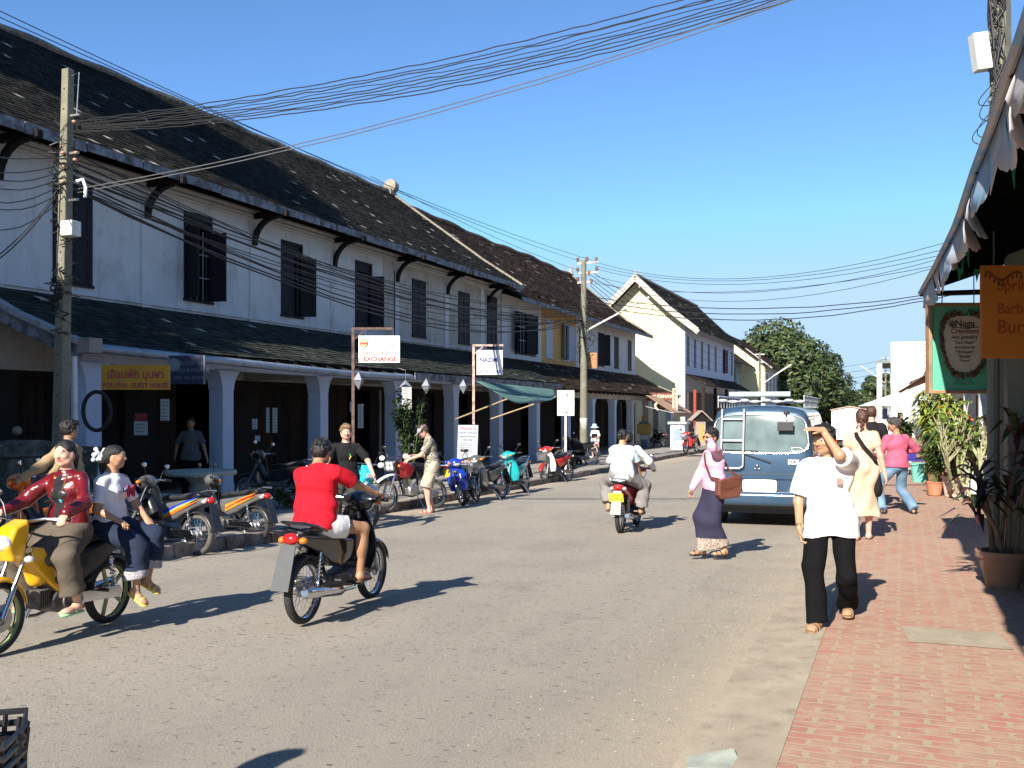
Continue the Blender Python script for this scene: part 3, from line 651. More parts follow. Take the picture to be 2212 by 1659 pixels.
slope('roof', B3, p3, -.9, L3+.3, [T_DARK, T_LITE], tw=.3, th=.25, seed=12, lift=.03); slope('roof', B3, p3b, -.9, L3+.3, [T_DARK], tw=.5, th=.4, seed=13)
RAKE = M('rake_board', (.40,.36,.33), .8, var=.2, vs=3)
for pr in (p3, p3b):
    roof_edge(B3, -.9, pr, RAKE, w=.1); mb = MB()
    for a, b in zip(pr, pr[1:]): mb.bar((-.96,a[0],a[1]-.2),(-.96,b[0],b[1]-.2),.05,.34)
    mb.build('bargeboard', RAKE, B3)
    mb = MB()
    for x in (-.65,-.35): 
        for a, b in zip(pr, pr[1:]): mb.bar((x,a[0],a[1]-.1),(x,b[0],b[1]-.1),.08,.1)
    mb.build('rafter', DWOOD, B3)
mb = MB(); mb.lathe([(.001,.45),(.05,.3),(.12,.1),(.16,0)], 8, (-.8,3.3,q(11.2))); mb.tube([(x,3.3,q(11.2)) for x in (-.9,5,10,L3)], .12, 7); mb.build('ridge', MATS['finial_plaster'], B3)
v3 = [(-1.5,q(3.45)),(0,q(4.3))]
slope('verandah_roof', B3, v3, .1, L3, [T_BROWN, T_LITE], tw=.3, th=.25, seed=14, pl=.03); 
mb = MB()
for x in (.3,5,10,15,20): mb.box(x-.1,x+.1,-1.3,-1.1,q(-.6),q(3.4))
mb.build('verandah_post', BWOOD, B3)
mb = MB(); mb.box(.3,L3,-.2,-.05,q(-.6),q(3.0)); mb.build('shopfront', M('shopfront_dark',(.03,.022,.02),.7,var=.5), B3)
# ------------------------------------------------------------------ houses further on
TEAL = M('teal_plaster', (.16,.24,.25), .8, var=.2)
B4 = empty('house', W(91.5,-15.5,-.8), STREET, label='low dark teal house set back under a long brown roof', cat='building')
mb = MB(); wall_holes(mb, 0, 13, q(-1), q(6.6), 0, .3, [(2,3,q(4.3),q(6)),(5,6,q(4.3),q(6)),(8,9,q(4.3),q(6))]); mb.box(0,13,.3,5,q(-1),q(6.5)); mb.build('wall', TEAL, B4)
slope('roof', B4, [(-1.2,q(6.2)),(4.2,q(10.2))], -.5, 14.4, [T_BROWN], tw=.4, th=.3, seed=21)
B5 = empty('gabled_house', W(106,-13.4,-.8), STREET, label='yellow gabled house beyond the teal one, its end wall in sun', cat='building')
mb = MB(); mb.box(0,22,0,8,q(-1),q(6.6)); mb.prism([(0,q(6.6)),(8,q(6.6)),(4,q(9.6))], 0, .3, 'yz'); mb.build('wall', CREAM, B5)
mb = MB(); wall_holes(mb, .3, 22, q(-1), q(6.55), -.06, -.003, [(x, x+.55, q(3.6), q(5.6)) for x in (1.4,4.4,7.4,10.4,13.4,16.4)]); mb.build('wall', WHITE, B5)
for x in (1.4,4.4,7.4,10.4,13.4,16.4): window(B5, x+.275, q(3.6), q(5.6), w=.55, mat=MATS['grey_shutter'], y=-.06, pane=False)
slope('roof', B5, [(-.9,q(6.1)),(4,q(9.9))], -.8, 22.5, [T_BROWN], tw=.4, th=.3, seed=22); slope('roof', B5, [(8.9,q(6.1)),(4,q(9.9))], -.8, 22.5, [T_BROWN], tw=.6, th=.5, seed=23)
roof_edge(B5, -.8, [(-.9,q(6.1)),(4,q(9.9))], RAKE, w=.2); roof_edge(B5, -.8, [(8.9,q(6.1)),(4,q(9.9))], RAKE, w=.2)
B6 = empty('house', W(132,-13,-.8), STREET, label='small far grey roofed house at the end of the left side', cat='building')
mb = MB(); mb.box(0,14,0,7,q(-1),q(4.6)); mb.build('wall', WHITE2, B6); slope('roof', B6, [(-1,q(4.4)),(3.5,q(7))], -.5, 14.5, [T_DARK], tw=.5, th=.4, seed=24)
# ================================================================== motorbikes
RUB = M('tyre_rubber', (.022,.021,.022), .8, var=.3, vs=30)
RUBD = M('dusty_tyre', (.085,.078,.068), .9, var=.4, vs=25)
CHR = M('chrome', (.62,.62,.64), .16, metal=1, var=.08)
ALU = M('cast_aluminium', (.42,.42,.42), .38, metal=.85, var=.2, vs=20)
ENG = M('engine_grime', (.13,.125,.12), .5, metal=.6, var=.5, vs=25)
BLK = M('black_plastic', (.018,.018,.02), .38, var=.3, vs=12)
SEAT = M('seat_vinyl', (.022,.023,.027), .42, var=.35, vs=25, bump=.1, bs=150)
GREYP = M('grey_plastic', (.16,.16,.165), .45, var=.2)
LENS = M('headlamp_lens', (.80,.82,.85), .06, metal=.55, var=.1, vs=30)
REDL = M('tail_lens', (.45,.012,.012), .15, coat=.5)
ORL = M('indicator_lens', (.75,.18,.02), .2, coat=.5)
YEL = M('yellow_plate', (.85,.62,.03), .5, var=.05)
DARKT = M('lettering_dark', (.02,.02,.025), .6)
def paint(name, c, rough=.22): return M('paint_'+name, c, rough, coat=.8, var=.06)
MESH = {}
def shared(key, fn):
    if key not in MESH: MESH[key] = fn()
    return MESH[key]
def arc(cx, cz, r, a0, a1, n=14): return [(cx+r*math.cos(R(a0+(a1-a0)*i/n)), cz+r*math.sin(R(a0+(a1-a0)*i/n))) for i in range(n+1)]
def wheel(root, x, r, w=.04, style='spoke', tyre=None, rimm=None, knob=False, disc=False):
    key = f'{r}{w}{style}{knob}'
    def ty():
        mb = MB(); prof = []
        for i in range(11):
            a = R(-115+230*i/10); prof.append((r-w+ w*math.cos(a)*1.0, w*.92*math.sin(a)))
        mb.lathe(prof, 48, axis='y')
        if knob:
            for i in range(44):
                for yy in (-.024, 0, .024):
                    a = 2*PI*(i+(.5 if yy == 0 else 0))/44; rr = r-.002-abs(yy)*.25
                    mb.bar((rr*math.cos(a), yy, rr*math.sin(a)), ((rr+.012)*math.cos(a), yy*1.1, (rr+.012)*math.sin(a)), .018, .018, up=(0,1,0))
        return mb.mesh('tyre', RUB, smooth=True)
    def ri():
        mb = MB(); q = r-w*1.45; mb.lathe([(q+.006,-.024),(q+.012,-.02),(q-.002,-.012),(q-.006,0),(q-.002,.012),(q+.012,.02),(q+.006,.024)], 48, axis='y')
        if style == 'mag':
            for i in range(5):
                a = 2*PI*i/5; mb.bar((.03*math.cos(a),0,.03*math.sin(a)), ((q+.004)*math.cos(a),0,(q+.004)*math.sin(a)), .03, .02, up=(0,1,0))
        return mb.mesh('rim', CHR, smooth=True)
    def hu():
        mb = MB(); mb.lathe([(.02,-.055),(.05,-.045),(.05,-.03),(.028,-.02),(.028,.02),(.055,.03),(.055,.05),(.02,.055)], 20, axis='y'); mb.lathe([(.001,-.085),(.012,-.085),(.012,.085),(.001,.085)], 8, axis='y')
        if disc: mb.lathe([(.05,.058),(.105,.058),(.105,.062),(.05,.062)], 28, axis='y')
        return mb.mesh('wheel', ALU, smooth=True)
    o = link('wheel', shared('hub'+str(disc), hu), root); o.location = (x, 0, r)
    t = link('tyre', shared('ty'+key, ty), o); m = link('rim', shared('ri'+key, ri), o)
    if tyre: t.material_slots[0].link = 'OBJECT'; t.material_slots[0].material = tyre
    if rimm: m.material_slots[0].link = 'OBJECT'; m.material_slots[0].material = rimm
    if style == 'spoke':
        def sp():
            mb = MB(); q = r-w*1.45
            for i in range(32):
                a = 2*PI*i/32; b = a+(.55 if i % 2 else -.55); y = .035 if i % 4 < 2 else -.035
                mb.tube([(.045*math.cos(b), y, .045*math.sin(b)), (q*math.cos(a), 0, q*math.sin(a))], .0022, 4, cap=False)
            return mb.mesh('spokes', CHR)
        link('spokes', shared('sp'+key, sp), o)
    return o
def fender(cx, cz, r, a0, a1, w=.055, drop=.035, flat=.3):
    mb = MB(); n = 18
    def f(u, v):
        a = R(a0+(a1-a0)*u); vv = (v-.5)*2; rr = r - drop*abs(vv)**2.5; return (cx+rr*math.cos(a), w*vv*(1-.25*(2*u-1)**4), cz+rr*math.sin(a))
    mb.grid(f, n, 8); return mb
def put(root, name, mesh, mat=None, loc=None):
    o = link(name, mesh, root)
    if mat is not None: o.material_slots[0].link = 'OBJECT'; o.material_slots[0].material = mat
    if loc is not None: o.location = loc
    return o
def shell(o, t=.006): md = o.modifiers.new('t','SOLIDIFY'); md.thickness = t; return o
def mirror_part(root, x, y, z, dx, dy, h, sz=(.012,.06,.038), tilt=0):
    mb = MB(); mb.tube([(x,y,z),(x+dx*.3,y+dy*.3,z+h*.6),(x+dx,y+dy,z+h)], .006, 6)
    o = mb.build('mirror', BLK, root, smooth=True); m2 = MB(); m2.ball((x+dx+.005,y+dy,z+h+.02), (.018,sz[1],sz[2]), 14, 8); m2.build('mirror_head', BLK, o, smooth=True)
    m3 = MB(); m3.ball((x+dx-.006,y+dy,z+h+.02), (.010,sz[1]*.88,sz[2]*.85), 14, 8); m3.build('mirror_glass', CHR, o, smooth=True); return o
def scooter(label, loc, head, body, accent=None, shield=None, lean=0, plate=True, steer=0, basket=False, lug=False, group='motorbikes', mirrors=True, tyre=None, rimm=None, stripe=None, style='spoke', sport=False, fend=None, leg=True, rail=True, platetxt=None, sc=1.0, frontbag=None, stand=True, seatm=None):
    """step-through motorbike: x forward, y left"""
    root = empty('motorbike', loc, head, label=label, cat='motorbike', group=group); root.rotation_euler[0] = lean; root.scale = (sc,)*3
    body = body; accent = accent or body; shield = shield or body
    r = .28; wheel(root, -.6, r, tyre=tyre, rimm=rimm, style=style)
    # front assembly turned by the steering
    mb = MB()
    for y in (-.075, .075): mb.tube([(.24,y,.28),(.12,y,.52)], .022, 10); mb.tube([(.12,y,.52),(.0,y,.76)], .015, 8)
    mb.bar((.0,-.09,.76),(.0,.09,.76),.06,.035); mb.tube([(.0,0,.74),(-.04,0,.98)], .02, 8)
    fk = mb.build('fork', ALU if not sport else CHR, root, smooth=True); fk.location = (.38,0,0); fk.rotation_euler = (0,0,steer)
    wh = wheel(fk, .24, r, tyre=tyre, rimm=rimm, style=style, disc=True)
    f = shell(fender(.24, r, r+.025, 15, 168, w=.062).build('front_fender', fend or body, fk, smooth=True))
    def bars():
        mb = MB(); mb.tube([(-.10,-.34,.99),(-.04,-.2,1.0),(-.03,0,.97),(-.04,.2,1.0),(-.10,.34,.99)], .012, 8); return mb.mesh('handlebar', CHR, smooth=True)
    hb = put(fk, 'handlebar', shared('hb', bars))
    for s in (-1,1):
        m = MB(); m.cyl((-.105,s*.24,1.0),(-.13,s*.36,.99),.018,n=10); m.tube([(-.02,s*.22,1.0),(.03,s*.30,.995),(.01,s*.36,.985)],.005,5); m.build('grip', BLK, hb, smooth=True)
    def cock(sp):
        s = SDF()
        if not sp: s.ell((.03,0,.95), (.13,.13,.10), k=.05); s.cap((-.02,-.20,.985),(-.0,0,.97),.028,.06,k=.06); s.cap((-.02,.20,.985),(0,0,.97),.028,.06,k=.06)
        if sp: s.poly([(-.02,.86),(.04,.68),(.14,.69),(.20,.80),(.12,.95),(-.02,1.0)], .085, rad=.03, k=.03)
        return s.mesh('headlamp_cowl', .013, body)
    cw = put(fk, 'headlamp_cowl', shared('cowl'+str(sport), lambda: cock(sport)), body)
    m = MB(); m.ball((.115,0,.935) if not sport else (.17,0,.83), (.045,.085,.062)); m.build('headlamp', LENS, fk, smooth=True)
    for s in (-1,1): m = MB(); m.ball((.07 if not sport else .05,s*(.155 if not sport else .14),.95 if not sport else .70), (.035,.04,.028)); m.build('indicator', ORL if not sport else LENS, fk, smooth=True)
    m = MB(); m.tube([(-.06,-.22,.98),(.08,-.20,.90),(.10,-.10,.72),(.16,-.075,.45),(.22,-.07,.30)], .005, 5); m.tube([(-.06,.22,.98),(.05,.18,.92),(.02,.08,.80),(-.10,.06,.62)], .005, 5); m.build('cables', BLK, fk, smooth=True)
    if mirrors:
        for s in (-1,1): mirror_part(fk, -.06, s*.19, 1.0, -.03, s*.12, .17)
    if basket:
        m = MB()
        for z in np.linspace(.66,.88,7): 
            w_ = .13+.03*(z-.66)/.22; m.tube([(.14,-w_,z),(.34+.02,-w_,z),(.34+.02,w_,z),(.14,w_,z)], .004, 4, closed=True)
        for i in range(9):
            y = -.13+.26*i/8; m.tube([(.34,y,.66),(.36,y*1.2,.88)], .003, 4); m.tube([(.14,y,.66),(.14,y*1.2,.88)], .003, 4); m.tube([(.14,y,.66),(.34,y,.66)], .003, 4)
        m.build('basket', GREYP, fk); m = MB(); m.box(.16,.33,-.11,.11,.67,.83); m.build('basket_panel', GREYP, fk, bevel=.03)
    # leg shield
    if leg:
        def ls():
            m = MB()
            def g(u, v):
                vv = (v-.5)*2; z = .92-.60*u; xc = .40-.05*u+.02*math.sin(u*PI); wd = .10+.13*math.sin(min(1,u*1.5)*PI/2) - .05*max(0,u-.75)*4; return (xc - .10*abs(vv)**2.2, wd*vv, z)
            m.grid(g, 16, 16); return m.mesh('leg_shield', body, smooth=True)
        shell(put(root, 'leg_shield', shared('legsh', ls), shield), .014)
    def tun(): s = SDF(); s.cap((.36,0,.74),(.22,0,.52),.065,.06,k=.05); s.cap((.22,0,.52),(-.05,0,.50),.06,.07,k=.05); return s.mesh('frame_tunnel', .013, body)
    put(root, 'frame_tunnel', shared('tun', tun), BLK if not sport else body)
    if sport:
        s = SDF(); s.poly([(.33,.78),(.36,.66),(.20,.50),(.02,.34),(-.08,.36),(-.02,.46),(.12,.60),(.22,.76)], .095, rad=.02, k=.02); s.build('frame_cover', body, root, res=.011)
    def side():
        s = SDF(); s.poly([(.06,.66),(.02,.48),(-.12,.42),(-.30,.48),(-.55,.62),(-.80,.72),(-.80,.79),(-.55,.76),(-.3,.72)], .12, rad=.03, k=.02, wfn=lambda x, z: .085+.05*np.clip((x+.8)/.6,0,1)-.03*np.clip((.55-z)/.15,0,1))
        return s.mesh('rear_body', .013, body)
    put(root, 'rear_body', shared('side', side), body if not sport else BLK)
    if stripe:
        for s in (-1,1):
            m = MB(); yb = s*.139
            for j, (cc, dz) in enumerate(stripe):
                m = MB(); z = .52+dz
                m.add([(-.08,yb*1.0,z+.0),(-.50,s*.128,z+.16),(-.68,s*.112,z+.22),(-.50,s*.13,z+.13),(-.10,yb*1.0,z-.05)], [(0,1,2,3,4)]); o = m.build('decal', cc, root); md = o.modifiers.new('t','SOLIDIFY'); md.thickness = .006; md.offset = 0
    def seat():
        s = SDF(); s.poly([(.10,.70),(.06,.76),(-.10,.80),(-.30,.80),(-.42,.83),(-.66,.855),(-.70,.80),(-.4,.75),(-.1,.72)], .13, rad=.035, k=.02, wfn=lambda x, z: .12-.05*np.clip((x+.15)/.25,0,1)); return s.mesh('seat', .013, SEAT)
    put(root, 'seat', shared('seat', seat), seatm)
    if rail:
        m = MB(); m.tube([(-.45,-.135,.78),(-.62,-.14,.84),(-.78,-.10,.88),(-.82,0,.885),(-.78,.10,.88),(-.62,.14,.84),(-.45,.135,.78)], .012, 8); m.build('grab_rail', CHR if not isinstance(rail, bpy.types.Material) else rail, root, smooth=True)
    m = MB(); m.ball((-.80,0,.745), (.05,.075,.05)); m.build('tail_lamp', REDL, root, smooth=True)
    for s in (-1,1): m = MB(); m.ball((-.77,s*.10,.73), (.04,.035,.03)); m.build('indicator', ORL if lug else LENS, root, smooth=True)
    shell(fender(-.6, r, r+.04, 20, 172, w=.07).build('rear_fender', BLK, root, smooth=True)); 
    m = MB(); m.bar((-.86,0,.68),(-.97,0,.36),.16,.012,up=(0,1,0)); m.T = None
    m = MB(); m.add([(-.84,-.07,.70),(-.84,.07,.70),(-.98,.085,.34),(-.98,-.085,.34)], [(0,1,2,3)]); o = m.build('mudguard', BLK if not lug else M('grey_mudguard',(.045,.05,.055),.5), root); shell(o, .01)
    if plate:
        m = MB(); m.T = Matrix.Translation((-.915,0,.60)) @ Matrix.Rotation(R(-18),4,'Y'); m.box(-.006,.0,-.115,.115,-.07,.07)
        p = m.build('number_plate', YEL, root, bevel=.004)
        if platetxt:
            for tx, dz_, szz in ((platetxt,-.018,.06),('กำแพงนคร',.042,.026)):
                t_ = text(tx, szz, DARKT, p, (0,0,0), (0,0,0), ext=.001); t_.matrix_local = Matrix.Translation((-.915,0,.60)) @ Matrix.Rotation(R(-18),4,'Y') @ Matrix.Translation((-.008,0,dz_)) @ Matrix.Rotation(R(-90),4,'Z') @ Matrix.Rotation(R(90),4,'X')
    # engine
    def eng():
        s = SDF(); s.cap((.06,-.10,.31),(.06,.10,.31),.085,k=.03,cut=True); s.box((-.08,0,.30),(.12,.085,.065),.02,k=.03); s.cap((.10,0,.33),(.26,0,.36),.062,.055,k=.02,cut=True)
        s.cap((-.02,.085,.30),(-.02,.125,.30),.07,k=.01,cut=True); s.cap((.07,-.085,.31),(.07,-.13,.31),.075,k=.01,cut=True); return s.mesh('engine', .011, ALU)
    e = put(root, 'engine', shared('eng', eng), ENG if not leg or body is not BLK else ALU)
    m = MB()
    for i in range(6): x = .14+i*.022; m.box(x, x+.008, -.075,.075,.28,.43)
    m.build('cylinder_fins', ENG, e)
    m = MB(); m.tube([(.24,-.03,.30),(.26,-.05,.22),(.12,-.09,.20),(-.15,-.13,.22)], .016, 8); m.tube([(-.15,-.13,.22),(-.25,-.145,.235),(-.80,-.155,.31),(-.84,-.155,.315)], [.02,.045,.052,.035], 14); m.build('exhaust', CHR, root, smooth=True)
    for s in (-1,1):
        m = MB(); m.bar((-.12,s*.085,.32),(-.62,s*.085,.28),.03,.05); m.build('swingarm', ALU if s > 0 else ENG, root, bevel=.006)
        m = MB(); m.cyl((-.50,s*.11,.60),(-.56,s*.11,.30),.012,n=8); 
        m.tube([(-.505-.045*t/48 + .024*math.cos(t*.9), s*.11+.024*math.sin(t*.9), .58-.24*t/48) for t in range(49)], .006, 5); m.build('shock_absorber', CHR, root, smooth=True)
    m = MB(); m.prism(arc(-.12,.31,.045,90,270,6)+arc(-.6,.28,.05,270,450,6)[0:0]+[(-.6,.235),(-.64,.28),(-.6,.335)], .095, .125); m.build('chain_case', CHR if accent is body else ALU, root, bevel=.01)
    for s in (-1,1):
        m = MB(); m.cyl((-.02,s*.03,.27),(-.02,s*.22,.27),.011,n=8); m.cyl((-.02,s*.15,.27),(-.02,s*.25,.27),.019,n=8); m.build('footpeg', BLK, root)
        m = MB(); m.cyl((-.34,s*.13,.34),(-.34,s*.22,.34),.016,n=8); m.build('pillion_peg', BLK, root)
    if stand: m = MB(); m.tube([(-.06,.12,.24),(-.10,.20,.12),(-.13,.26,.0)], .011, 6); m.tube([(-.16,.26,.005),(-.10,.27,.005)], .012, 6); m.build('kick_stand', CHR, root, smooth=True)
    return root
def dirtbike(label, loc, head, tank, lamp='twin', lean=0, steer=0, fendm=None, bars=True, seatc=None):
    root = empty('dirt_bike', loc, head, label=label, cat='motorbike', group='motorbikes parked along the kerb'); root.rotation_euler[0] = lean
    WH = fendm or M('white_plastic', (.78,.78,.78), .4, var=.05)
    wheel(root, -.66, .31, .05, knob=True, tyre=RUBD)
    mb = MB()
    for y in (-.085,.085): mb.tube([(.36,y,.34),(.19,y,.70)], .024, 10); mb.tube([(.19,y,.70),(.03,y,1.0)], .018, 8)
    mb.bar((.13,-.1,.82),(.13,.1,.82),.06,.03); mb.bar((.05,-.1,.99),(.05,.1,.99),.06,.03)
    fk = mb.build('fork', CHR, root, smooth=True); fk.location = (.38,0,0); fk.rotation_euler = (0,0,steer)
    wheel(fk, .36, .34, .045, knob=True, tyre=RUBD, disc=True)
    m = MB(); m.grid(lambda u, v: (.16+.62*(u-.25), (.075-.02*u)*(v-.5)*2, .80-.16*(u-.2)**2*1.4-.03*abs((v-.5)*2)**2), 14, 6); shell(m.build('front_fender', WH, fk, smooth=True), .008)
    m = MB(); m.tube([(-.08,-.40,1.14),(.0,-.22,1.15),(.02,-.06,1.05),(.02,.06,1.05),(.0,.22,1.15),(-.08,.40,1.14)], .012, 8); hb = m.build('handlebar', CHR, fk, smooth=True)
    m = MB(); m.cyl((.01,-.2,1.15),(.01,.2,1.15),.008,n=6); m.build('crossbar', CHR, hb)
    for s in (-1,1):
        m = MB(); m.cyl((-.03,s*.29,1.145),(-.085,s*.41,1.14),.018,n=10); m.tube([(.03,s*.25,1.15),(.08,s*.33,1.14),(.05,s*.40,1.13)],.005,5); m.build('grip', BLK, hb, smooth=True)
        m = SDF(); m.ell((.06,s*.33,1.14), (.03,.075,.055)); m.build('hand_guard', WH, hb, res=.012)
        mirror_part(fk, -.02, s*.24, 1.15, -.05, s*.14, .2)
    if lamp == 'twin':
        s = SDF(); s.poly([(.06,.86),(.16,.84),(.20,.98),(.16,1.08),(.06,1.08)], .13, rad=.03); l = s.build('headlamp_housing', BLK, fk, res=.012)
        for y in (-.058,.058):
            for z in (.92,1.01): m = MB(); m.lathe([(.001,.035),(.03,.03),(.05,.015),(.054,0),(.054,-.03)], 18, (.20,y,z), axis='x'); m.build('headlamp', LENS, l, smooth=True)
        m = MB(); m.tube([(.23,-.125,.88),(.24,-.125,1.05),(.24,0,1.085),(.24,.125,1.05),(.23,.125,.88),(.23,0,.855)], .010, 7, closed=True); m.build('lamp_guard', CHR, l, smooth=True)
    else:
        s = SDF(); s.poly([(.06,.80),(.14,.76),(.24,.86),(.20,1.04),(.08,1.13)], .12, rad=.03); s.build('headlamp_cowl', tank, fk, res=.012)
        m = MB(); m.box(.215,.24,-.06,.06,.88,.97); m.build('headlamp', LENS, fk, bevel=.01)
    for s in (-1,1): m = MB(); m.ball((.10,s*.17,.95), (.03,.03,.03)); m.build('indicator', ORL, fk, smooth=True)
    s = SDF(); s.poly([(.40,.98),(.42,.86),(.32,.70),(.18,.66),(.06,.74),(-.06,.92),(.10,1.0),(.28,1.05)], .15, rad=.06, k=.03, wfn=lambda x, z: .13+.03*np.sin(np.clip((x+.06)/.46,0,1)*3.14)); s.build('tank', tank, root, res=.012)
    s = SDF(); s.poly([(.08,.95),(-.04,.90),(-.35,.90),(-.85,.97),(-.85,1.02),(-.35,.98),(.04,1.02)], .105, rad=.035); s.build('seat', seatc or SEAT, root, res=.013)
    for sg in (-1,1):
        s = SDF(); s.poly([(-.02,.90),(-.10,.64),(-.26,.70),(-.62,.86),(-.60,.91)], .02, y=sg*.11, rad=.015); s.build('side_panel', WH if lamp != 'twin' else BLK, root, res=.012)
    m = MB(); m.grid(lambda u, v: (-.45-.62*u, (.08-.02*u)*(v-.5)*2, .93+.04*u-.03*abs((v-.5)*2)**2-.05*u*u), 12, 6); shell(m.build('rear_fender', WH, root, smooth=True), .008)
    m = MB(); m.ball((-1.0,0,.88), (.04,.06,.04)); m.build('tail_lamp', REDL, root, smooth=True)
    m = MB(); m.box(-1.04,-1.03,-.1,.1,.66,.82); m.build('number_plate', YEL, root)
    s = SDF(); s.box((.02,0,.42),(.14,.11,.10),.03,k=.04); s.cap((.04,-.13,.42),(.04,.13,.42),.10,k=.03,cut=True); s.cap((.12,0,.46),(.17,0,.70),.07,.065,k=.02,cut=True); e = s.build('engine', ALU, root, res=.012)
    m = MB()
    for i in range(7): z = .52+i*.024; m.box(.06+i*.004,.24+i*.004,-.09,.09,z,z+.008)
    m.build('cylinder_fins', ENG, e)
    m = MB(); m.tube([(.40,0,.92),(.30,0,.60),(.22,0,.34),(.0,0,.30),(-.2,0,.34)], .022, 8); m.tube([(.36,0,.95),(-.10,0,.80),(-.55,0,.88)], .02, 8); m.tube([(-.18,0,.38),(-.16,0,.85)], .02, 8); m.build('frame', BLK, root, smooth=True)
    m = MB(); m.tube([(.22,-.03,.62),(.30,-.06,.50),(.20,-.12,.36),(-.05,-.15,.40),(-.3,-.15,.62)], .02, 8); m.tube([(-.3,-.15,.62),(-.4,-.15,.68),(-.85,-.15,.84)], [.025,.05,.05], 12); m.build('exhaust', CHR, root, smooth=True)
    for s in (-1,1): m = MB(); m.bar((-.16,s*.09,.40),(-.68,s*.09,.31),.03,.055); m.build('swingarm', ALU, root, bevel=.006)
    m = MB(); m.tube([(-.32+.04*math.cos(t*.9), .04*math.sin(t*.9), .48+.3*t/40) for t in range(41)], .008, 5); m.build('shock_absorber', CHR, root, smooth=True)
    m = MB(); m.cyl((-.05,-.22,.36),(-.05,.22,.36),.014,n=8); m.build('footpeg', BLK, root)
    m = MB(); m.tube([(-.06,.1,.30),(-.12,.28,.0)], .012, 6); m.build('kick_stand', CHR, root)
    return root
# ================================================================== people
def skin(name, c): 
    if name in MATS: return MATS[name]
    m = M(name, c, .5, var=.10, vs=14, bump=.05, bs=90); b = m.node_tree.nodes['Principled BSDF']
    b.inputs['Subsurface Weight'].default_value = .12; b.inputs['Subsurface Radius'].default_value = (.6,.25,.12); b.inputs['Subsurface Scale'].default_value = .02; return m
SK_T = skin('skin_tan', (.42,.225,.13)); SK_L = skin('skin_light', (.56,.34,.24)); SK_D = skin('skin_brown', (.34,.18,.10)); SK_P = skin('skin_pink', (.62,.33,.25))
LIP = M('lips', (.40,.12,.10), .45); EYEW = M('eye_white', (.55,.52,.48), .3); EYED = M('eye_dark', (.03,.018,.012), .25); BROW = M('brow_dark', (.03,.02,.016), .8); NAIL = M('nail', (.55,.35,.28), .35)
HAIRB = M('hair_black', (.008,.007,.007), .55, var=.5, vs=60, bump=.6, bs=110, stretch=(1,1,.3)); HAIRBR = M('hair_brown', (.07,.03,.02), .45, var=.6, vs=60, bump=.6, bs=110, stretch=(1,1,.3)); HAIRL = M('hair_sandy', (.20,.12,.06), .6, var=.5, vs=60, bump=.6, bs=100); HAIRG = M('hair_greying', (.045,.04,.038), .5, var=.7, vs=70, bump=.6, bs=110)
def cloth(name, c, rough=.88, var=.07, **k): return M('cloth_'+name, c, rough, var=var, vs=5, bump=(k.pop('bump', 0), .6)[1], bs=k.pop('bs', 10), spec=.2, **k)
SOLE = M('sandal_sole', (.06,.04,.03), .8)

def ik(a, tgt, l1, l2, pole):
    a, tgt = V(a), V(tgt); d = tgt-a; L = d.length
    if L > (l1+l2)*.998: tgt = a + d.normalized()*(l1+l2)*.998; d = tgt-a; L = d.length
    x = (l1*l1-l2*l2+L*L)/(2*L); h = math.sqrt(max(l1*l1-x*x, 0)); u = d.normalized(); p = V(pole); p = (p-u*p.dot(u)); p = p.normalized() if p.length > 1e-5 else u.orthogonal()
    return a+u*x+p*h, tgt
def hand(s, w, d, n, sd, hs=1.0, curl=.5, k=.004, spread=.0, thumb=None):
    """palm from wrist w along d, palm faces n, sd points to the thumb side; five fingers"""
    d = V(d).normalized(); n = V(n); n = (n-d*n.dot(d)).normalized(); sdv = d.cross(n); sdv = sdv if sdv.dot(V(sd)) > 0 else -sdv
    w = V(w); Rm = Matrix((d, sdv, n)).transposed()
    s.ell(w+d*.045*hs, (.052*hs,.042*hs,.017*hs), Rm, k=.012); s.cap(w-d*.01, w+d*.03*hs, .024*hs, .022*hs, k=.015, flat=n, f=.75)
    for i, (o, l) in enumerate(((.030,.072),(.010,.080),(-.010,.074),(-.029,.060))):
        c = curl*(1+.12*i); b = w+d*.082*hs+sdv*o*hs-d*abs(o-.005)*.2; dr = (d+sdv*(o*spread*8)).normalized()
        a1 = c*.55; a2 = c*1.15; a3 = c*1.6
        p1 = b+(dr*math.cos(a1)+n*math.sin(a1))*l*.46*hs; p2 = p1+(dr*math.cos(a1+a2)+n*math.sin(a1+a2))*l*.32*hs; p3 = p2+(dr*math.cos(a1+a2+a3*.6)+n*math.sin(a1+a2+a3*.6))*l*.24*hs
        s.cap(b-d*.012*hs, p1, .0098*hs, .0088*hs, k=k); s.cap(p1, p2, .0088*hs, .0082*hs, k=k*.6); s.cap(p2, p3, .0082*hs, .0068*hs, k=k*.6)
    t0 = w+d*.022*hs+sdv*.026*hs; td = V(thumb).normalized() if thumb is not None else (d*.72+sdv*.6+n*.35*(curl+.3)).normalized(); t1 = t0+td*.038*hs; t2 = t1+(td+d*.35+n*.35*curl).normalized()*.030*hs
    s.cap(t0, t1, .0125*hs, .0105*hs, k=.010); s.cap(t1, t2, .0105*hs, .008*hs, k=.004)

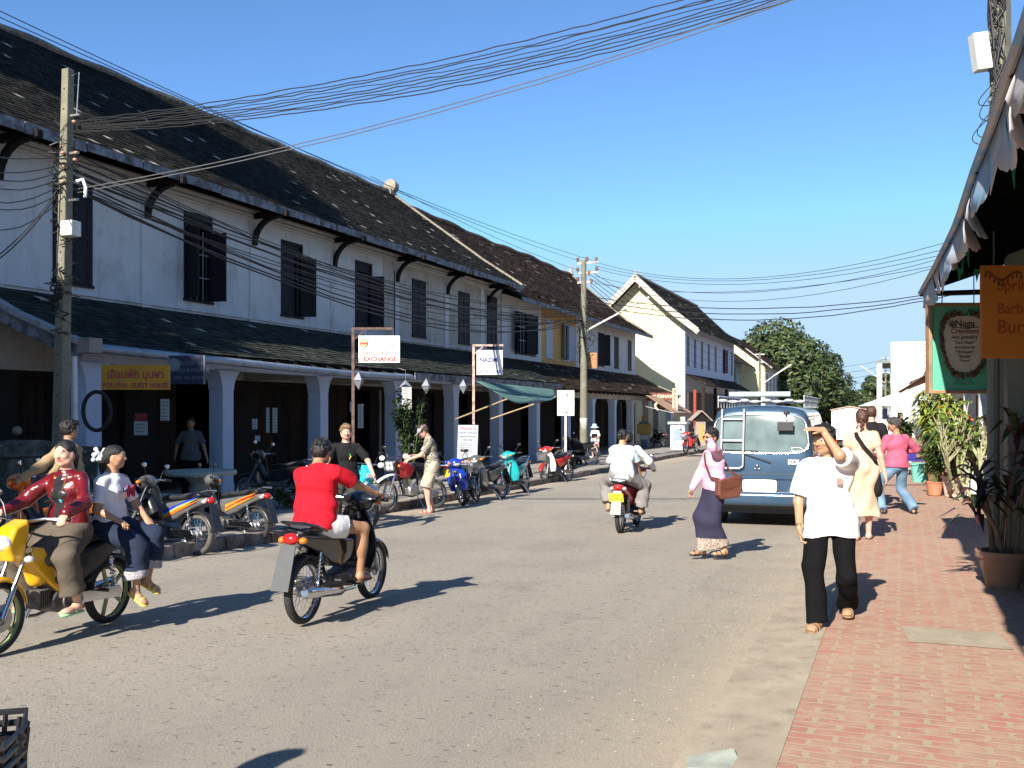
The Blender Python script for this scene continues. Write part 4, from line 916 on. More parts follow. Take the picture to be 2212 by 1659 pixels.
def person(label, loc, yaw, h=1.68, sex='m', pelvis=(0,0,.92), lean=(0,0,1), twist=0, fwd=None, look=(0,0), tilt=0, hands=None, elb=None, feet=None, knees=None, footyaw=(0,0), skinm=SK_T,
           hair='short', hairm=HAIRB, top=None, bottom=None, shoes=None, res=.010, seed=0, hcurl=(.5,.5), hdir=None, hn=None, fat=1.0, group=None, footdir=None, smile=True, eyes=True, headdrop=0, shrug=(0,0), thumbs=(None,None), headf=.0):
    """a figure facing +x with its left along +y; hands, feet and knees are posed by targets"""
    q = h/1.70; P = V(pelvis)
    up = V(lean).normalized(); f0 = V((1,0,0)) if fwd is None else V(fwd); f0 = (f0-V((0,0,1))*0).normalized(); l0 = V((0,0,1)).cross(f0).normalized(); fp = l0.cross(V((0,0,1))).normalized()
    tw = Matrix.Rotation(twist, 3, up); lc = (tw@l0); lc = (lc-up*lc.dot(up)).normalized(); fc = lc.cross(up).normalized()   # chest frame
    N = P+up*.50*q; sh = (.152 if sex == 'f' else .172)*q*(.9+.1*fat)
    S = {1: P+up*.432*q+lc*sh+up*shrug[0], -1: P+up*.432*q-lc*sh+up*shrug[1]}
    hy, hp = look; hm = Matrix.Rotation(hy, 3, 'Z') @ Matrix.Rotation(-math.atan2(fp.y, fp.x)*0, 3, 'Z'); hf = (hm@fp); hl = V((0,0,1)).cross(hf).normalized()
    hu = (V((0,0,1))*math.cos(hp)+hf*math.sin(hp)).normalized(); hf = hl.cross(hu).normalized()
    hl2 = (Matrix.Rotation(tilt, 3, hf)@hl); hu = hf.cross(hl2).normalized() * 1; hl = hl2
    if hu.dot(V((0,0,1))) < 0: hu = -hu
    H = N + (up*.45+hu*.55).normalized()*(.165-headdrop)*q + hf*(.022+headf)*q
    HR = Matrix((hf, hl, hu)).transposed()
    hip = {s: P + l0*.088*q*s - V((0,0,.02)) for s in (1,-1)}
    feet = feet or {1: (.0,.11,.0), -1: (.0,-.11,.0)}; knees = knees or {1: (1,.12,0), -1: (1,-.12,0)}
    an, kn = {}, {}
    for s in (1,-1):
        t = V(feet[s])+V((0,0,.085*q)); kn[s], an[s] = ik(hip[s], t, .43*q, .41*q, knees[s])
    hands = hands or {1: P+V((.03,.30*q,-.13)), -1: P+V((.03,-.30*q,-.13))}
    elb = elb or {1: (-1,.4,0), -1: (-1,-.4,0)}; el, wr = {}, {}
    for s in (1,-1): el[s], wr[s] = ik(S[s], V(hands[s]), .285*q, .255*q, elb[s])
    # ---- body
    s_ = SDF()
    def torso(o, g=0.0, k=.03, belly=0.0):
        b = fat
        o.ell(P+V((0,0,.0)), ((.118+g)*q*b, (.158+g)*q*b, (.115+g)*q), Matrix((fp, l0, V((0,0,1)))).transposed(), k=k)
        CR = Matrix((fc, lc, up)).transposed()
        o.ell(P+up*.15*q+fc*belly, ((.100+g)*q*b, ((.130 if sex == 'f' else .146)+g)*q*b, (.17)*q), CR, k=k)
        o.ell(P+up*.33*q, ((.105+g)*q*b, (.150+g)*q*b, (.175)*q), CR, k=k)
        for s in (1,-1):
            o.cap(S[s]-lc*s*.03, P+up*.30*q+lc*s*.08*q, (.048+g)*q, (.07+g)*q, k=k)
            o.ell(S[s]-V((0,0,.006)), ((.046+g*.6)*q,)*3, k=k*.5); o.cap(N-up*.055*q+lc*s*.03, S[s]-lc*s*.02+up*.002, (.042+g*.6)*q, (.042+g*.6)*q, k=k*.8)
        o.cap(N-up*.05*q+lc*.0, N-up*.02*q, (.08+g)*q, (.06+g)*q, k=k)
        if sex == 'f':
            for s in (1,-1): o.ell(P+up*.31*q+fc*(.075+g*.6)*q+lc*s*.065*q, ((.05+g*.5)*q,)*3, k=.03)
    torso(s_)
    s_.cap(N-up*.03*q-hf*.01, H-hu*.06*q-hf*.018*q, .056*q, .05*q, k=.03)
    def arm(o, s, g=0.0, k=.03, f0=0.0, f1=1.0, g1=None):
        g1 = g if g1 is None else g1
        o.cap(S[s], el[s], (.047+g)*q, (.037+g)*q, k=k); o.cap(el[s], wr[s], (.038+g)*q, (.026+g1)*q, k=k)
    for s in (1,-1):
        arm(s_, s); wd = (wr[s]-el[s]).normalized(); dd = V(hdir[s]) if hdir and hdir.get(s) else wd; nn = V(hn[s]) if hn and hn.get(s) else -lc*s
        hand(s_, wr[s], dd, nn, fc if abs(nn.dot(fc)) < .8 else up, hs=q*.98, curl=hcurl[0 if s > 0 else 1], k=min(.004, res*.5), thumb=thumbs[0 if s > 0 else 1])
        s_.cap(hip[s], kn[s], .083*q*fat, .055*q, k=.05); s_.cap(kn[s], an[s], .053*q, .034*q, k=.03)
        sd_ = (kn[s]-an[s]).normalized(); fw = V(footdir[s]).normalized() if footdir else Matrix.Rotation(footyaw[0 if s > 0 else 1], 3, 'Z')@fp
        bk = -fw; s_.ell(an[s]+sd_*.27*q+bk*.018*q, (.046*q,.048*q,.11*q), k=.04)
        fz = V((0,0,1)) if not footdir else fw.cross(l0 if abs(fw.dot(l0)) < .9 else fp).cross(fw)*-1
        fz = (V((0,0,1))-fw*fw.z).normalized(); fl = fz.cross(fw)
        FR_ = Matrix((fw, fl, fz)).transposed(); base = an[s]-fz*.085*q
        s_.ell(base+fw*.0*q+fz*.035*q, (.05*q,.033*q,.035*q), FR_, k=.03); s_.cap(base+fz*.035*q, base+fw*.13*q+fz*.022*q, .034*q, .03*q, k=.03, flat=fz, f=.8)
        s_.ell(base+fw*.12*q+fz*.02*q, (.06*q,.043*q,.02*q), FR_, k=.02)
        for i in range(5):
            tp = base+fw*(.175-.008*i-.003*i*i)*q+fl*(s*-1)*(.030-.0155*i)*q+fz*.014*q; s_.cap(tp-fw*.04*q, tp, .0115*q if i == 0 else .0085*q, k=.004)
    # head
    def hp_(x, y, z): return H+(hf*x+hl*y+hu*z)*q
    s_.ell(hp_(-.012,0,.022), (.092*q,.074*q,.086*q), HR, k=.03); s_.ell(hp_(.022,0,-.03), (.062*q,.060*q,.075*q), HR, k=.03)
    s_.ell(hp_(.052,0,-.082), (.026*q,.03*q,.022*q), HR, k=.025)
    for s in (1,-1):
        s_.cap(hp_(.03,s*.05,-.065), hp_(-.005,s*.062,-.03), .02*q, .018*q, k=.03); s_.ell(hp_(.058,s*.038,-.018), (.022*q,.022*q,.016*q), HR, k=.02)
        s_.ell(hp_(-.005,s*.076,-.012), (.018*q,.009*q,.03*q), HR, k=.008)
        s_.ell(hp_(.088,s*.031,.014), (.016*q,.020*q,.011*q), HR, k=.01, mode='s')
    s_.cap(hp_(.078,0,.03), hp_(.078,.0,.028), .01*q, k=.02); s_.cap(hp_(.076,-.032,.033), hp_(.076,.032,.033), .010*q, k=.015)
    s_.cap(hp_(.080,0,.012), hp_(.100,0,-.020), .009*q, .013*q, k=.012); s_.ell(hp_(.088,.012,-.026), (.012*q,.009*q,.008*q), HR, k=.006); s_.ell(hp_(.088,-.012,-.026), (.012*q,.009*q,.008*q), HR, k=.006)
    if eyes and res < .012:
        mz = -.052
        s_.cap(hp_(.080,-.020,mz+(.004 if smile else 0)), hp_(.087,0,mz), .0065*q, .008*q, k=.004, id=1); s_.cap(hp_(.080,.020,mz+(.004 if smile else 0)), hp_(.087,0,mz), .0065*q, .008*q, k=.004, id=1)
        for s in (1,-1):
            s_.ell(hp_(.074,s*.031,.012), (.012*q,.0155*q,.0075*q), HR, k=.002, id=2); s_.ell(hp_(.081,s*.030,.0115), (.008*q,.007*q,.0062*q), HR, k=.001, id=3)
            s_.cap(hp_(.083,s*.016,.034), hp_(.074,s*.048,.033), .0052*q, .004*q, k=.003, id=4)
    body = s_.build('person', [skinm, LIP, EYEW, EYED, BROW], None, res=res); body.location = loc; body.rotation_euler = (0,0,yaw)
    tag(body, label, 'person', group)
    # ---- hair
    if hair and hair != 'none':
        o = SDF()
        if hair in ('short','crop'):
            o.ell(hp_(-.018,0,.036), (.100*q,.082*q,.088*q), HR, k=.02); o.ell(hp_(-.04,0,-.005), (.075*q,.078*q,.07*q), HR, k=.02)
            if hair == 'short':
                o.cap(hp_(.05,-.03,.095), hp_(.07,.03,.085), .03*q, k=.03); o.ell(hp_(.02,.0,.09),(.07*q,.06*q,.035*q),HR,k=.03)
            cut0 = .052
        else:
            o.ell(hp_(-.018,0,.032), (.098*q,.081*q,.086*q), HR, k=.02); o.ell(hp_(-.045,0,-.01), (.065*q,.078*q,.075*q), HR, k=.02); cut0 = .058
            if hair == 'bun': o.ell(hp_(-.125,0,.0), (.04*q,.045*q,.045*q), HR, k=.02)
            if hair == 'ponytail': o.cap(hp_(-.10,0,.01), hp_(-.13,0,-.05), .03*q, k=.02); o.cap(hp_(-.13,0,-.05), hp_(-.11,0,-.2), .035*q, .02*q, k=.02)
            if hair == 'long':
                o.cap(hp_(-.07,-.05,-.04), hp_(-.09,-.05,-.13), .045*q, .03*q, k=.03); o.cap(hp_(-.07,.05,-.04), hp_(-.09,.05,-.13), .045*q, .03*q, k=.03)
            if hair == 'braid':
                for i in range(9):
                    z = -.01-.034*i; sg = 1 if i % 2 else -1; o.ell(hp_(-.105+.004*i,sg*.009,z), (.024*q,.025*q-.001*i,.026*q), HR, k=.008)
        o.ell(hp_(.095,0,-.03), (.075*q,.068*q,.098*q), HR, k=.015, mode='s')      # face opening
        for s in (1,-1): o.ell(hp_(.01,s*.085,-.03), (.032*q,.025*q,.045*q), HR, k=.01, mode='s')
        if hair in ('short','crop'): o.plane(hp_(-.06,0,-.075), -hu)
        if res < .012:
            rgh = random.Random(seed+5)
            for i in range(150):
                a_ = rgh.uniform(0, 6.28); el_ = rgh.uniform(-.5, 1.45); d = V((math.cos(a_)*math.cos(el_), math.sin(a_)*math.cos(el_), math.sin(el_)))
                if d.x > .55 and d.z < .45: continue
                if hair not in ('short','crop'): break
                p0 = V((-.018+d.x*.096, d.y*.080, .034+d.z*.086)); tg = (V((-.6,0,-.8))-d*V((-.6,0,-.8)).dot(d)+V((rgh.gauss(0,.5),rgh.gauss(0,.5),rgh.gauss(0,.3)))).normalized(); p1 = p0+tg*rgh.uniform(.02,.04)+d*rgh.uniform(.002,.010)
                if p1.z < -.07: continue
                o.cap(hp_(*p0), hp_(*p1), .012*q, .004*q, k=.006)
        rr = max(res*.75, .0058); o.build('hair', hairm, body, res=rr, noise=folds(.0022, seed, (60,60,25), 6))
    # ---- top
    G = {'loose': .022}
    if top:
        g = top.get('loose', .012)/q; o = SDF(); torso(o, g, k=.03, belly=top.get('belly', .0))
        L = top.get('length', .10); hem = P-V((0,0,L*q)); fl = top.get('flare', .0)
        o.cap(P+up*.10*q, hem, (.128+g)*q*fat, (.140+g+fl)*q*fat, k=.05, flat=fp, f=.80); o.cap(P+up*.10*q+l0*.03, hem+l0*.035, (.12+g)*q, (.128+g+fl)*q, k=.03, flat=fp, f=.8); o.cap(P+up*.10*q-l0*.03, hem-l0*.035, (.12+g)*q, (.128+g+fl)*q, k=.03, flat=fp, f=.8)
        o.ell(P, ((.126+g)*q*fat, (.166+g)*q*fat, .15*q), Matrix((fp, l0, V((0,0,1)))).transposed(), k=.03)
        [o.cap(hip[s], hip[s]+(kn[s]-hip[s])*.5, (.095+g*1.1)*q*fat, (.088+g*1.1)*q*fat, k=.03) for s in (1,-1) if hip[s].z-kn[s].z > .25]
        o.plane(hem, (0,0,-1) if not top.get('seat') else (V((0,0,-1))-fp*.35), k=.005)
        o.plane(N+up*.012*q, up, k=.008)
        sl = top.get('sleeve', 'short')
        for s in (1,-1):
            if sl == 'short': e = S[s]+(el[s]-S[s])*.80; o.cap(S[s]+(S[s]-e)*.02, e, (.051+g*.5)*q, (.046+g*1.15)*q, k=.02, cut=True); 
            elif sl == 'cap': o.cap(S[s], S[s]+(el[s]-S[s])*.42, (.054+g)*q, (.052+g)*q, k=.02)
            elif sl in ('long','roll'):
                o.cap(S[s], el[s], (.053+g*.5)*q, (.041+g)*q, k=.02); o.cap(el[s], el[s]+(wr[s]-el[s])*(.93 if sl == 'long' else .55), (.041+g)*q, (.030+g*.8)*q, k=.015)
        if top.get('collar'):
            o.cap(N-up*.0*q+fc*.0, N+up*.022*q, .078*q, .072*q, k=.008, cut=True); 
        if top.get('open'): pass
        rr = max(res*.95, .007)
        for pt_ in top.get('paint', []): pt_(o, dict(P=P,N=N,fc=fc,lc=lc,up=up,q=q))
        t = o.build(top.get('name','shirt'), top['mat'], body, res=rr, noise=folds(top.get('fold', .0045)*1.35, seed+1, n=7, lim=g*q*.45))
        if top.get('inner') is not None:
            o = SDF(); torso(o, g-.006, k=.05); o.cap(P+up*.10*q, P-V((0,0,.06*q)), (.125+g)*q, (.13+g)*q, k=.05, flat=fp, f=.85); 
            o.ell(P+up*.25*q+fc*.10*q, (.085*q,.058*q,.22*q), Matrix((fc,lc,up)).transposed(), k=.03); o.plane(N-up*.03*q, up); o.build('undershirt', top['inner'], body, res=rr)
        for fnc in top.get('extra', []): fnc(body, dict(P=P,N=N,S=S,fc=fc,lc=lc,up=up,q=q,H=H,hf=hf,hl=hl,hu=hu,el=el,wr=wr,fp=fp,l0=l0,kn=kn,an=an))
    # ---- bottom
    if bottom:
        g = bottom.get('loose', .018)/q; kd = bottom['kind']; o = SDF(); wz = bottom.get('waist', .09)
        if kd in ('trousers','shorts'):
            o.ell(P, ((.120+g*.6)*q*fat, (.158+g*.6)*q*fat, .125*q), Matrix((fp, l0, V((0,0,1)))).transposed(), k=.04)
            for s in (1,-1):
                if kd == 'trousers':
                    b = bottom.get('bell', 0); o.cap(hip[s], kn[s], (.086+g*.7)*q*fat, (.060+g)*q, k=.05); e = an[s]+(kn[s]-an[s]).normalized()*bottom.get('rise', -.02)*q
                    o.cap(kn[s], e, (.058+g)*q, (.046+g+b)*q, k=.02, cut=True)
                else:
                    e = hip[s]+(kn[s]-hip[s])*bottom.get('len', .8); d = (kn[s]-hip[s]).normalized(); o.cap(hip[s], e, (.088+g)*q*fat, (.074+g*1.4)*q, k=.04)
                    o.cap(e, e+d*.2, .14, .14, k=.001, mode='s', cut=True)
        else:
            n_ = bottom.get('len', .8); o.ell(P, ((.120+g*.6)*q*fat, (.16+g*.6)*q*fat, .125*q), Matrix((fp, l0, V((0,0,1)))).transposed(), k=.04)
            K = {s: kn[s] for s in (1,-1)}; E = {s: kn[s]+(an[s]-kn[s])*n_ for s in (1,-1)}
            mid = lambda a, b: (a+b)*.5
            for s in (1,-1): o.cap(hip[s], K[s], (.088+g)*q, (.066+g)*q, k=.06); o.cap(K[s], E[s], (.066+g)*q, (.062+g+bottom.get('flare',0))*q, k=.05)
            o.cap(P, mid(K[1],K[-1]), (.12+g)*q, (.062+g)*q, k=.08); o.cap(mid(K[1],K[-1]), mid(E[1],E[-1]), (.062+g)*q, (.056+g+bottom.get('flare',0))*q, k=.08)
            d = (mid(E[1],E[-1])-mid(K[1],K[-1])).normalized(); o.plane(mid(E[1],E[-1])-d*.01, d, k=.004)
        if bottom.get('top') != 'hide': o.plane(P+up*wz*q, up, k=.006)
        rr = max(res*.95, .007)
        if bottom.get('hem'):
            for s in (1,-1):
                if kd == 'skirt':
                    a_ = (an[1]+an[-1])*.5+V((0,0,-.12)); o.cap(a_, a_+V((0,0,bottom['hem']+.08)), .4, .4, id=1, mode='p', cut=True); continue
                a_ = an[s]+(kn[s]-an[s]).normalized()*(bottom.get('rise',0)*q-.01); o.cap(a_, a_+(kn[s]-an[s]).normalized()*bottom['hem'], .14, .14, id=1, mode='p', cut=True)
        bt = o.build(bottom.get('name', kd), bottom['mat'], body, res=rr, noise=folds(bottom.get('fold', .0045)*1.5, seed+2, (14,14,16), n=7, lim=g*q*.45))
    # ---- shoes
    if shoes:
        for s in (1,-1):
            fw = V(footdir[s]).normalized() if footdir else Matrix.Rotation(footyaw[0 if s > 0 else 1], 3, 'Z')@fp; fz = (V((0,0,1))-fw*fw.z).normalized(); fl = fz.cross(fw); b = an[s]-fz*.085*q; FR_ = Matrix((fw, fl, fz)).transposed()
            o = SDF(); kd = shoes['kind']; hh = shoes.get('heel', 0)
            o.cap(b-fw*.03*q-fz*.004, b+fw*.145*q-fz*.004, .040*q, .047*q, k=.01, flat=fz, f=.36 if kd != 'shoe' else .5)
            if kd == 'shoe': o.cap(b+fz*.03*q, b+fw*.14*q+fz*.02*q, .042*q, .040*q, k=.03, flat=fz, f=.85); o.cap(b+fz*.03*q, b+fz*.075*q, .040*q, .040*q, k=.02)
            elif kd == 'sandal':
                for x in (.045,.115): o.cap(b+fw*x*q+fz*.012*q, b+fw*(x+.028)*q+fz*.012*q, .047*q, .047*q, k=.004, flat=fz, f=.98, cut=True)
            elif kd == 'strap':
                for x in (.0,.06,.12): o.cap(b+fw*x*q+fz*(.04 if x < .01 else .014)*q, b+fw*(x+.018)*q+fz*(.04 if x < .01 else .014)*q, .045*q, .045*q, k=.004, flat=fz, f=.98, cut=True)
            else: o.cap(b+fw*.10*q+fl*.02*q+fz*.03*q, b+fw*.05*q+fl*.04*q+fz*.01*q, .007, k=.003); o.cap(b+fw*.10*q+fz*.03*q, b+fw*.05*q-fl*.04*q+fz*.01*q, .007, k=.003)
            if hh: o.cap(b-fw*.02*q, b-fw*.02*q-fz*hh, .022*q, .016*q, k=.006)
            o.build('shoe' if kd == 'shoe' else 'sandal', shoes['mat'], body, res=max(res*.8,.006))
    body['_'] = 0; del body['_']
    return body, dict(P=P,N=N,S=S,fc=fc,lc=lc,up=up,q=q,H=H,hf=hf,hl=hl,hu=hu,el=el,wr=wr,fp=fp,l0=l0,kn=kn,an=an)
# ================================================================== motorbikes and people in their places
def loc_(loc, yaw, p):      # world point -> figure's own frame
    return Matrix.Rotation(-yaw, 3, 'Z') @ (V(p)-V(loc))
def G(px, py, z=None, Y=None): return at(px, py, z=z, Y=Y)
def dy(d): return R(d)
P_BLK = paint('black', (.012,.012,.014)); P_RED = paint('red', (.42,.015,.015)); P_YEL = paint('yellow', (.80,.42,.008)); P_SIL = M('paint_graphite', (.10,.10,.105), .3, metal=.5, coat=.6)
P_SLV = M('paint_silver', (.17,.17,.165), .35, metal=.5, coat=.5); P_BLU = paint('blue', (.01,.04,.42)); P_GRY = paint('grey_green', (.10,.10,.085)); P_TUR = paint('turquoise', (.01,.34,.36)); P_MAR = paint('maroon', (.20,.008,.015)); P_CYAN = paint('cyan', (.03,.50,.56)); P_OR = paint('orange', (.72,.15,.015)); P_WHT = paint('white', (.75,.75,.72)); P_GOLD = paint('gold', (.50,.22,.03)); P_LIME = paint('lime', (.32,.36,.10))
CHL = 'motorbikes parked along the kerb'
# --- yellow bike with two women
yb, yl = dy(-108), V((-3.415,7.46,0))
yel = scooter('yellow motorbike with black engine carrying two women', yl, yb, P_YEL, sc=.93, sport=True, leg=False, style='mag', rimm=M('green_rim', (.30,.34,.16), .4, metal=.3), group='motorbikes being ridden', rail=False, plate=False, stand=False, tyre=RUB)
skD = cloth('brown_skirt', (.105,.085,.065)); JK = M('red_leather', (.13,.006,.010), .28, var=.25, vs=8, coat=.3, bump=.25, bs=35); BT = cloth('black_top', (.018,.018,.022))
def necklace(b, j):
    N, fc, up, q = j['N'], j['fc'], j['up'], j['q']; m = MB(); pts = [N+j['lc']*.055*math.cos(a)+fc*(.075+.05*math.sin(a)*.6)-up*(.02+.13*math.sin(a)) for a in np.linspace(0, PI, 12)]
    m.tube(pts, .003, 5); p = pts[6]+fc*.0; m.ball(p, .012, 8, 6); m.build('necklace', M('gold', (.75,.45,.12), .3, metal=.8), b)
def lapels(b, j):
    P, N, fc, up, lc = j['P'], j['N'], j['fc'], j['up'], j['lc']
    for s in (1,-1):
        m = MB(); a = N+fc*.045+lc*s*.075; m.add([a+up*.02, a+lc*s*.065-up*.045+fc*.05, a-up*.16+fc*.085+lc*s*.02, a-up*.10+fc*.085-lc*s*.025], [(0,1,2,3)]); o = m.build('lapel', JK, b); md = o.modifiers.new('t','SOLIDIFY'); md.thickness = .008
body, j = person('woman in a shiny red leather jacket and long brown skirt driving the yellow motorbike', yl, yb, h=1.49, sex='f', pelvis=(-.14,.0,.80), lean=(.06,.0,1), look=(R(6),R(6)),
    hands={1:(.23,.29,.955),-1:(.23,-.29,.955)}, elb={1:(-1,.8,-.6),-1:(-1,-.8,-.6)}, hdir={1:(.7,.2,-.5),-1:(.7,-.2,-.5)}, hn={1:(-.2,.0,-1),-1:(-.2,0,-1)}, hcurl=(1.0,1.1), feet={1:(.03,.22,.22),-1:(.03,-.22,.22)}, knees={1:(1,.35,.6),-1:(1,-.35,.6)},
    skinm=SK_L, hair='ponytail', res=.0085, top=dict(mat=[JK,BT,M('cyan_print',(.05,.35,.45),.7)], name='leather_jacket', sleeve='long', length=.10, loose=.016, fold=.007, seat=True, collar=True, extra=[necklace], paint=[lambda o, j: (o.ell(j['P']+j['up']*.22+j['fc']*.17, (.13,.058,.30), Matrix((j['fc'],j['lc'],j['up'])).transposed(), id=1, mode='p'), o.ell(j['P']+j['up']*.24+j['fc']*.16+j['lc']*.01, (.10,.02,.02), id=2, mode='p'))]), bottom=dict(kind='skirt', mat=skD, len=.75, loose=.02, fold=.008, flare=.02), shoes=dict(kind='flop', mat=M('green_flop',(.25,.50,.25),.7)), seed=3, smile=False)
WT = cloth('white_tee', (.72,.73,.75)); DN = cloth('dark_denim', (.018,.026,.05)); BANDM = M('woven_band', (.30,.28,.30), .9, var=.6, vs=90)
def bigM(b, j):
    P, fc, up, lc = j['P'], j['fc'], j['up'], j['lc']; m = M('crimson_print', (.35,.02,.05), .8)
    X = lc; Z = (fc+up*0).normalized(); Y = up; o = text('M', .13, m, b, (0,0,0), (0,0,0), ext=.006, bold=.004); o.matrix_local = Matrix.Translation(P+up*.27+fc*.155+lc*.035) @ Matrix((X, Z.cross(X), Z)).transposed().to_4x4()
    o = text('CLA', .055, M('grey_print', (.12,.12,.2), .8), b, (0,0,0), (0,0,0), ext=.006); o.matrix_local = Matrix.Translation(P+up*.29+fc*.153-lc*.045) @ Matrix((X, Z.cross(X), Z)).transposed().to_4x4()
def scrunchie(b, j):
    m = MB(); H, hf, hu, hl = j['H'], j['hf'], j['hu'], j['hl']; c = H-hf*.125+hu*.015; rg = random.Random(1)
    for i in range(14): m.ball(c+V((rg.uniform(-.035,.035),rg.uniform(-.035,.035),rg.uniform(-.045,.045))), .018, 8, 6)
    m.build('hair_tie', M('white_ribbon', (.75,.78,.85), .7), b, smooth=True)
def hemband(b, j):
    m = MB()
    for s in (1,-1):
        k, a = j['kn'][s], j['an'][s]; d = (a-k).normalized(); c = k+d*.27; m.cyl(c, c+d*.07, .108, .112, n=20)
    m.build('woven_hem', M('woven_hem', (.45,.42,.40), .9, var=.7, vs=70), b)
person('girl in a white T-shirt with a red letter, sitting sideways behind the driver', yl, yb, h=1.38, sex='f', pelvis=(-.50,.07,.80), fwd=(0,1,0), lean=(.0,.05,1), look=(R(22),R(2)),
    hands={1:(-.62,.32,.84),-1:(-.30,.31,.86)}, elb={1:(-.8,-.6,-.3),-1:(.5,-.5,-1)}, hn={1:(0,0,-1),-1:(0,0,-1)}, hdir={1:(.3,.8,-.5),-1:(.1,.9,-.3)}, feet={1:(-.56,.38,.32),-1:(-.40,.40,.26)}, knees={1:(-.2,1,.6),-1:(.1,1,.6)}, footdir={1:(-.1,.7,-.35),-1:(.1,.75,-.4)},
    skinm=SK_T, hair='ponytail', res=.009, top=dict(mat=WT, sleeve='short', length=.07, loose=.010, seat=False, extra=[bigM, scrunchie]), bottom=dict(kind='trousers', mat=[DN,MATS['woven_band']], hem=.07, loose=.028, bell=.035, rise=.10, fold=.006, waist=.07), shoes=dict(kind='strap', mat=M('yellow_sandal',(.70,.52,.10),.6)), seed=4)
# --- rider in red
rb, rl = dy(70.2), V((-1.472,8.48,0))
scooter('black step-through motorbike ridden by the man in the red shirt', rl, rb, P_BLK, sc=.94, group='motorbikes being ridden', stand=False, mirrors=False, lug=True, plate=False, rail=P_BLK, rimm=CHR)
RT = cloth('red_tee', (.50,.008,.02), bump=.08); SH = cloth('white_shorts', (.66,.66,.68))
def stripes(b, j):
    for s in (-1,):
        for i in range(3):
            m = MB(); h, k = j['P']+j['l0']*s*.09, j['kn'][s]; d = (k-h).normalized(); up = V((0,0,1)); sd = j['l0']*s
            for u in range(6): pass
            a = h+sd*.115+up*(.05-.03*i); m.tube([a+d*.02, a+d*.12+sd*.008, a+d*.22+sd*.004], .004, 5); m.build('side_stripe', M('stripe_dark',(.05,.06,.12),.8), b)
person('man in a red T-shirt and white shorts riding away on the black motorbike', rl, rb, h=1.54, pelvis=(-.36,.02,.80), lean=(.22,.07,1), look=(R(4),R(18)), headdrop=.025, hands={1:(.24,.30,.945),-1:(.25,-.32,.945)}, elb={1:(-.6,1,-.6),-1:(-.6,-1,-.7)},
    hdir={1:(.8,.1,-.2),-1:(.8,-.1,-.2)}, hn={1:(-.2,0,-1),-1:(-.2,0,-1)}, hcurl=(1.1,1.1), feet={1:(.0,.20,.27),-1:(.0,-.20,.27)}, knees={1:(1,.7,.8),-1:(1,-.7,.8)},
    fat=1.08, skinm=SK_D, hair='short', res=.0085, headf=.015, top=dict(mat=RT, sleeve='short', length=.06, loose=.026, fold=.007, seat=False), bottom=dict(kind='shorts', mat=SH, len=.55, loose=.022, fold=.006), shoes=dict(kind='flop', mat=M('brown_flop',(.10,.05,.03),.7)), seed=5)
# --- red bike seen from behind with two riders
bb, bl = dy(71), at(1340,1152)+V((.20,.57,0)); bl.z = road_z(bl.y)
scooter('red step-through motorbike with a yellow number plate, ridden away by two people', bl, bb, P_RED, group='motorbikes being ridden', stand=False, platetxt='กอ 5616', rail=CHR)
LB = cloth('pale_blue', (.58,.70,.75)); GT = cloth('grey_trousers', (.20,.185,.18))
person('woman in a pale blue blouse and grey trousers riding pillion on the red motorbike', bl, bb, h=1.62, sex='f', pelvis=(-.52,0,.92), lean=(.06,0,1), look=(R(-14),R(6)), fat=1.12,
    hands={1:(-.10,.22,.84),-1:(-.08,-.25,.80)}, elb={1:(-1,.6,0),-1:(-.8,-.9,0)}, hn={1:(.2,-1,-.3),-1:(.2,1,-.3)}, feet={1:(-.34,.26,.34),-1:(-.20,-.24,.29)}, knees={1:(1,.8,.6),-1:(1,-.8,.6)}, skinm=SK_T, hair='bun', hairm=HAIRB, res=.011,
    top=dict(mat=LB, sleeve='short', length=.09, loose=.028, fold=.006), bottom=dict(kind='trousers', mat=GT, loose=.03, bell=.04, rise=.05, fold=.007), shoes=dict(kind='flop', mat=SOLE), seed=6)
person('driver in a long-sleeved white shirt, mostly hidden behind the pale blue blouse', bl, bb, h=1.66, pelvis=(-.16,0,.90), lean=(.2,0,1), hands={1:(.26,.33,1.0),-1:(.27,-.34,1.0)}, elb={1:(-.5,1,-.5),-1:(-.5,-1,-.5)}, hcurl=(1.1,1.1), hn={1:(0,0,-1),-1:(0,0,-1)}, hdir={1:(.8,0,-.2),-1:(.8,0,-.2)},
    feet={1:(.02,.2,.27),-1:(.02,-.2,.27)}, knees={1:(1,.5,.7),-1:(1,-.5,.7)}, res=.013, hair='crop', headdrop=.05, top=dict(mat=cloth('white_shirt', (.70,.68,.72)), sleeve='long', length=.06, loose=.028, fold=.006), bottom=dict(kind='trousers', mat=cloth('grey_dark', (.10,.10,.11)), loose=.02), shoes=dict(kind='shoe', mat=SOLE), seed=7)
# --- parked along the kerb
def park(px, py, yawd, label, body, sc=.9, lean=-6, rear=True, **k):
    p = at(px, py); y = dy(yawd); o = .60*sc*(1 if rear else -1); c = p+V((math.cos(y)*o, math.sin(y)*o, 0)); c.z = road_z(c.y)
    return scooter(label, c, y, body, sc=sc, lean=R(lean), group=CHL, **k)
park(423,1199,153,'graphite step-through motorbike with an orange and lime stripe, parked nose to the shop', P_SLV, sc=.95, lean=6, steer=.3, tyre=RUBD, stripe=[(P_OR,0),(P_LIME,.035),(P_BLU,.06)], platetxt=None, plate=False)
park(549,1174,153,'silver step-through motorbike with a red and gold flash and grab rail, tail towards the road', P_SLV, sc=.92, lean=6, steer=-2.0, stripe=[(P_GOLD,.01),(P_RED,.04),(P_GOLD,.06)], plate=False, shield=P_BLK)
park(1084,1078,-120,'grey-green motorbike with a front basket, parked at the kerb', P_GRY, sc=.98, lean=6, steer=.25, basket=True, plate=False, fend=P_GRY, tyre=RUB)
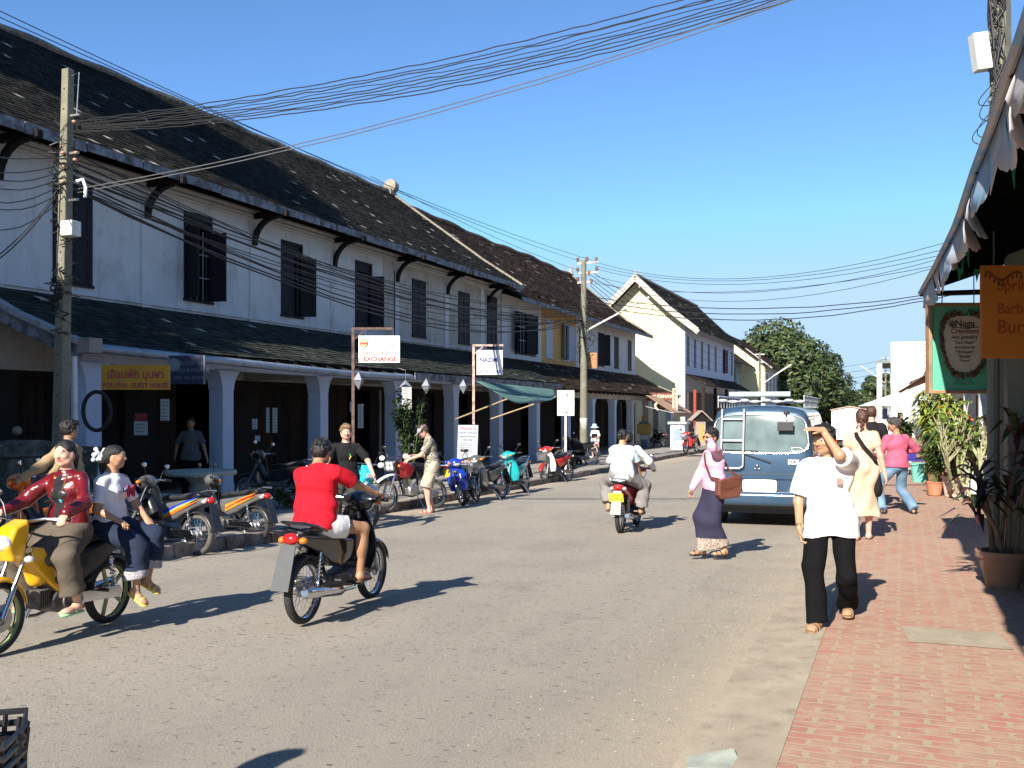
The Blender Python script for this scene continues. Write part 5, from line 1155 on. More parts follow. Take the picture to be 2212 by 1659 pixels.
park(1010,1084,-98,'bright blue step-through motorbike squeezed behind the man in the checked shirt', P_BLU, sc=.95, lean=6, steer=.5, plate=False)
park(1136,1063,-112,'turquoise motorbike with orange indicators, parked at the kerb', P_TUR, sc=1.0, lean=5, steer=-.4, lug=True, plate=False)
park(1228,1040,-128,'small red and white motorbike parked by the traffic sign post', P_RED, sc=1.0, lean=5, steer=.2, basket=True, shield=P_WHT, fend=P_RED, plate=False)
def on_pave(px, Y, yawd, label, body, **k):
    p = at(px, 1000, Y=Y); p.z = road_z(Y)+KH; return scooter(label, p, dy(yawd), body, group='motorbikes standing in the shade', **k)
on_pave(1243, 36, 150, 'black motorbike in shade beside the crouching person', P_BLK, lean=R(6), plate=False)
on_pave(1420, 57, 110, 'black motorbike between the bakery pillars', P_BLK, lean=R(6), plate=False)
on_pave(590, 19.5, 160, 'dark motorbike deep in the arcade shade behind the blue pillar', P_BLK, lean=R(6), plate=False)
on_pave(1494, 48, -125, 'small red motorbike at the far kerb behind the woman in pink', P_RED, basket=True, lean=R(6), plate=False, sc=1.0)
p = at(160, 1130, Y=11.6); p.z = -.08
ob = scooter('orange motorbike behind the woman in the red jacket', (p.x-.25,p.y,-.08), dy(176), P_OR, group='motorbikes standing in the shade', plate=False, steer=.2)
TAN = cloth('khaki', (.30,.22,.12)); 
person('black-haired man in a khaki shirt on the orange motorbike by the concrete pole', (p.x-.25,p.y,-.08), dy(176), h=1.62, pelvis=(-.25,0,.93), lean=(.12,0,1), look=(R(-120),R(4)), hands={1:(.20,.32,1.0),-1:(.2,-.3,1.0)}, hcurl=(1,1), feet={1:(.05,.26,.0),-1:(.05,-.26,.0)}, knees={1:(1,.6,.4),-1:(1,-.6,.4)}, res=.011, skinm=SK_D,
    top=dict(mat=TAN, sleeve='long', length=.1, loose=.025, fold=.007), bottom=dict(kind='trousers', mat=cloth('dark_trousers', (.03,.03,.035)), loose=.02), shoes=dict(kind='shoe', mat=SOLE), seed=8)
# --- dirt bikes
y = dy(-38); p = at(806,1138); c = p-V((math.cos(y)*.74*.92, math.sin(y)*.74*.92, 0)); c.z = road_z(c.y)
db = dirtbike('white and turquoise dirt bike behind the rider in red', c, y, P_CYAN, lamp='single', lean=R(-6), steer=-.25); db.scale = (.92,)*3
y = dy(-134); p = at(832,1108); c = p-V((math.cos(y)*.74*.94, math.sin(y)*.74*.94, 0)); c.z = road_z(c.y)
db2 = dirtbike('maroon dirt bike with four round lamps in a chrome frame', c, y, P_MAR, lean=R(5), steer=.15); db2.scale = (.94,)*3
# --- man in black T-shirt behind the turquoise bike
p = at(747,1120,Y=15.9); p.z = road_z(15.9); yw = dy(-82)
TB = cloth('black_tee', (.012,.012,.014))
def badge(b, j):
    m = MB(); c = j['P']+j['up']*.33+j['lc']*.07+j['fc']*.135
    for dx, dz, mt in ((0,.02,(.05,.3,.1)),(.01,-.01,(.6,.5,.1)),(-.005,-.04,(.5,.4,.1))): m = MB(); m.ball(c+j['lc']*dx+j['up']*dz, (.016,.012,.02), 8, 6); m.build('chest_print', M('print%g' % mt[0], mt, .8), b)
person('smiling sandy-haired man in a black T-shirt behind the turquoise dirt bike', p, yw, h=1.76, pelvis=(-.12,0,.93), lean=(.22,0,1), look=(R(8),R(5)), hands={1:(.16,.44,.92),-1:(.35,-.36,.93)}, elb={1:(-1,1,0),-1:(-1,-1,0)}, skinm=SK_P, hairm=HAIRL, res=.009, fat=1.08, feet={1:(-.1,.14,0),-1:(-.1,-.14,0)},
    top=dict(mat=TB, sleeve='short', length=.1, loose=.018, extra=[badge]), bottom=dict(kind='trousers', mat=cloth('olive_trousers', (.05,.05,.04)), loose=.02), shoes=dict(kind='shoe', mat=SOLE), seed=9)
# --- man in checked shirt and cap
CHK = bpy.data.materials.new('checked_cloth'); N, L, b = nodes(CHK); tc = mk(N, 'ShaderNodeTexCoord'); ck = mk(N, 'ShaderNodeTexChecker', i_Scale=40); L.new(tc.outputs['Object'], ck.inputs[0]); ck.inputs['Color1'].default_value = (.42,.38,.30,1); ck.inputs['Color2'].default_value = (.06,.06,.055,1); L.new(ck.outputs[0], b.inputs['Base Color']); b.inputs['Roughness'].default_value = .9
CAPM = cloth('grey_cap', (.42,.45,.50))
def cap_(b, j):
    H, hf, hu, hl, q = j['H'], j['hf'], j['hu'], j['hl'], j['q']; HR = Matrix((hf,hl,hu)).transposed(); o = SDF(); o.ell(H-hf*.012+hu*.05, (.106,.088,.075), HR, k=.01); o.plane(H+hu*.035, -hu); o.cap(H+hf*.06+hu*.045, H+hf*.145+hu*.032, .055, .045, k=.015, flat=hu, f=.14); o.build('cap', CAPM, b, res=.008)
    m = MB(); m.tube([H+hf*.02+hl*.078+hu*.01, H+hf*.09+hl*.05+hu*.008, H+hf*.10+hu*.008, H+hf*.09-hl*.05+hu*.008, H+hf*.02-hl*.078+hu*.01], .006, 6)
    for s in (1,-1): m.ball(H+hf*.092+hl*s*.033+hu*.004, (.012,.024,.016), 8, 6)
    m.build('sunglasses', BLK, b)
p = at(930,1101); p.y = 19.3; p.x = (930-1106)/2150*19.3; p.z = road_z(19.3); yw = dy(188)
person('man in a grey cap, checked shirt and beige shorts bending over the maroon dirt bike', p, yw, h=1.74, pelvis=(-.04,0,.94), lean=(.16,0,1), look=(0,R(38)), hands={1:(.42,.14,1.04),-1:(.34,-.05,1.10)}, elb={1:(-1,.7,-.5),-1:(-1,-.7,-.5)}, hn={1:(0,-.6,-1),-1:(0,.6,-1)}, hcurl=(.8,.9), skinm=SK_P, hair='crop', hairm=HAIRBR, headf=.02,
    feet={1:(.03,.12,0),-1:(-.04,-.10,0)}, res=.010, top=dict(mat=CHK, sleeve='short', length=.24, loose=.022, extra=[cap_]), bottom=dict(kind='shorts', mat=cloth('beige_shorts', (.42,.36,.27)), len=1.0, loose=.032), shoes=dict(kind='sandal', mat=M('red_sandal', (.22,.05,.04), .7)), seed=10)
# --- woman in pink
PK = cloth('pink_blouse', (.66,.36,.50), bump=.06); NV = cloth('navy_skirt', (.030,.028,.055)); BAGM = M('brown_leather', (.13,.045,.028), .35, var=.3, coat=.3)
HEMM = M('patterned_hem', (.30,.24,.20), .9, var=.8, vs=55)
p = at(1545,1208); yw = dy(196)
def satchel(b, j):
    P, l0, fp, N = j['P'], j['l0'], j['fp'], j['N']; c = P+l0*.225-fp*.06-V((0,0,-.02)); o = SDF(); o.poly([(-.17,.13),(.17,.06),(.18,-.10),(.12,-.16),(-.14,-.14),(-.18,-.05)], .05, rad=.025); o2 = o.build('bag', BAGM, b, res=.009); o2.matrix_local = Matrix.Translation(c) @ Matrix.Rotation(R(8),4,'Z')
    o = SDF(); o.poly([(-.175,.14),(.178,.068),(.15,-.01),(.05,-.05),(-.12,-.01)], .06, rad=.02); o.build('bag_flap', BAGM, o2, res=.009)
    sh = j['S'][-1]; m = MB(); pts = [c+fp*.12+V((0,0,.08)), P+fp*.15+l0*.16+V((0,0,.12)), P+fp*.16+l0*.05+V((0,0,.28)), j['N']-j['up']*.06+fp*.10-l0*.05, sh+V((0,0,.055))+l0*.05, N-j['up']*.1-fp*.10, P-fp*.15+l0*.08+V((0,0,.2)), c-fp*.12+V((0,0,.12))]
    for a, b_ in zip(pts, pts[1:]): m.bar(a, b_, .03, .012, up=tuple(fp))
    m.build('bag_strap', BAGM, b)
def hem2(b, j):
    kn, an = j['kn'], j['an']; o = SDF(); mid = (an[1]+an[-1])*.5
    for s in (1,-1): o.cap(an[s]+V((0,0,.02)), an[s]+V((0,0,.20)), .10, .095, k=.06)
    o.cap(mid+V((0,0,.02)), mid+V((0,0,.20)), .10, .095, k=.06); o.plane(mid+V((0,0,.005)), (0,0,-1)); o.plane(mid+V((0,0,.185)), (0,0,1)); o.build('skirt_hem', HEMM, b, res=.011)
def glasses(b, j):
    H, hf, hu, hl = j['H'], j['hf'], j['hu'], j['hl']; m = MB()
    for s in (1,-1): m.ball(H+hf*.09+hl*s*.032+hu*.008, (.010,.026,.02), 10, 6); m.tube([H+hf*.085+hl*s*.05+hu*.012, H+hl*s*.078+hu*.01], .004, 5)
    m.build('sunglasses', BLK, b)
person('woman in a pink blouse and long navy skirt shading her eyes in the road', p, yw, h=1.58, sex='f', pelvis=(0,0,.90), lean=(.05,0,1), look=(R(12),R(10)), hands={1:tuple(V((.12,.10,1.475))),-1:(.26,-.12,.86)}, elb={1:(.6,.8,.1),-1:(-1,-.4,0)}, hdir={1:(.1,-.9,.25),-1:(.3,.1,-.9)}, hn={1:(-.1,0,-1),-1:(-.4,.9,0)}, hcurl=(.25,.7),
    feet={1:(-.09,.07,.06),-1:(.14,-.06,.06)}, skinm=SK_T, hair='crop', res=.0095, smile=False, top=dict(mat=PK, sleeve='long', length=.06, loose=.016, fold=.005, extra=[satchel, glasses]), bottom=dict(kind='skirt', mat=[NV,HEMM], len=1.02, hem=.17, loose=.016, flare=.004, fold=.004), shoes=dict(kind='strap', mat=M('black_shoe', (.015,.015,.018), .4), heel=.05), seed=11)
b_ = [o for o in C.objects if o.get('label','').startswith('woman in a pink')][0]
# --- man in the white shirt
p = V((2.56,7.93,.03)); yw = dy(-114)
WS = cloth('white_polo', (.80,.80,.80), bump=.05); TR = cloth('black_trousers', (.006,.006,.007)); TR.node_tree.nodes['Principled BSDF'].inputs['Specular IOR Level'].default_value = .08; LS = M('tan_sandal', (.20,.12,.06), .6)
Lw = lambda *a: loc_(p, yw, at(*a[:2], Y=a[2]))
def polo(b, j):
    m = MB(); N, fc, up, lc, P, q = j['N'], j['fc'], j['up'], j['lc'], j['P'], j['q']
    for s in (1,-1):
        m = MB(); a = N+up*.02; m.grid(lambda u, v: a+(lc*s*math.sin(u*PI*.95)+fc*(math.cos(u*PI*.95)))*(.068+.022*v)*1.0+fc*(.012+.02*v)-up*(.055*v+.03*(1-u)), 10, 3); o = m.build('collar', WS, b, smooth=True); md = o.modifiers.new('t','SOLIDIFY'); md.thickness = .005
    m = MB(); m.T = Matrix.Translation(P+up*.315+lc*.085+fc*.140) @ Matrix((lc, up.cross(fc)*-1 if 0 else fc.cross(lc), fc)).transposed().to_4x4(); m.box(-.022,.022,-.024,.024,-.004,.006); m.build('badge', M('red_badge', (.45,.16,.12), .6), b)
def watch(b, j):
    w_, e = j['wr'][-1], j['el'][-1]; d = (w_-e).normalized(); m = MB(); m.cyl(w_-d*.025, w_-d*.004, .031, .031, n=18); m.build('watch', M('gold_watch', (.50,.36,.15), .3, metal=.8), b, smooth=True)
person('man in a white polo shirt and black trousers shading his eyes, walking off the sidewalk', p, yw, h=1.67, pelvis=tuple(Lw(1795,1122,7.93)), lean=(.03,-.05,1), twist=R(4), look=(R(-24),R(8)), headf=.018, headdrop=.012,
    hands={1:tuple(Lw(1777,929,7.78)),-1:tuple(Lw(1727,1140,7.85))}, elb={1:(1,.25,-.35),-1:(-1,-.5,0)}, hdir={1:tuple(Matrix.Rotation(-yw,3,'Z')@V((-1,-.12,.12))),-1:(.1,.1,-1)}, hn={1:(-.25,-.1,-.9),-1:(-.1,1,0)}, hcurl=(.16,.55), thumbs=(tuple(Matrix.Rotation(-yw,3,'Z')@V((-.85,.1,-.35))),None),
    feet={1:tuple(Lw(1832,1330,8.1)*1)[:2]+(.03,),-1:tuple(Lw(1765,1358,7.66))[:2]+(.0,)}, footyaw=(R(4),R(-10)), skinm=SK_T, hair='short', res=.0062, shrug=(.02,0),
    top=dict(mat=WS, sleeve='short', length=.13, loose=.027, fold=.006, flare=.012, extra=[polo, watch]), bottom=dict(kind='trousers', mat=TR, loose=.018, bell=.012, rise=-.035, fold=.006), shoes=dict(kind='sandal', mat=LS), seed=12)
# --- woman with the plait
STR = bpy.data.materials.new('striped_dress'); N, L, b = nodes(STR); tc = mk(N, 'ShaderNodeTexCoord'); mp = mk(N, 'ShaderNodeMapping'); mp.inputs['Rotation'].default_value = (.7,0,0); L.new(tc.outputs['Object'], mp.inputs[0]); wv = mk(N, 'ShaderNodeTexWave', i_Scale=11, i_Distortion=0.0); wv.bands_direction = 'Y'; L.new(mp.outputs[0], wv.inputs[0])
L.new(ramp(N, L, wv.outputs['Fac'], [(.05,(.46,.30,.20)),(.18,(.62,.45,.32))]), b.inputs['Base Color']); b.inputs['Roughness'].default_value = .85
p = at(1862,1166,z=.03); yw = dy(64)
def sling(b, j):
    S, P, l0, fp, N = j['S'], j['P'], j['l0'], j['fp'], j['N']; c = P-l0*.20-V((0,0,.16)); o = SDF(); o.cap(c+V((0,0,.10)), c-V((0,0,.10)), .05, .11, k=.03, flat=l0, f=.5); bg_ = o.build('bag', cloth('black_bag', (.012,.011,.012)), b, res=.012)
    m = MB(); pts = [c+V((0,0,.12)), P-l0*.17-fp*.10+V((0,0,.12)), P-l0*.04-fp*.14+V((0,0,.28)), P+l0*.05-fp*.13+V((0,0,.42)), S[1]-l0*.07+V((0,0,.065)), N+fp*.08-V((0,0,.1)), P+fp*.14-l0*.05+V((0,0,.15)), c+V((0,0,.10))]
    for a, b2 in zip(pts, pts[1:]): m.bar(a, b2, .05, .014, up=tuple(fp))
    m.build('bag_strap', MATS['cloth_black_bag'], b)
person('woman with a long dark plait in a pale striped dress walking away', p, yw, h=1.68, sex='f', pelvis=(0,0,.93), look=(R(6),0), hands={1:(.08,.26,.80),-1:(-.02,-.30,.79)}, hcurl=(.5,.5), feet={1:(-.10,.06,.0),-1:(.10,-.07,.0)}, skinm=SK_P, hair='braid', hairm=HAIRBR, res=.010,
    top=dict(mat=STR, name='dress', sleeve='cap', length=.1, loose=.014, extra=[sling]), bottom=dict(kind='skirt', mat=STR, len=.48, loose=.026, flare=.05, fold=.009), shoes=dict(kind='strap', mat=M('grey_sandal', (.06,.05,.045), .7)), seed=13)
# --- man in black T-shirt with a bag strap
p = V((6.28,17.4,.03)); yw = dy(70)
def strapb(b, j):
    S, P, l0, fp = j['S'], j['P'], j['l0'], j['fp']; m = MB(); pts = [S[-1]+l0*.06+V((0,0,.06)), P-l0*.02-fp*.145+V((0,0,.33)), P+l0*.13-fp*.12+V((0,0,.08)), P+l0*.19+V((0,0,-.02)), S[-1]+fp*.1]
    for a, b2 in zip(pts, pts[1:3]): m.bar(a, b2, .045, .012, up=tuple(fp))
    m.build('bag_strap', M('grey_webbing', (.22,.21,.17), .8), b)
person('broad man in a black T-shirt and beige shorts with a pale bag strap, walking away', p, yw, h=1.76, pelvis=(0,0,.95), hands={1:(.12,.28,1.0),-1:(.02,-.33,.86)}, feet={1:(.1,.1,0),-1:(-.12,-.1,0)}, skinm=SK_P, hair='crop', hairm=HAIRBR, fat=1.12, res=.012, top=dict(mat=TB, sleeve='short', length=.08, loose=.02, extra=[strapb]), bottom=dict(kind='shorts', mat=cloth('cream_shorts', (.55,.50,.36)), len=1.0, loose=.035), shoes=dict(kind='shoe', mat=SOLE), seed=14)
# --- man in the magenta shirt
p = V((6.30,16.3,.03)); yw = dy(104)
Lh = lambda *a: loc_(p, yw, at(*a[:2], Y=a[2]))
MG = cloth('magenta_shirt', (.50,.10,.17)); JN = M('cloth_jeans', (.12,.22,.33), .9, var=.3, vs=5, bump=.1, bs=200)
person('man in a magenta shirt and faded blue jeans striding along the sidewalk', p, yw, h=1.70, pelvis=tuple(Lh(1938,1005,16.3)), lean=(.04,0,1), look=(R(48),R(8)), hands={1:tuple(Lh(1893,985,16.6)),-1:(.2,-.2,1.0)}, elb={1:(-1,.6,-.3),-1:(-.6,-1,0)}, feet={1:tuple(Lh(1905,1106,16.2))[:2]+(0,),-1:tuple(Lh(1974,1108,16.2))[:2]+(0,)}, footyaw=(R(40),R(-40)), skinm=SK_D, hairm=HAIRG, hair='short', res=.010,
    top=dict(mat=MG, sleeve='long', length=.03, loose=.026, fold=.006), bottom=dict(kind='trousers', mat=JN, loose=.020, bell=.014, rise=-.02, fold=.006), shoes=dict(kind='shoe', mat=M('black_leather', (.012,.011,.011), .35)), seed=15)
# --- smaller figures
p = V((11.7,30,-.03)); person('distant man in a white shirt standing by the white planter', p, dy(-100), h=1.66, res=.02, hands={1:(.15,.35,.95),-1:(.02,-.32,.85)}, top=dict(mat=cloth('white_far', (.72,.72,.72)), sleeve='long', length=.1, loose=.02), bottom=dict(kind='trousers', mat=TR, loose=.015), shoes=dict(kind='shoe', mat=SOLE), seed=16)
p = at(1286,985,Y=43); p.z = road_z(43)+KH
def bucket(b, j):
    m = MB(); m.lathe([(.20,-.035),(.105,.03),(.095,.12),(.06,.135),(.001,.137)], 20, tuple(j['H']+V((0,0,.03)))); m.build('sun_hat', cloth('blue_hat', (.38,.48,.62)), b, smooth=True)
    c = j['P']+j['up']*.2+j['fp']*.14; m = MB(); m.box(c.x-.06,c.x+.06,c.y-.12,c.y+.12,c.z-.1,c.z+.08); m.build('bag', cloth('black_bag', (.012,.011,.012)), b, bevel=.03)
person('tourist in a pale blue sun hat, white top and beige shorts with a black bag', p, dy(-110), h=1.42, sex='f', pelvis=(0,0,.76), look=(0,R(35)), lean=(.12,0,1), hands={1:(.2,.1,.85),-1:(.22,-.08,.82)}, res=.014, skinm=SK_P, top=dict(mat=cloth('white_far', (.72,.72,.72)), sleeve='short', length=.1, loose=.03, extra=[bucket]), bottom=dict(kind='shorts', mat=cloth('beige_shorts', (.42,.36,.27)), len=.95, loose=.03), shoes=dict(kind='shoe', mat=P_WHT), seed=17)
p = at(1258,985,Y=36.3); p.z = road_z(36)+KH
person('dark-haired person in grey crouching beside a black motorbike in the shade', p, dy(150), h=1.6, pelvis=(0,0,.42), lean=(.5,0,1), look=(0,R(30)), hands={1:(.4,.2,.5),-1:(.4,-.2,.5)}, feet={1:(.12,.15,0),-1:(.12,-.15,0)}, knees={1:(1,.2,1),-1:(1,-.2,1)}, res=.014, top=dict(mat=cloth('grey_far', (.10,.09,.10)), sleeve='short', length=.05), bottom=dict(kind='trousers', mat=TR), shoes=dict(kind='shoe', mat=SOLE), seed=18)
p = at(412,1000,Y=21.0); p.z = road_z(21)+KH
person('man in a white shirt with a diagonal strap, dim in the doorway behind the pillars', p, dy(-80), h=1.70, hands={1:(.05,.34,.82),-1:(.1,-.30,.9)}, res=.014, skinm=SK_D, top=dict(mat=cloth('dim_shirt', (.10,.10,.10)), sleeve='short', length=.12, loose=.025, extra=[strapb]), bottom=dict(kind='trousers', mat=TR), shoes=dict(kind='shoe', mat=SOLE), seed=19)
# ================================================================== trees
LEAFA = M('leaf_green', (.048,.075,.018), .55, var=.45, vs=3); LEAFB = M('leaf_dark', (.022,.042,.012), .55, var=.4, vs=3); LEAFC = M('leaf_olive', (.07,.08,.022), .55, var=.4, vs=3); BARK = M('bark', (.12,.09,.065), .9, var=.35, vs=6, bump=.6, bs=15)
def leaves(mb, c, r, n, size, rg, mats=3, flat=1.0):
    for _ in range(n):
        while True:
            d = V((rg.uniform(-1,1), rg.uniform(-1,1), rg.uniform(-1,1)))
            if .25 < d.length < 1: break
        d = d.normalized()*(d.length**.4); p = V(c)+V((d.x*r[0], d.y*r[1], d.z*r[2]))
        a = V((rg.gauss(0,1), rg.gauss(0,1), rg.gauss(0,.5))).normalized(); nrm = (d+V((rg.gauss(0,.5), rg.gauss(0,.5), rg.gauss(.5,.5)))).normalized(); b = nrm.cross(a); b = b.normalized() if b.length > .01 else a.orthogonal(); a = b.cross(nrm)
        s = size*rg.uniform(.5,1.3); mb.mi = rg.choices(range(mats), (5,3,2)[:mats])[0]
        mb.add([p-a*s, p-b*s*.45, p+a*s, p+b*s*.45], [(0,1,2,3)])
def tree(name, label, base, h, cr, clumps, n, size, seed, trunk=.35, group=None, mats=None, zc=.45):
    rg = random.Random(seed); root = empty(name, base, 0, label=label, cat='tree', group=group); tb = MB(); ends = []
    tb.tube([(0,0,-1),(rg.uniform(-.2,.2),rg.uniform(-.2,.2),h*.15),(rg.uniform(-.4,.4),rg.uniform(-.4,.4),h*.34)], [trunk*1.3,trunk,trunk*.75], 10)
    cb = MB()
    for i in range(clumps):
        a = 2*PI*(i*.618+rg.uniform(-.05,.05)); rr = math.sqrt((i+.5)/clumps); hz = zc + (1-zc-.1)*(1-rr**2)*rg.uniform(.55,1.05)+rg.uniform(-.1,.06)*1; c = V((math.cos(a)*rr*cr*.86, math.sin(a)*rr*cr*.86, h*hz))
        if i % 2 == 0: tb.tube([(0,0,h*.28), tuple(V((c.x*.45,c.y*.45,h*.42))), tuple(c-V((0,0,.3)))], [trunk*.45,trunk*.28,trunk*.08], 6)
        r = cr*rg.uniform(.17,.40); leaves(cb, c, (r, r, r*.62), n//clumps, size, rg)
    tb.build('trunk', BARK, root, smooth=True); cb.build('crown', mats or [LEAFA, LEAFB, LEAFC], root); return root
# tall trees standing just outside the picture on the left pavement; they shade it and the near roof
if True:
    for i, (s, t, h, cr, sd) in enumerate(((0,-17.0,13.5,7.2,1),(-9,-22.8,35,8.2,2),(3.5,-24.5,31,7.6,3),(-18,-24.5,38,8.2,5))):
        p = W(s, t); p.z = -.1; tree('shade_tree', 'tall dense tree just left of the picture shading the pavement', p, h, cr, 46, 13000, .6, sd, group='shade trees out of frame on the left', zc=.22)
p = at(1682,880,Y=122); p.z = -.6; tree('rain_tree', 'broad dark green tree closing the end of the street, the larger one', p, 13.4, 8.6, 90, 34000, .34, 11, trunk=.6, zc=.25)
p = at(1778,880,Y=132); p.z = -.6; tree('rain_tree', 'lower olive green tree joined to the right side of the broad one', p, 10.6, 4.4, 40, 11000, .32, 12, trunk=.4, zc=.15)
p = at(1886,880,Y=165); p.z = -.6; tree('street_tree', 'smaller distant tree to the left of the tall white building', p, 8.6, 4.4, 30, 7000, .36, 13, zc=.2)
p = at(1915,880,Y=175); p.z = -.6; tree('street_tree', 'distant slender tree tight against the tall white building', p, 10.5, 3.0, 20, 4000, .36, 14, zc=.25)
rg = random.Random(9); mb = MB()
for i in range(40): x = -160+i*14; leaves(mb, (x+rg.uniform(-4,4), 330, rg.uniform(0,4)), (11,6,rg.uniform(3,6)), 130, 1.4, rg)
mb.build('treeline', [LEAFA, LEAFB, LEAFC], kind='stuff', label='far line of trees along the horizon')
# ================================================================== poles, wires
PCONC = M('pole_concrete', (.18,.172,.125), .85, var=.2, vs=4, bump=.3, bs=30, dark=(.14,.13,.10), dscale=2.2, dthr=.52)
CAB = M('cable_black', (.012,.012,.013), .6); CABG = M('cable_grey', (.10,.10,.10), .6); PORC = M('insulator', (.25,.14,.09), .3); PORW = M('insulator_white', (.7,.7,.68), .3)
def sag(a, b, d, n=16, wob=0, rg=None):
    a, b = V(a), V(b); out = []
    for i in range(n+1):
        u = i/n; p = a.lerp(b, u); p.z -= d*4*u*(1-u)
        if wob and 0 < i < n: p.z += rg.uniform(-wob, wob)
        out.append(p)
    return out
def cable(name, label, group, a, b, d, r=.009, mat=None, n=16, wob=0, rg=None):
    return tag(MB().tube(sag(a, b, d, n, wob, rg), r, 5).build(name, mat or CAB), label, 'cable', group)
# left pole
LP0 = at(127,1000,Y=13.9); LP1 = at(147,150,Y=13.9); LP0.z = road_z(13.9)+.1
def square_pole(label, a, b, w0, w1, holes=True, mat=PCONC):
    mb = MB(); d = (V(b)-V(a)); sd = V((SN*.0+1,0,0)); fw = V((0,1,0)); vs = []
    for p, w in ((V(a),w0),(V(b),w1)):
        for i, j in ((-1,-1),(1,-1),(1,1),(-1,1)): vs.append(p+W(0,1)*i*w*.5+W(1,0)*j*w*.5)
    r = empty('utility_pole', a, 0, label=label, cat='pole'); mb.add([v-V(a) for v in vs], [(0,3,2,1),(4,5,6,7),(0,1,5,4),(1,2,6,5),(2,3,7,6),(3,0,4,7)])
    mb.build('pole', mat, r, bevel=.012)
    if holes:
        m = MB(); n = int(d.length/.28)
        for i in range(1, n): c = d*(i/n)-W(1,0)*(w0+(w1-w0)*i/n)*.5; m.cyl(c-W(1,0)*.004, c+W(1,0)*.01, .014, n=8)
        m.build('bolt_holes', CAB, r)
    return r
lp = square_pole('leaning concrete pole wrapped in black cables at the left edge', LP0, LP1, .18, .12)
def rel(r, p): return V(p)-r.location
rg = random.Random(21); k = MB(); ax = LP1-LP0
for i in range(46):
    u0 = rg.uniform(.42,.86); u1 = u0+rg.uniform(-.10,.10); pts = []
    for j in range(9):
        u = u0+(u1-u0)*j/8; a = rg.uniform(0,6.28) if j == 0 else a+rg.uniform(-.8,.9); rr = rg.uniform(.08,.15)+(.12*rg.random()**4); pts.append(ax*u+W(0,1)*math.cos(a)*rr+W(1,0)*math.sin(a)*rr)
    k.tube(pts, rg.choice((.006,.009,.012)), 5)
k.build('cable_tangle', CAB, lp, smooth=True)
m = MB(); c = rel(lp, at(153,495,Y=13.75)); m.T = Matrix.Translation(c) @ Matrix.Rotation(STREET,4,'Z'); m.box(-.09,.09,-.10,.10,-.10,.11); m.build('meter_box', M('meter_box', (.62,.63,.58), .5), lp, bevel=.012)
for px, py in ((160,263),(136,330),(162,345),(140,360),(136,392),(164,330)): MB().ball(rel(lp, at(px,py,Y=13.8)), (.032,.032,.025), 10, 8).build('insulator', M('insulator_tan', (.42,.24,.15), .4), lp, smooth=True)
m = MB(); q0 = rel(lp, at(165,392,Y=13.7)); m.tube([q0, q0+V((.09,0,.03)), q0+V((.13,0,-.08)), q0+V((.12,0,-.22))], .025, 8); m.build('lamp_bracket', PORW, lp, smooth=True)
for zz_ in (.72,.82,.90):
    m = MB(); c = ax*zz_; m.bar(c-W(0,1)*.06, c+W(0,1)*.22, .03, .03); m.build('step_iron', ALU, lp)
m = MB(); m.tube([ax*.985+W(0,1)*.07, ax*.99+W(0,1)*.2, ax*.93+W(0,1)*.18, ax*.90+W(0,1)*.17], .008, 5); m.build('wire_hook', ALU, lp)
MB().tube([rel(lp, at(161,770,Y=13.7)), rel(lp, at(163,930,Y=13.7))], .035, 10).build('conduit', M('conduit', (.45,.48,.50), .5), lp, smooth=True)
# centre pole with crossarms and street light
CP = at(1261,998,Y=39); CP.z = road_z(39)+KH; CT = at(1259,562,Y=39)
cp = empty('utility_pole', CP, 0, label='round concrete pole with insulators and a street light arm, by the traffic sign', cat='pole')
m = MB(); m.tube([(0,0,-.2),(0,0,CT.z-CP.z)], [.165,.10], 14); m.build('pole', PCONC, cp, smooth=True)
H_ = CT.z-CP.z; r1 = lambda px, py, Y=39: rel(cp, at(px,py,Y=Y))
for px0, py0, px1, py1 in ((1247,570,1292,566),(1249,590,1292,588),(1247,611,1275,609)):
    a, b = r1(px0,py0), r1(px1,py1); MB().bar(a, b, .07, .08).build('crossarm', M('crossarm_steel', (.45,.42,.38), .5, metal=.3), cp)
for px, py in ((1248,562),(1288,561),(1268,560),(1248,583),(1289,582),(1272,590),(1248,604),(1277,608)):
    m = MB(); c = r1(px,py); m.lathe([(.02,-.14),(.03,-.05),(.07,-.03),(.05,0),(.075,.02),(.05,.05),(.07,.07),(.04,.1),(.001,.11)], 10, tuple(c)); m.build('insulator', PORC, cp, smooth=True)
m = MB(); a = r1(1266,716); b = r1(1334,678); m.tube([a, a.lerp(b,.15)+V((.05,0,.05)), b], .035, 8); la = m.build('lamp_arm', PORW, cp, smooth=True)
m = MB(); c = r1(1334,678); d = r1(1402,642); m.bar(c, d, .16, .09); m.build('street_lamp', M('lamp_housing', (.45,.45,.42), .5), cp, bevel=.02)
m = MB(); rg = random.Random(2)
for i in range(16):
    c = V((rg.uniform(-.15,.3), rg.uniform(-.2,.2), H_-1.75-rg.random()*2.2)); m.tube([c+V((rg.uniform(-.25,.25), rg.uniform(-.2,.2), rg.uniform(-.35,.35))) for _ in range(5)], .014, 5)
m.build('cable_tangle', CAB, cp, smooth=True)
m = MB(); c = r1(1261,915); m.cyl(c+V((0,0,-.2)), c+V((0,0,.22)), .15, n=16); m.build('white_band', M('white_band', (.75,.75,.72), .6), cp, smooth=True)
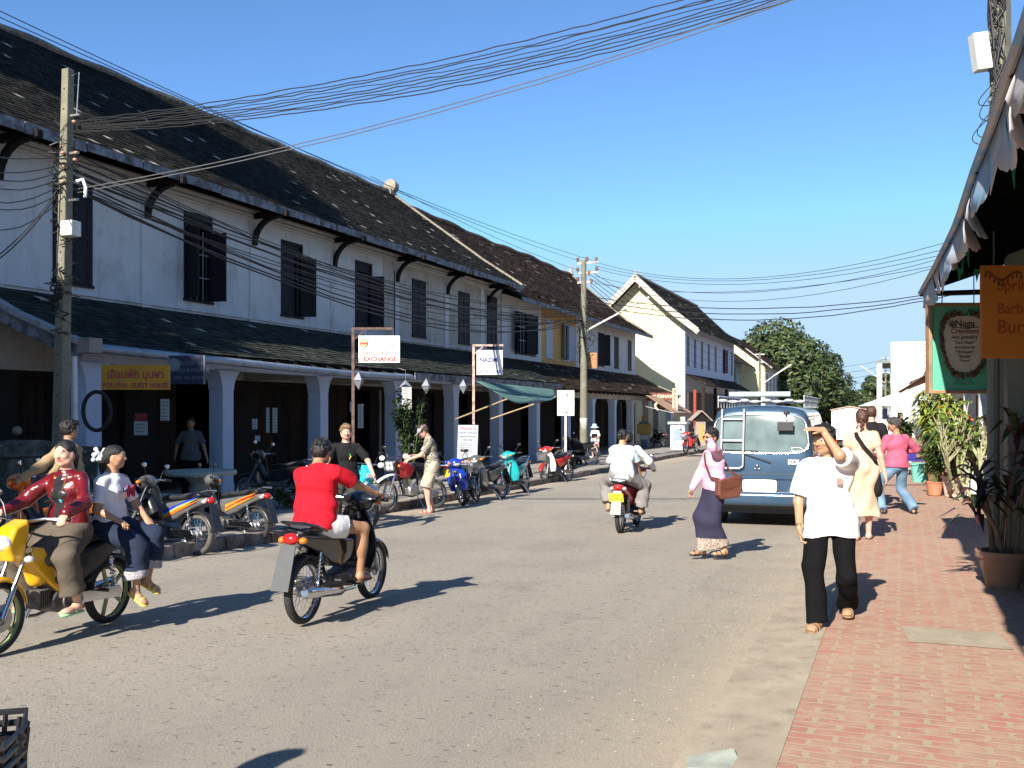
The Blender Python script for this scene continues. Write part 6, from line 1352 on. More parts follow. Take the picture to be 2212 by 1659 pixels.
# right pole rising above the awning
RP = W(0,0); RP = V((5.86,12.0,.0)); rp = empty('utility_pole', RP, 0, label='concrete pole with a grey box and hanging cables above the awning, top right corner', cat='pole')
m = MB(); m.tube([(.10,0,-.1),(-.0,0,8.6)], [.15,.13], 4); m.build('pole', PCONC, rp)
m = MB(); rg = random.Random(8)
for i in range(44):
    z = rg.uniform(4.2,8.0); pts = []
    for j in range(7): pts.append((-.10+rg.uniform(-.10,.12), -.13-rg.random()*.06, z-j*rg.uniform(.10,.25)))
    m.tube(pts, rg.choice((.006,.008,.011)), 5)
for i in range(6):
    z = rg.uniform(4.3,6.6); w_ = rg.uniform(.12,.26); hh_ = rg.uniform(.25,.6); m.tube([(-.12-w_*math.sin(PI*a/10), -.13, z-hh_*a/10-.1*math.sin(PI*a/10)) for a in range(11)], .006, 5)
m.build('cable_tangle', CAB, rp, smooth=True)
m = MB(); m.T = Matrix.Translation((-.27,-.12,5.98)) @ Matrix.Rotation(R(-8),4,'Y'); m.box(-.09,.09,-.08,.08,-.22,.22); m.build('junction_box', M('junction_box', (.60,.62,.58), .5), rp, bevel=.01)
# small far poles
for px, top, bot, Y, arm in ((1641,762,860,95,True),(1717,782,866,128,False),(1735,814,868,150,True),(1913,770,860,118,True)):
    b = at(px,888,Y=Y); b.z = -.5; H2 = at(px,top,Y=Y).z+.5
    o = empty('utility_pole', b, 0, label={1641:'far thin pole with a street lamp before the yellow gable',1717:'far brown pole in front of the broad tree',1735:'farther short pole with a lamp over the van roof',1913:'far pole with a lamp by the tall white building'}[px], cat='pole')
    m = MB(); m.tube([(0,0,0),(0,0,H2)], [.16,.10], 8); m.build('pole', PCONC, o)
    m = MB()
    for kz in (.15,.9,1.9): m.box(-.45,.45,-.05,.05,H2-kz-.05,H2-kz+.05)
    m.build('crossarm', PORW, o)
    if arm: sg = -1 if px == 1913 else 1; m = MB(); m.bar((0,0,H2-3.2),(sg*1.6,0,H2-2.0),.06,.06); a_ = m.build('lamp_arm', PORW, o); m = MB(); m.bar((sg*1.4,0,H2-2.15),(sg*3.0,0,H2-1.1),.18,.1); m.build('street_lamp', PORW, o)
# wire runs
rg = random.Random(31)
L0 = lambda py, dx=0: at(160+dx,py,Y=13.9); Rr = lambda z, dx=0: V((5.8+dx,12.0,z))
for i in range(9):
    cable('overhead_cable', 'twisted black cable crossing high over the road from the left pole', 'bundle of cables crossing the road', L0(262+3*i, rg.uniform(-3,6)), Rr(7.80-.035*i, rg.uniform(-.1,.1)), .34+.020*i+rg.uniform(-.015,.015), rg.choice((.006,.007,.008)), n=60, wob=.012, rg=rg)
for i in range(2): cable('overhead_cable', 'pair of lower cables crossing the road below the bundle', 'lower cables crossing the road', L0(408+8*i,8), Rr(7.62-.05*i), .34, .007, CABG, n=24, wob=.006, rg=rg)
for i, (pl, hs) in enumerate(((18,566),(48,568),(150,600),(185,604))):
    a = at(-160,pl-55 if i < 2 else pl-40,Y=13.0) if i < 2 else None
    if i < 2: cable('power_line', 'thin power line above the roofs towards the centre pole', 'power lines above the long roof', at(-150,18-65+17*i,Y=12.2), at(1250+32*i,563,Y=39), .25, .007)
cable('power_line', 'thin power line above the roofs towards the centre pole', 'power lines above the long roof', at(800,380,Y=24), at(1249,584,Y=39), .15, .007)
for i in range(13):
    y0 = 325+rg.uniform(0,80); cable('telephone_cable', 'black telephone cable drooping along the white facade', 'telephone cables along the facade', at(150,y0,Y=13.9), at(1256,655+rg.uniform(0,40),Y=39), .55+rg.uniform(-.1,.75), rg.choice((.009,.012,.015)), n=22, wob=.02, rg=rg)
for i in range(7):
    y0 = 320+i*14; cable('telephone_cable', 'black cable running off the picture from the left pole', 'cables leaving the left pole', at(143,y0+15,Y=13.9), at(-260,y0-60+rg.uniform(-20,60),Y=9), .2+.05*i, .008, n=12, wob=.01, rg=rg)
for i in range(2): cable('telephone_cable', 'black cable slanting down to the left edge from the pole', 'cables slanting down at the left edge', at(140,385+10*i,Y=13.9), at(-220,600+8*i,Y=12), .5, .009, n=14)
for i, (y0, y1, d) in enumerate(((566,528,.9),(574,545,.8),(580,556,.8),(596,560,.9),(606,574,1.0),(612,580,.6))):
    cable('power_line', 'thin power line from the centre pole over the street to the right', 'power lines over the street to the right', at(1285,y0,Y=39), at(2130,y1-30,Y=24), d, .008)
for i in range(3): cable('telephone_cable', 'dark cable low over the street behind the centre pole', 'telephone cables over the street', at(1265,640+8*i,Y=39), at(2060,628+4*i,Y=34), .55+.1*i, .018, n=20, wob=.02, rg=rg)
for i in range(5): cable('power_line', 'fine wire descending from the centre pole over the cream house', 'wires beyond the centre pole', at(1275,585+8*i,Y=39), at(1640,765+6*i,Y=95), .6+.3*i, .012)
for i in range(5): cable('power_line', 'fine distant wire in front of the far trees', 'distant wires over the end of the street', at(1641,770+14*i,Y=95), at(1913,775+13*i,Y=118), 1.0, .02)
for i in range(6): cable('power_line', 'fine distant wire between the tree and the green sign', 'distant wires at the right end of the street', at(1913,772+14*i,Y=118), at(2080,690+12*i,Y=40), .5, .016)
m = MB(); pts = [at(292,452,Y=22.4),at(291,480,Y=22.4),at(290,560,Y=22.4),at(291,640,Y=22.4)]; tag(m.tube(pts, .018, 6).build('drop_cable', CAB), 'black cable running down the white wall from the first strut', 'cable')
pts = [at(852,585,Y=33.2),at(853,640,Y=33.2),at(852,725,Y=33.2)]; tag(MB().tube(pts, .02, 6).build('drop_cable', CAB), 'black cable running down the wall above the exchange sign', 'cable')
# ================================================================== signs on the left
WS_ = M('sign_white', (.80,.80,.78), .55, var=.03); SRED = M('sign_red', (.38,.05,.05), .6); SBLUE = M('sign_blue', (.04,.05,.22), .6); RUST = M('rusty_steel', (.10,.06,.05), .8, var=.5, vs=10); RUSTW = M('white_rust_steel', (.42,.30,.26), .75, var=.6, vs=8)
def frame_sign(label, px, Y, pole_top, armpx, x0, x1, y0, y1, mat, postm, rot=0):
    b = at(px,1000,Y=Y); b.z = road_z(b.y)+KH; r = empty('hanging_sign', b, 0, label=label, cat='sign'); c = lambda x, y: rel(r, at(x,y,Y=Y))
    top = c(px,pole_top); MB().bar((0,0,-.1),(0,0,top.z+.03),.07,.07).build('post', postm, r); e = c(armpx,pole_top); MB().bar((top.x+.035,0,top.z),(e.x,0,top.z),.06,.06).build('arm', postm, r)
    MB().bar((0.03,0,top.z-.25),(.3,0,top.z-.03),.03,.03).build('brace', postm, r)
    a, b2 = c(x0,y1), c(x1,y0); m = MB(); m.box(a.x,b2.x,-.12,-.09,a.z,b2.z); bd = m.build('board', mat, r, bevel=.006)
    for x in (x0+15,x1-15): MB().cyl((c(x,y0).x,-.1,b2.z),(c(x,y0).x,-.02,top.z),.008,n=6).build('hanger', CHR, bd)
    return r, bd, a, b2
r, bd, a, b2 = frame_sign('white EXCHANGE signboard with red lettering hanging from a steel post', 763, 23.9, 710, 848, 776, 865, 726, 784, WS_, RUST)
w_ = b2.x-a.x; h_ = b2.z-a.z; T = lambda t, u, v, s, m_, **k: text(t, s, m_, bd, (a.x+w_*u, -.123, a.z+h_*v), (PI/2,0,0), ext=.002, **k)
T('EXCHANGE', .52, .13, .15, SRED, bold=.006, fit=w_*.80); T('แลกป่ยนเงินตา', .52, .36, .15, SRED, bold=.002, fit=w_*.86); T('ธะนาคานกานค้าต่าง', .62, .78, .075, SBLUE, fit=w_*.66); T('BANQUE POUR LE COMMERCE', .62, .62, .052, SBLUE, bold=.001, fit=w_*.68)
m = MB(); m.cyl((a.x+w_*.13,-.128,a.z+h_*.72),(a.x+w_*.13,-.12,a.z+h_*.72),.105,n=28); em = m.build('emblem', M('emblem_ring', (.10,.12,.20), .5), bd); m = MB(); m.cyl((a.x+w_*.13,-.134,a.z+h_*.72),(a.x+w_*.13,-.128,a.z+h_*.72),.085,n=24); m.build('emblem_disc', M('emblem_gold', (.60,.48,.15), .5), em); MB().box(a.x+w_*.13-.08,a.x+w_*.13+.08,-.138,-.134,a.z+h_*.72-.03,a.z+h_*.72+.02).build('emblem_band', SRED, em)
r, bd, a, b2 = frame_sign('white NAZIM signboard on a peeling pinkish post beside the green awning', 1023, 29.6, 746, 1087, 1030, 1086, 757, 810, WS_, RUSTW)
w_ = b2.x-a.x; h_ = b2.z-a.z; T = lambda t, u, v, s, m_, **k: text(t, s, m_, bd, (a.x+w_*u, -.123, a.z+h_*v), (PI/2,0,0), ext=.002, **k)
T('NAZIM', .45, .60, .17, SBLUE, bold=.007, fit=w_*.8); T('RESTAURANT', .52, .36, .09, M('sign_grey', (.25,.25,.3), .6)); T('INDIAN FOOD', .52, .13, .11, SBLUE, bold=.003, fit=w_*.82); T('ฮ้านอาหาน', .45, .82, .10, M('sign_orange', (.70,.35,.15), .6))
# yellow guest house board under the gutter
def wallboard(label, pts, Y, mat, name='signboard', th=.03):
    x0, y0, x1, y1 = pts; a, b = at(x0,y1,Y=Y), at(x1,y0,Y=Y); o = empty(name, (a.x,Y,a.z), 0, label=label, cat='sign'); m = MB(); m.box(0,b.x-a.x,-th,0,0,b.z-a.z); bd = m.build('board', mat, o, bevel=.004); return o, bd, b.x-a.x, b.z-a.z
YB = M('board_yellow', (.50,.25,.015), .6, var=.15, vs=2)
o, bd, w_, h_ = wallboard('yellow guest house board with red lettering under the gutter', (220,788,368,842), 17.0, YB)
text('BOU PHA  GUEST HOUSE', .11, SRED, bd, (w_*.5,-.033,h_*.17), (PI/2,0,0), bold=.004, fit=w_*.95); text('เฮือนพัก บุบผา', .20, SRED, bd, (w_*.5,-.033,h_*.60), (PI/2,0,0), bold=.005, fit=w_*.82)
DB = M('board_navy', (.012,.018,.055), .5)
o, bd, w_, h_ = wallboard('dark blue bank board behind the yellow one', (364,768,444,830), 18.6, DB)
LGT = M('lettering_pale', (.16,.19,.21), .6); text('ธะนาคาน', .12, LGT, bd, (w_*.62,-.033,h_*.74), (PI/2,0,0)); text('BANQUE POUR LE', .085, LGT, bd, (w_*.60,-.033,h_*.48), (PI/2,0,0)); text('LAOS  TEL 252 018', .07, LGT, bd, (w_*.55,-.033,h_*.22), (PI/2,0,0)); MB().cyl((w_*.16,-.036,h_*.68),(w_*.16,-.03,h_*.68),.12,n=24).build('emblem', LGT, bd)
for x0, x1 in ((0,.03),(w_-.03,w_)): MB().box(x0,x1,-.04,-.031,0,h_).build('board_edge', LGT, bd)
o, bd, w_, h_ = wallboard('black wheel inner tube hanging on the corner pillar', (0,0,1,1), 16.6, CAB) if 0 else (None,)*4
# tyre hung on the corner pillar
c = at(209,888,Y=17.0); m = MB(); m.tube([tuple(c+W(1,0)*.0+V((math.cos(a)*CS*.30,-math.cos(a)*SN*.30-.0,math.sin(a)*.33))) for a in np.linspace(0,2*PI,33)[:-1]], .034, 10, closed=True); tag(m.build('old_tyre', RUB, smooth=True), 'black tyre hanging on the corner pillar beside the guest house board', 'tyre')
# notices pasted on doors
PAPER = M('paper', (.45,.45,.43), .8, var=.08); PAPR = M('paper_red', (.30,.03,.03), .7)
for i, (x0,y0,x1,y1,Y,mt,lb) in enumerate(((290,910,319,940,19.2,PAPER,'square white notice on the door left of the dim man'),(292,893,318,909,19.2,PAPR,'small red sticker above the square white notice'),(347,862,366,909,19.4,PAPER,'tall white notice beside the blue bank board'),(545,905,556,927,22.3,PAPER,'small grey notice high on the second dark door'),(551,941,562,953,22.3,PAPER,'little white card low on the second dark door'),(575,881,582,935,22.8,PAPER,'narrow left strip of paper on the door post'),(589,881,599,935,22.8,PAPER,'wider right strip of paper on the door post'),(756,868,765,890,25.2,PAPER,'small notice on the post behind the exchange sign'),(773,873,785,925,25.6,PAPER,'long pale notice behind the sandy-haired man'),(868,834,889,884,27.0,PAPER,'white price list hanging on the pillar with the vine'),(1283,745,1283,745,40,PAPER,''))):
    if not lb: continue
    a, b = at(x0,y1,Y=Y), at(x1,y0,Y=Y); m = MB(); m.box(a.x,b.x,Y-.01,Y,a.z,b.z); o = m.build('notice', mt); tag(o, lb, 'notice', 'notices pasted on the dark doors' if i < 9 else None)
    if y1-y0 > 20 and mt is PAPER:
        m = MB(); rg = random.Random(i)
        for k in range(int((b.z-a.z)/.07)): z = b.z-.05-.07*k; m.box(a.x+.03,a.x+(b.x-a.x)*rg.uniform(.6,.9),Y-.013,Y-.0105,z-.015,z)
        m.build('notice_lines', CABG, o)
# lanterns: eight-sided paper diamonds
LANT = M('lantern_paper', (.20,.215,.25), .6, var=.05)
for px, py, Y, lb in ((775,822,23.5,'left-most diamond lantern under the exchange sign'),(921,834,27.5,'diamond lantern over the man in the cap'),(1001,835,29.4,'diamond lantern just left of the peeling sign post')):
    c = at(px,py,Y=Y); m = MB(); w2_ = .16; h2 = .22; vs = [(0,0,h2),(w2_,0,0),(0,w2_,0),(-w2_,0,0),(0,-w2_,0),(0,0,-h2)]; m.T = Matrix.Translation(c) @ Matrix.Rotation(.6,4,'Z'); m.add(vs, [(0,1,2),(0,2,3),(0,3,4),(0,4,1),(5,2,1),(5,3,2),(5,4,3),(5,1,4)]); o = tag(m.build('lantern', LANT), lb, 'lantern', 'diamond lanterns under the eaves')
    m = MB()
    m.T = Matrix.Translation(c) @ Matrix.Rotation(.6,4,'Z')
    for s0 in ((1,0),(0,1),(-1,0),(0,-1)): m.tube([(0,0,h2+.004),(s0[0]*w2_,s0[1]*w2_,0),(0,0,-h2-.004)], .006, 5)
    m.tube([(w2_,0,0),(0,w2_,0),(-w2_,0,0),(0,-w2_,0)], .006, 5, closed=True); m.cyl((0,0,h2),(0,0,h2+.3),.004,n=5); m.build('lantern_frame', CAB, o)
c = at(876,832,Y=26); m = MB(); m.T = Matrix.Translation(c); m.add([(0,0,.14),(.17,.0,-.05),(0,.17,-.05),(-.17,0,-.05),(0,-.17,-.05)], [(0,1,2),(0,2,3),(0,3,4),(0,4,1),(1,4,3,2)]); m.cyl((0,0,.14),(0,0,.4),.004,n=5); tag(m.build('lamp_shade', LANT), 'half pyramid paper lamp shade above the price list', 'lantern')
c = at(1007,965,Y=23.6); c.z = road_z(23.6)+KH; rz = R(-14); r = empty('menu_board', c, rz, label='tall white menu board leaning on a stand behind the parked motorbikes', cat='sign')
m = MB(); m.bar((0,0,.05),(0,.18,1.52),.50,.025,up=(0,1,0)); bd = m.build('board', M('menu_grey', (.30,.32,.37), .6), r)
for x in (-.23,.23): MB().bar((x,.19,1.45),(x,.62,0),.03,.03).build('leg', CAB, r)
def mtext(t, z, s, m_): o = text(t, s, m_, bd, (0,0,0), (0,0,0), ext=.001); o.matrix_local = Matrix.Translation((0, .18*(z-.05)/1.47-.017, z)) @ Matrix.Rotation(R(90-7),4,'X'); return o
mtext('Welcome to', 1.44, .08, SRED); mtext('NAZIM restaurant', 1.34, .062, SBLUE); mtext('Indian food. Halal food', 1.25, .045, CAB); mtext('Open daily', 1.17, .05, CAB)
m = MB(); rg = random.Random(3)
for i in range(22): z = 1.08-.045*i; y = .18*(z-.05)/1.47-.0145; m.box(-.2,-.2+.38*rg.uniform(.6,1),y-.003,y,z-.009,z)
m.build('menu_lines', CABG, bd)
# traffic sign seen from the back
c = at(1222,1030,Y=30.3); c.z = road_z(30.3)+KH; r = empty('traffic_sign', c, R(-6), label='white back of a traffic sign on a white post at the kerb', cat='sign')
MB().cyl((0,0,-.1),(0,0,at(1219,843,Y=30.3).z-c.z-.04),.035,n=12).build('post', M('post_white', (.72,.72,.70), .5), r, smooth=True)
m = MB(); m.box(-.26,.26,.045,.06,at(1219,898,Y=30.3).z-c.z,at(1219,843,Y=30.3).z-c.z); pl = m.build('sign_plate', M('plate_white', (.75,.75,.73), .45), r, bevel=.02)
m = MB()
for dz in (.12,.65): m.box(-.1,.1,-.045,-.036,dz+at(1219,898,Y=30.3).z-c.z-.02,dz+at(1219,898,Y=30.3).z-c.z)
m.build('clamp', CABG, r)
# green cloth awning with its bamboo poles
GRN = M('green_canvas', (.08,.17,.15), .8, var=.25, vs=3)
a0, a1 = at(1028,823,Y=29.2), at(1198,842,Y=36.0); b0, b1 = at(1095,862,Y=27.6), at(1200,857,Y=33.8)
r = empty('canvas_awning', a0, 0, label='sagging green canvas awning behind the NAZIM sign', cat='awning')
m = MB(); m.grid(lambda u, v: rel(r, a0.lerp(a1,u).lerp(b0.lerp(b1,u), v)) - V((0,0,.16*math.sin(u*PI)*v+.05*math.sin(u*9)*v)), 24, 8); shell(m.build('canvas', GRN, r, smooth=True), .006)
for q0, q1 in ((b0, at(985,905,Y=29.5)),(b1, at(1060,905,Y=33.5))): MB().tube([rel(r,q0),rel(r,q1)], .022, 7).build('pole', M('bamboo', (.40,.30,.18), .6), r)
# bakery awning and signs
STRI = bpy.data.materials.new('striped_canvas'); N, L, b = nodes(STRI); tc = mk(N, 'ShaderNodeTexCoord'); wv = mk(N, 'ShaderNodeTexWave', i_Scale=1.1); wv.bands_direction = 'X'; L.new(tc.outputs['Object'], wv.inputs[0]); L.new(ramp(N, L, wv.outputs['Fac'], [(.3,(.42,.20,.08)),(.5,(.60,.50,.36)),(.7,(.25,.17,.15))]), b.inputs['Base Color']); b.inputs['Roughness'].default_value = .85
s0 = 52.0; r = empty('striped_awning', W(52.6,-12.9,2.55), STREET, label='brown and cream striped awning of the bakery', cat='awning')
m = MB(); m.grid(lambda u, v: (u*5.2, -1.5*v, .0-.95*v), 10, 4); m.grid(lambda u, v: (u*5.2, -1.5, -.95-.22*v), 10, 2); shell(m.build('canvas', STRI, r), .012)
for x in (0,5.2): MB().tube([(x,0,-.6),(x,-1.5,-.95)], .02, 6).build('strut', BARM, r)
c = at(1432,857,Y=56); r = empty('shop_sign', c, 0, label='small bakery sign reading SCANDINAVIA over an oval emblem', cat='sign')
MB().box(-.95,.75,-.03,.03,-.2,.22).build('board', M('sign_brown', (.16,.05,.03), .6), r); text('SCANDINAVIA', .26, M('sign_cream', (.75,.68,.5), .6), r.children[0], (-.1,-.034,.01), (PI/2,0,0), bold=.006)
m = MB(); m.T = Matrix.Translation((-.05,0,-.52)) @ Matrix.Diagonal((1,.2,.62,1)); m.lathe([(.34,-.1),(.46,0),(.34,.1)], 24, axis='y'); m.build('emblem_ring', M('sign_cream', (.75,.68,.5), .6), r, smooth=True)
m = MB(); m.cyl((-.05,.0,-.52),(-.05,.02,-.52),.24,n=20); m.build('emblem', MATS['sign_brown'], r); text('&', .36, M('sign_cream', (.75,.68,.5), .6), r, (-.05,-.01,-.52), (PI/2,0,0))
c = at(1458,862,Y=55); r = empty('shop_sign', c, 0, label='narrow vertical BAKERY sign beside the SCANDINAVIA board', cat='sign'); MB().box(-.14,.14,-.04,.04,-.95,.6).build('board', M('sign_cream2', (.60,.45,.33), .6), r)
for i, ch in enumerate('BAKERY'): text(ch, .24, SRED, r.children[0], (0,-.044,.42-.235*i), (PI/2,0,0), bold=.004)
# cut-out figure with a menu
c = at(1391,968,Y=56.5); c.z = road_z(56)+KH; r = empty('menu_figure', c, 0, label='painted cut-out waiter figure holding a yellow menu panel by the bakery', cat='sign')
m = MB(); prof = [(-.16,.0),(-.22,.75),(-.3,1.0),(-.3,1.4),(-.12,1.5),(-.13,1.72),(0,1.82),(.13,1.72),(.12,1.5),(.3,1.4),(.3,1.0),(.22,.75),(.16,0),(.03,0),(0,.6),(-.03,0)]; m.prism(prof, 0, .03); b0_ = m.build('cutout', M('cutout_blue', (.10,.18,.28), .7, var=.4, vs=6), r)
MB().box(-.4,.4,-.05,-.01,.75,1.35).build('menu_panel', M('panel_ochre', (.42,.28,.08), .7), r); MB().ball((0,-.01,1.66),(.13,.03,.15)).build('painted_face', M('panel_orange', (.55,.25,.10), .7), r); MB().box(-.25,.25,-.012,-.002,.45,.7).build('apron', M('panel_white', (.5,.5,.48), .7), r)
# orange plank sign on the second house
a, b = at(1268,796,Y=50.6), at(1289,762,Y=50.6); tag(MB().box(a.x,b.x,50.5,50.6,a.z,b.z).build('plank_sign', M('orange_plank', (.35,.17,.07), .7, var=.3, vs=3, stretch=(.3,1,12))), 'orange plank panel fixed to the wall behind the centre pole', 'panel')
# low plastered gate pillar, shrine-like notice box
c = at(1467,963,Y=54); c.z = road_z(54)+KH; r = empty('gate_pillar', c, STREET, label='short white plastered pillar with a cap beyond the bakery', cat='pillar'); MB().box(-.4,.4,-.4,.4,-.1,1.35).build('pillar', BLUEW, r, bevel=.02); MB().box(-.52,.52,-.52,.52,1.351,1.48).build('cap', WHITE, r, bevel=.02); MB().box(-.41,-.402,-.25,.25,.5,1.1).build('plaque', M('plaque_blue', (.22,.28,.36), .6), r)
c = at(1512,975,Y=51.5); c.z = road_z(51)+.1; r = empty('notice_box', c, R(8), label='small wooden notice box with a little gabled roof by the kerb', cat='notice box')
WOODL = M('weathered_wood', (.32,.25,.22), .8, var=.25, vs=6); m = MB(); m.box(-.26,.26,-.14,.14,.3,1.55); m.build('cabinet', WOODL, r, bevel=.01); MB().box(-.12,.12,-.15,-.141,.5,1.45).build('notice_panel', M('panel_ochre', (.42,.28,.08), .7), r)
for sg in (-1,1): m = MB(); m.bar((0,0,2.12),(sg*.58,0,1.60),.62,.05,up=(0,0,1)); m.T=None; m.build('roof', WOODL, r)
m = MB(); m.prism([(-.42,1.6),(.42,1.6),(0,2.0)], -.2, .2); m.build('gable', DWOOD, r)
c = at(1501,870,Y=60); tag(MB().cyl((c.x,c.y,-.6),(c.x,c.y,3.0),.09,n=10).build('red_post', M('post_red', (.35,.05,.03), .5)), 'red painted post of the verandah behind the notice box', 'post')
# concrete table and benches in the arcade
TZ = M('terrazzo', (.28,.31,.27), .7, var=.15, vs=20)
c = at(392,1020,z=.72); c.z = road_z(c.y)+KH
r = empty('stone_table', (c.x,c.y+1.0,c.z), R(-20), label='round grey-green concrete table under the arcade', cat='table'); MB().lathe([(.001,.70),(.58,.70),(.60,.73),(.58,.78),(.001,.78)], 28).build('table_top', TZ, r, smooth=True); MB().lathe([(.35,0),(.18,.2),(.16,.55),(.3,.7)], 20).build('table_leg', TZ, r, smooth=True)
r = empty('stone_bench', (c.x-.15,c.y-.1,c.z), R(-24), label='concrete bench on green feet in front of the round table', cat='bench'); m = MB()
m.prism([(-.62,.38),(.62,.38),(.62,.46),(-.62,.46)], -.17, .17); m.build('seat', TZ, r, bevel=.02)
for x in (-.42,.42): m = MB(); m.prism([(x-.16,0),(x+.16,0),(x+.06,.38),(x-.06,.38)], -.12, .12); m.build('leg', M('green_concrete', (.06,.17,.13), .8), r, bevel=.01)
# mossy parapet at the far left and plants
MOSS = M('mossy_stone', (.14,.14,.12), .95, var=.4, vs=5, bump=.7, bs=14, dark=(.035,.04,.03), dscale=3, dthr=.48)
r = empty('parapet', W(5.6,-12.6,-.1), STREET, label='mossy low parapet wall at the left edge behind the pole', cat='wall')
m = MB(); m.box(0,7.3,-.15,.15,-.1,1.1); m.build('wall', MOSS, r, bevel=.03)
m = MB(); m.prism([(x, 1.101+.10+.16*math.exp(-((x-5.9)/.8)**2)) for x in np.linspace(7.4,-.1,30)]+[(-.1,1.101),(7.4,1.101)], -.2, .2); m.build('coping', MOSS, r, bevel=.02)
MB().ball((5.8,0,1.5),(.07,.07,.07)).build('knob', PCONC, r, smooth=True)
def plant(label, base, h, rad, n, size, mats, seed, stems=5, name='potted_plant', pot=None, cat='plant', blade=False, group=None, flowers=None):
    rg = random.Random(seed); r = empty(name, base, rg.random()*6, label=label, cat=cat, group=group); z0 = 0
    if pot:
        pr, ph, pm = pot; MB().lathe([(.001,0),(pr*.72,0),(pr,ph*.93),(pr*1.08,ph*.93),(pr*1.08,ph),(pr*.9,ph),(pr*.88,ph*.9),(.001,ph*.88)], 24).build('pot', pm, r, smooth=True); z0 = ph*.88
    st = MB(); lf = MB(); fl = MB()
    for i in range(stems):
        a = rg.uniform(0,6.28); tip = V((math.cos(a)*rad*rg.uniform(.2,.9), math.sin(a)*rad*rg.uniform(.2,.9), z0+h*rg.uniform(.6,1))); b0 = V((math.cos(a)*.04, math.sin(a)*.04, z0)); mid = b0.lerp(tip,.5)+V((0,0,h*.08)); st.tube([b0,mid,tip], [.014,.010,.005], 5)
        for k in range(n//stems):
            u = rg.uniform(.15,1)**.7; p = b0.lerp(mid,u*2) if u < .5 else mid.lerp(tip,u*2-1); d = V((rg.gauss(0,1), rg.gauss(0,1), rg.gauss(.3,.5))).normalized(); L_ = size*rg.uniform(.6,1.3); sd = d.cross(V((0,0,1))).normalized()*L_*(.12 if blade else .26); lf.mi = rg.randrange(len(mats))
            t = p+d*L_-V((0,0,L_*.35)); m_ = p+d*L_*.5+V((0,0,L_*.08)); lf.add([p,m_-sd,t,m_+sd], [(0,1,2,3)])
        if flowers and rg.random() < .8:
            for k in range(3): f = tip+V((rg.gauss(0,.04),rg.gauss(0,.04),rg.gauss(.0,.03))); fl.ball(f, .028, 6, 5)
    st.build('stem', M('green_stem', (.10,.13,.05), .7), r); lf.build('foliage', mats, r)
    if flowers: fl.build('flowers', flowers, r)
    return r
for i, (s, t, h) in enumerate(((6.9,-12.0,.8),(7.6,-11.8,.65),(8.3,-12.0,.75))): p = W(s,t); p.z = .0; plant(('bushy dark plant at the left edge below the parapet','low dark shrub between the parapet and the pole','dark shrub nearest the concrete pole')[i], p, h, .5, 240, .12, [LEAFA,LEAFB], 40+i, stems=12, name='shrub')
p = at(884,1040,Y=25.2); p.z = road_z(25)+KH; plant('leafy green climber hanging in front of the pillar behind the man in the cap', p, 2.6, .5, 900, .13, [LEAFB], 50, stems=16, name='climber')
p = at(625,1060,Y=18.6); p.z = road_z(18)+KH; plant('low green plants at the foot of the second blue pillar', p, .45, .8, 300, .12, [LEAFA,LEAFB], 51, stems=16, name='shrub')
# debris
p = at(1560,1650); m = MB(); m.T = Matrix.Translation((p.x,p.y-.03,.012)) @ Matrix.Rotation(R(8),4,'Z') @ Matrix.Rotation(R(3),4,'Y'); m.add([(-.21,-.09,0),(.05,-.12,0),(.10,.13,.02),(-.17,.06,.0),(-.21,-.09,.012),(.05,-.12,.012),(.10,.13,.032),(-.17,.06,.012)], [(3,2,1,0),(4,5,6,7),(0,1,5,4),(1,2,6,5),(2,3,7,6),(3,0,4,7)]); tag(m.build('broken_board', M('board_scrap', (.33,.36,.30), .8, var=.3, vs=8), bevel=.002), 'broken grey-green board lying in the gutter at the bottom edge', 'board')
# bicycle basket and mirror at the lower left corner
BK = V((-1.47,2.66,0)); r = empty('bicycle', BK, R(17), label='bicycle entering at the lower left corner, only its black front basket showing', cat='bicycle')
m = MB(); nb = 10
for i in range(nb):
    z = .62+.28*i/(nb-1); w2_ = .13+.04*i/(nb-1); z -= .06; m.tube([(-.13,-w2_,z),(.13,-w2_,z),(.15,0,z),(.13,w2_,z),(-.13,w2_,z)], .010 if i < nb-1 else .009, 6, closed=True)
for i in range(18): a = 2*PI*i/18; m.tube([(.13*math.cos(a),.12*math.sin(a),.56),(.16*math.cos(a),.17*math.sin(a),.84)], .007, 4)
m.build('basket', BLK, r); s = SDF(); s.box((0,0,.685),(.135,.135,.115),.05); s.build('bag', cloth('black_bag', (.012,.011,.012)), r, res=.012)
w1 = wheel(r, 0.02, .32, .02); wheel(r, -1.05, .32, .02); m = MB(); m.tube([(.02,.0,.32),(-.10,0,.62),(-.16,0,.95)], .014, 8); m.tube([(-.12,0,.80),(-.60,0,.35),(-.80,0,.85)], .014, 8); m.tube([(-.60,0,.32),(-1.05,0,.32),(-.78,0,.75)], .010, 8); m.build('frame', BLK, r, smooth=True)
m = MB(); m.tube([(-.35,-.28,1.02),(-.18,-.2,1.04),(-.16,0,.97),(-.18,.2,1.04),(-.35,.28,1.02)], .012, 8); m.build('handlebar', CHR, r, smooth=True); m = MB(); m.ball((-.8,0,.90),(.13,.08,.04)); m.build('saddle', SEAT, r, smooth=True)

person('cyclist just outside the lower left corner whose head shadow falls on the road', BK-V((math.cos(R(17))*.86,math.sin(R(17))*.86,0)), R(17), h=1.62, pelvis=(-.10,0,.98), lean=(.0,0,1), hands={1:(.50,.24,1.05),-1:(.50,-.24,1.05)}, feet={1:(.22,.12,.28),-1:(.22,-.12,.12)}, hcurl=(1,1), res=.018, top=dict(mat=MATS['cloth_white_far'], sleeve='long', length=.08), bottom=dict(kind='trousers', mat=MATS['cloth_black_trousers']), shoes=dict(kind='shoe', mat=SOLE), seed=30)
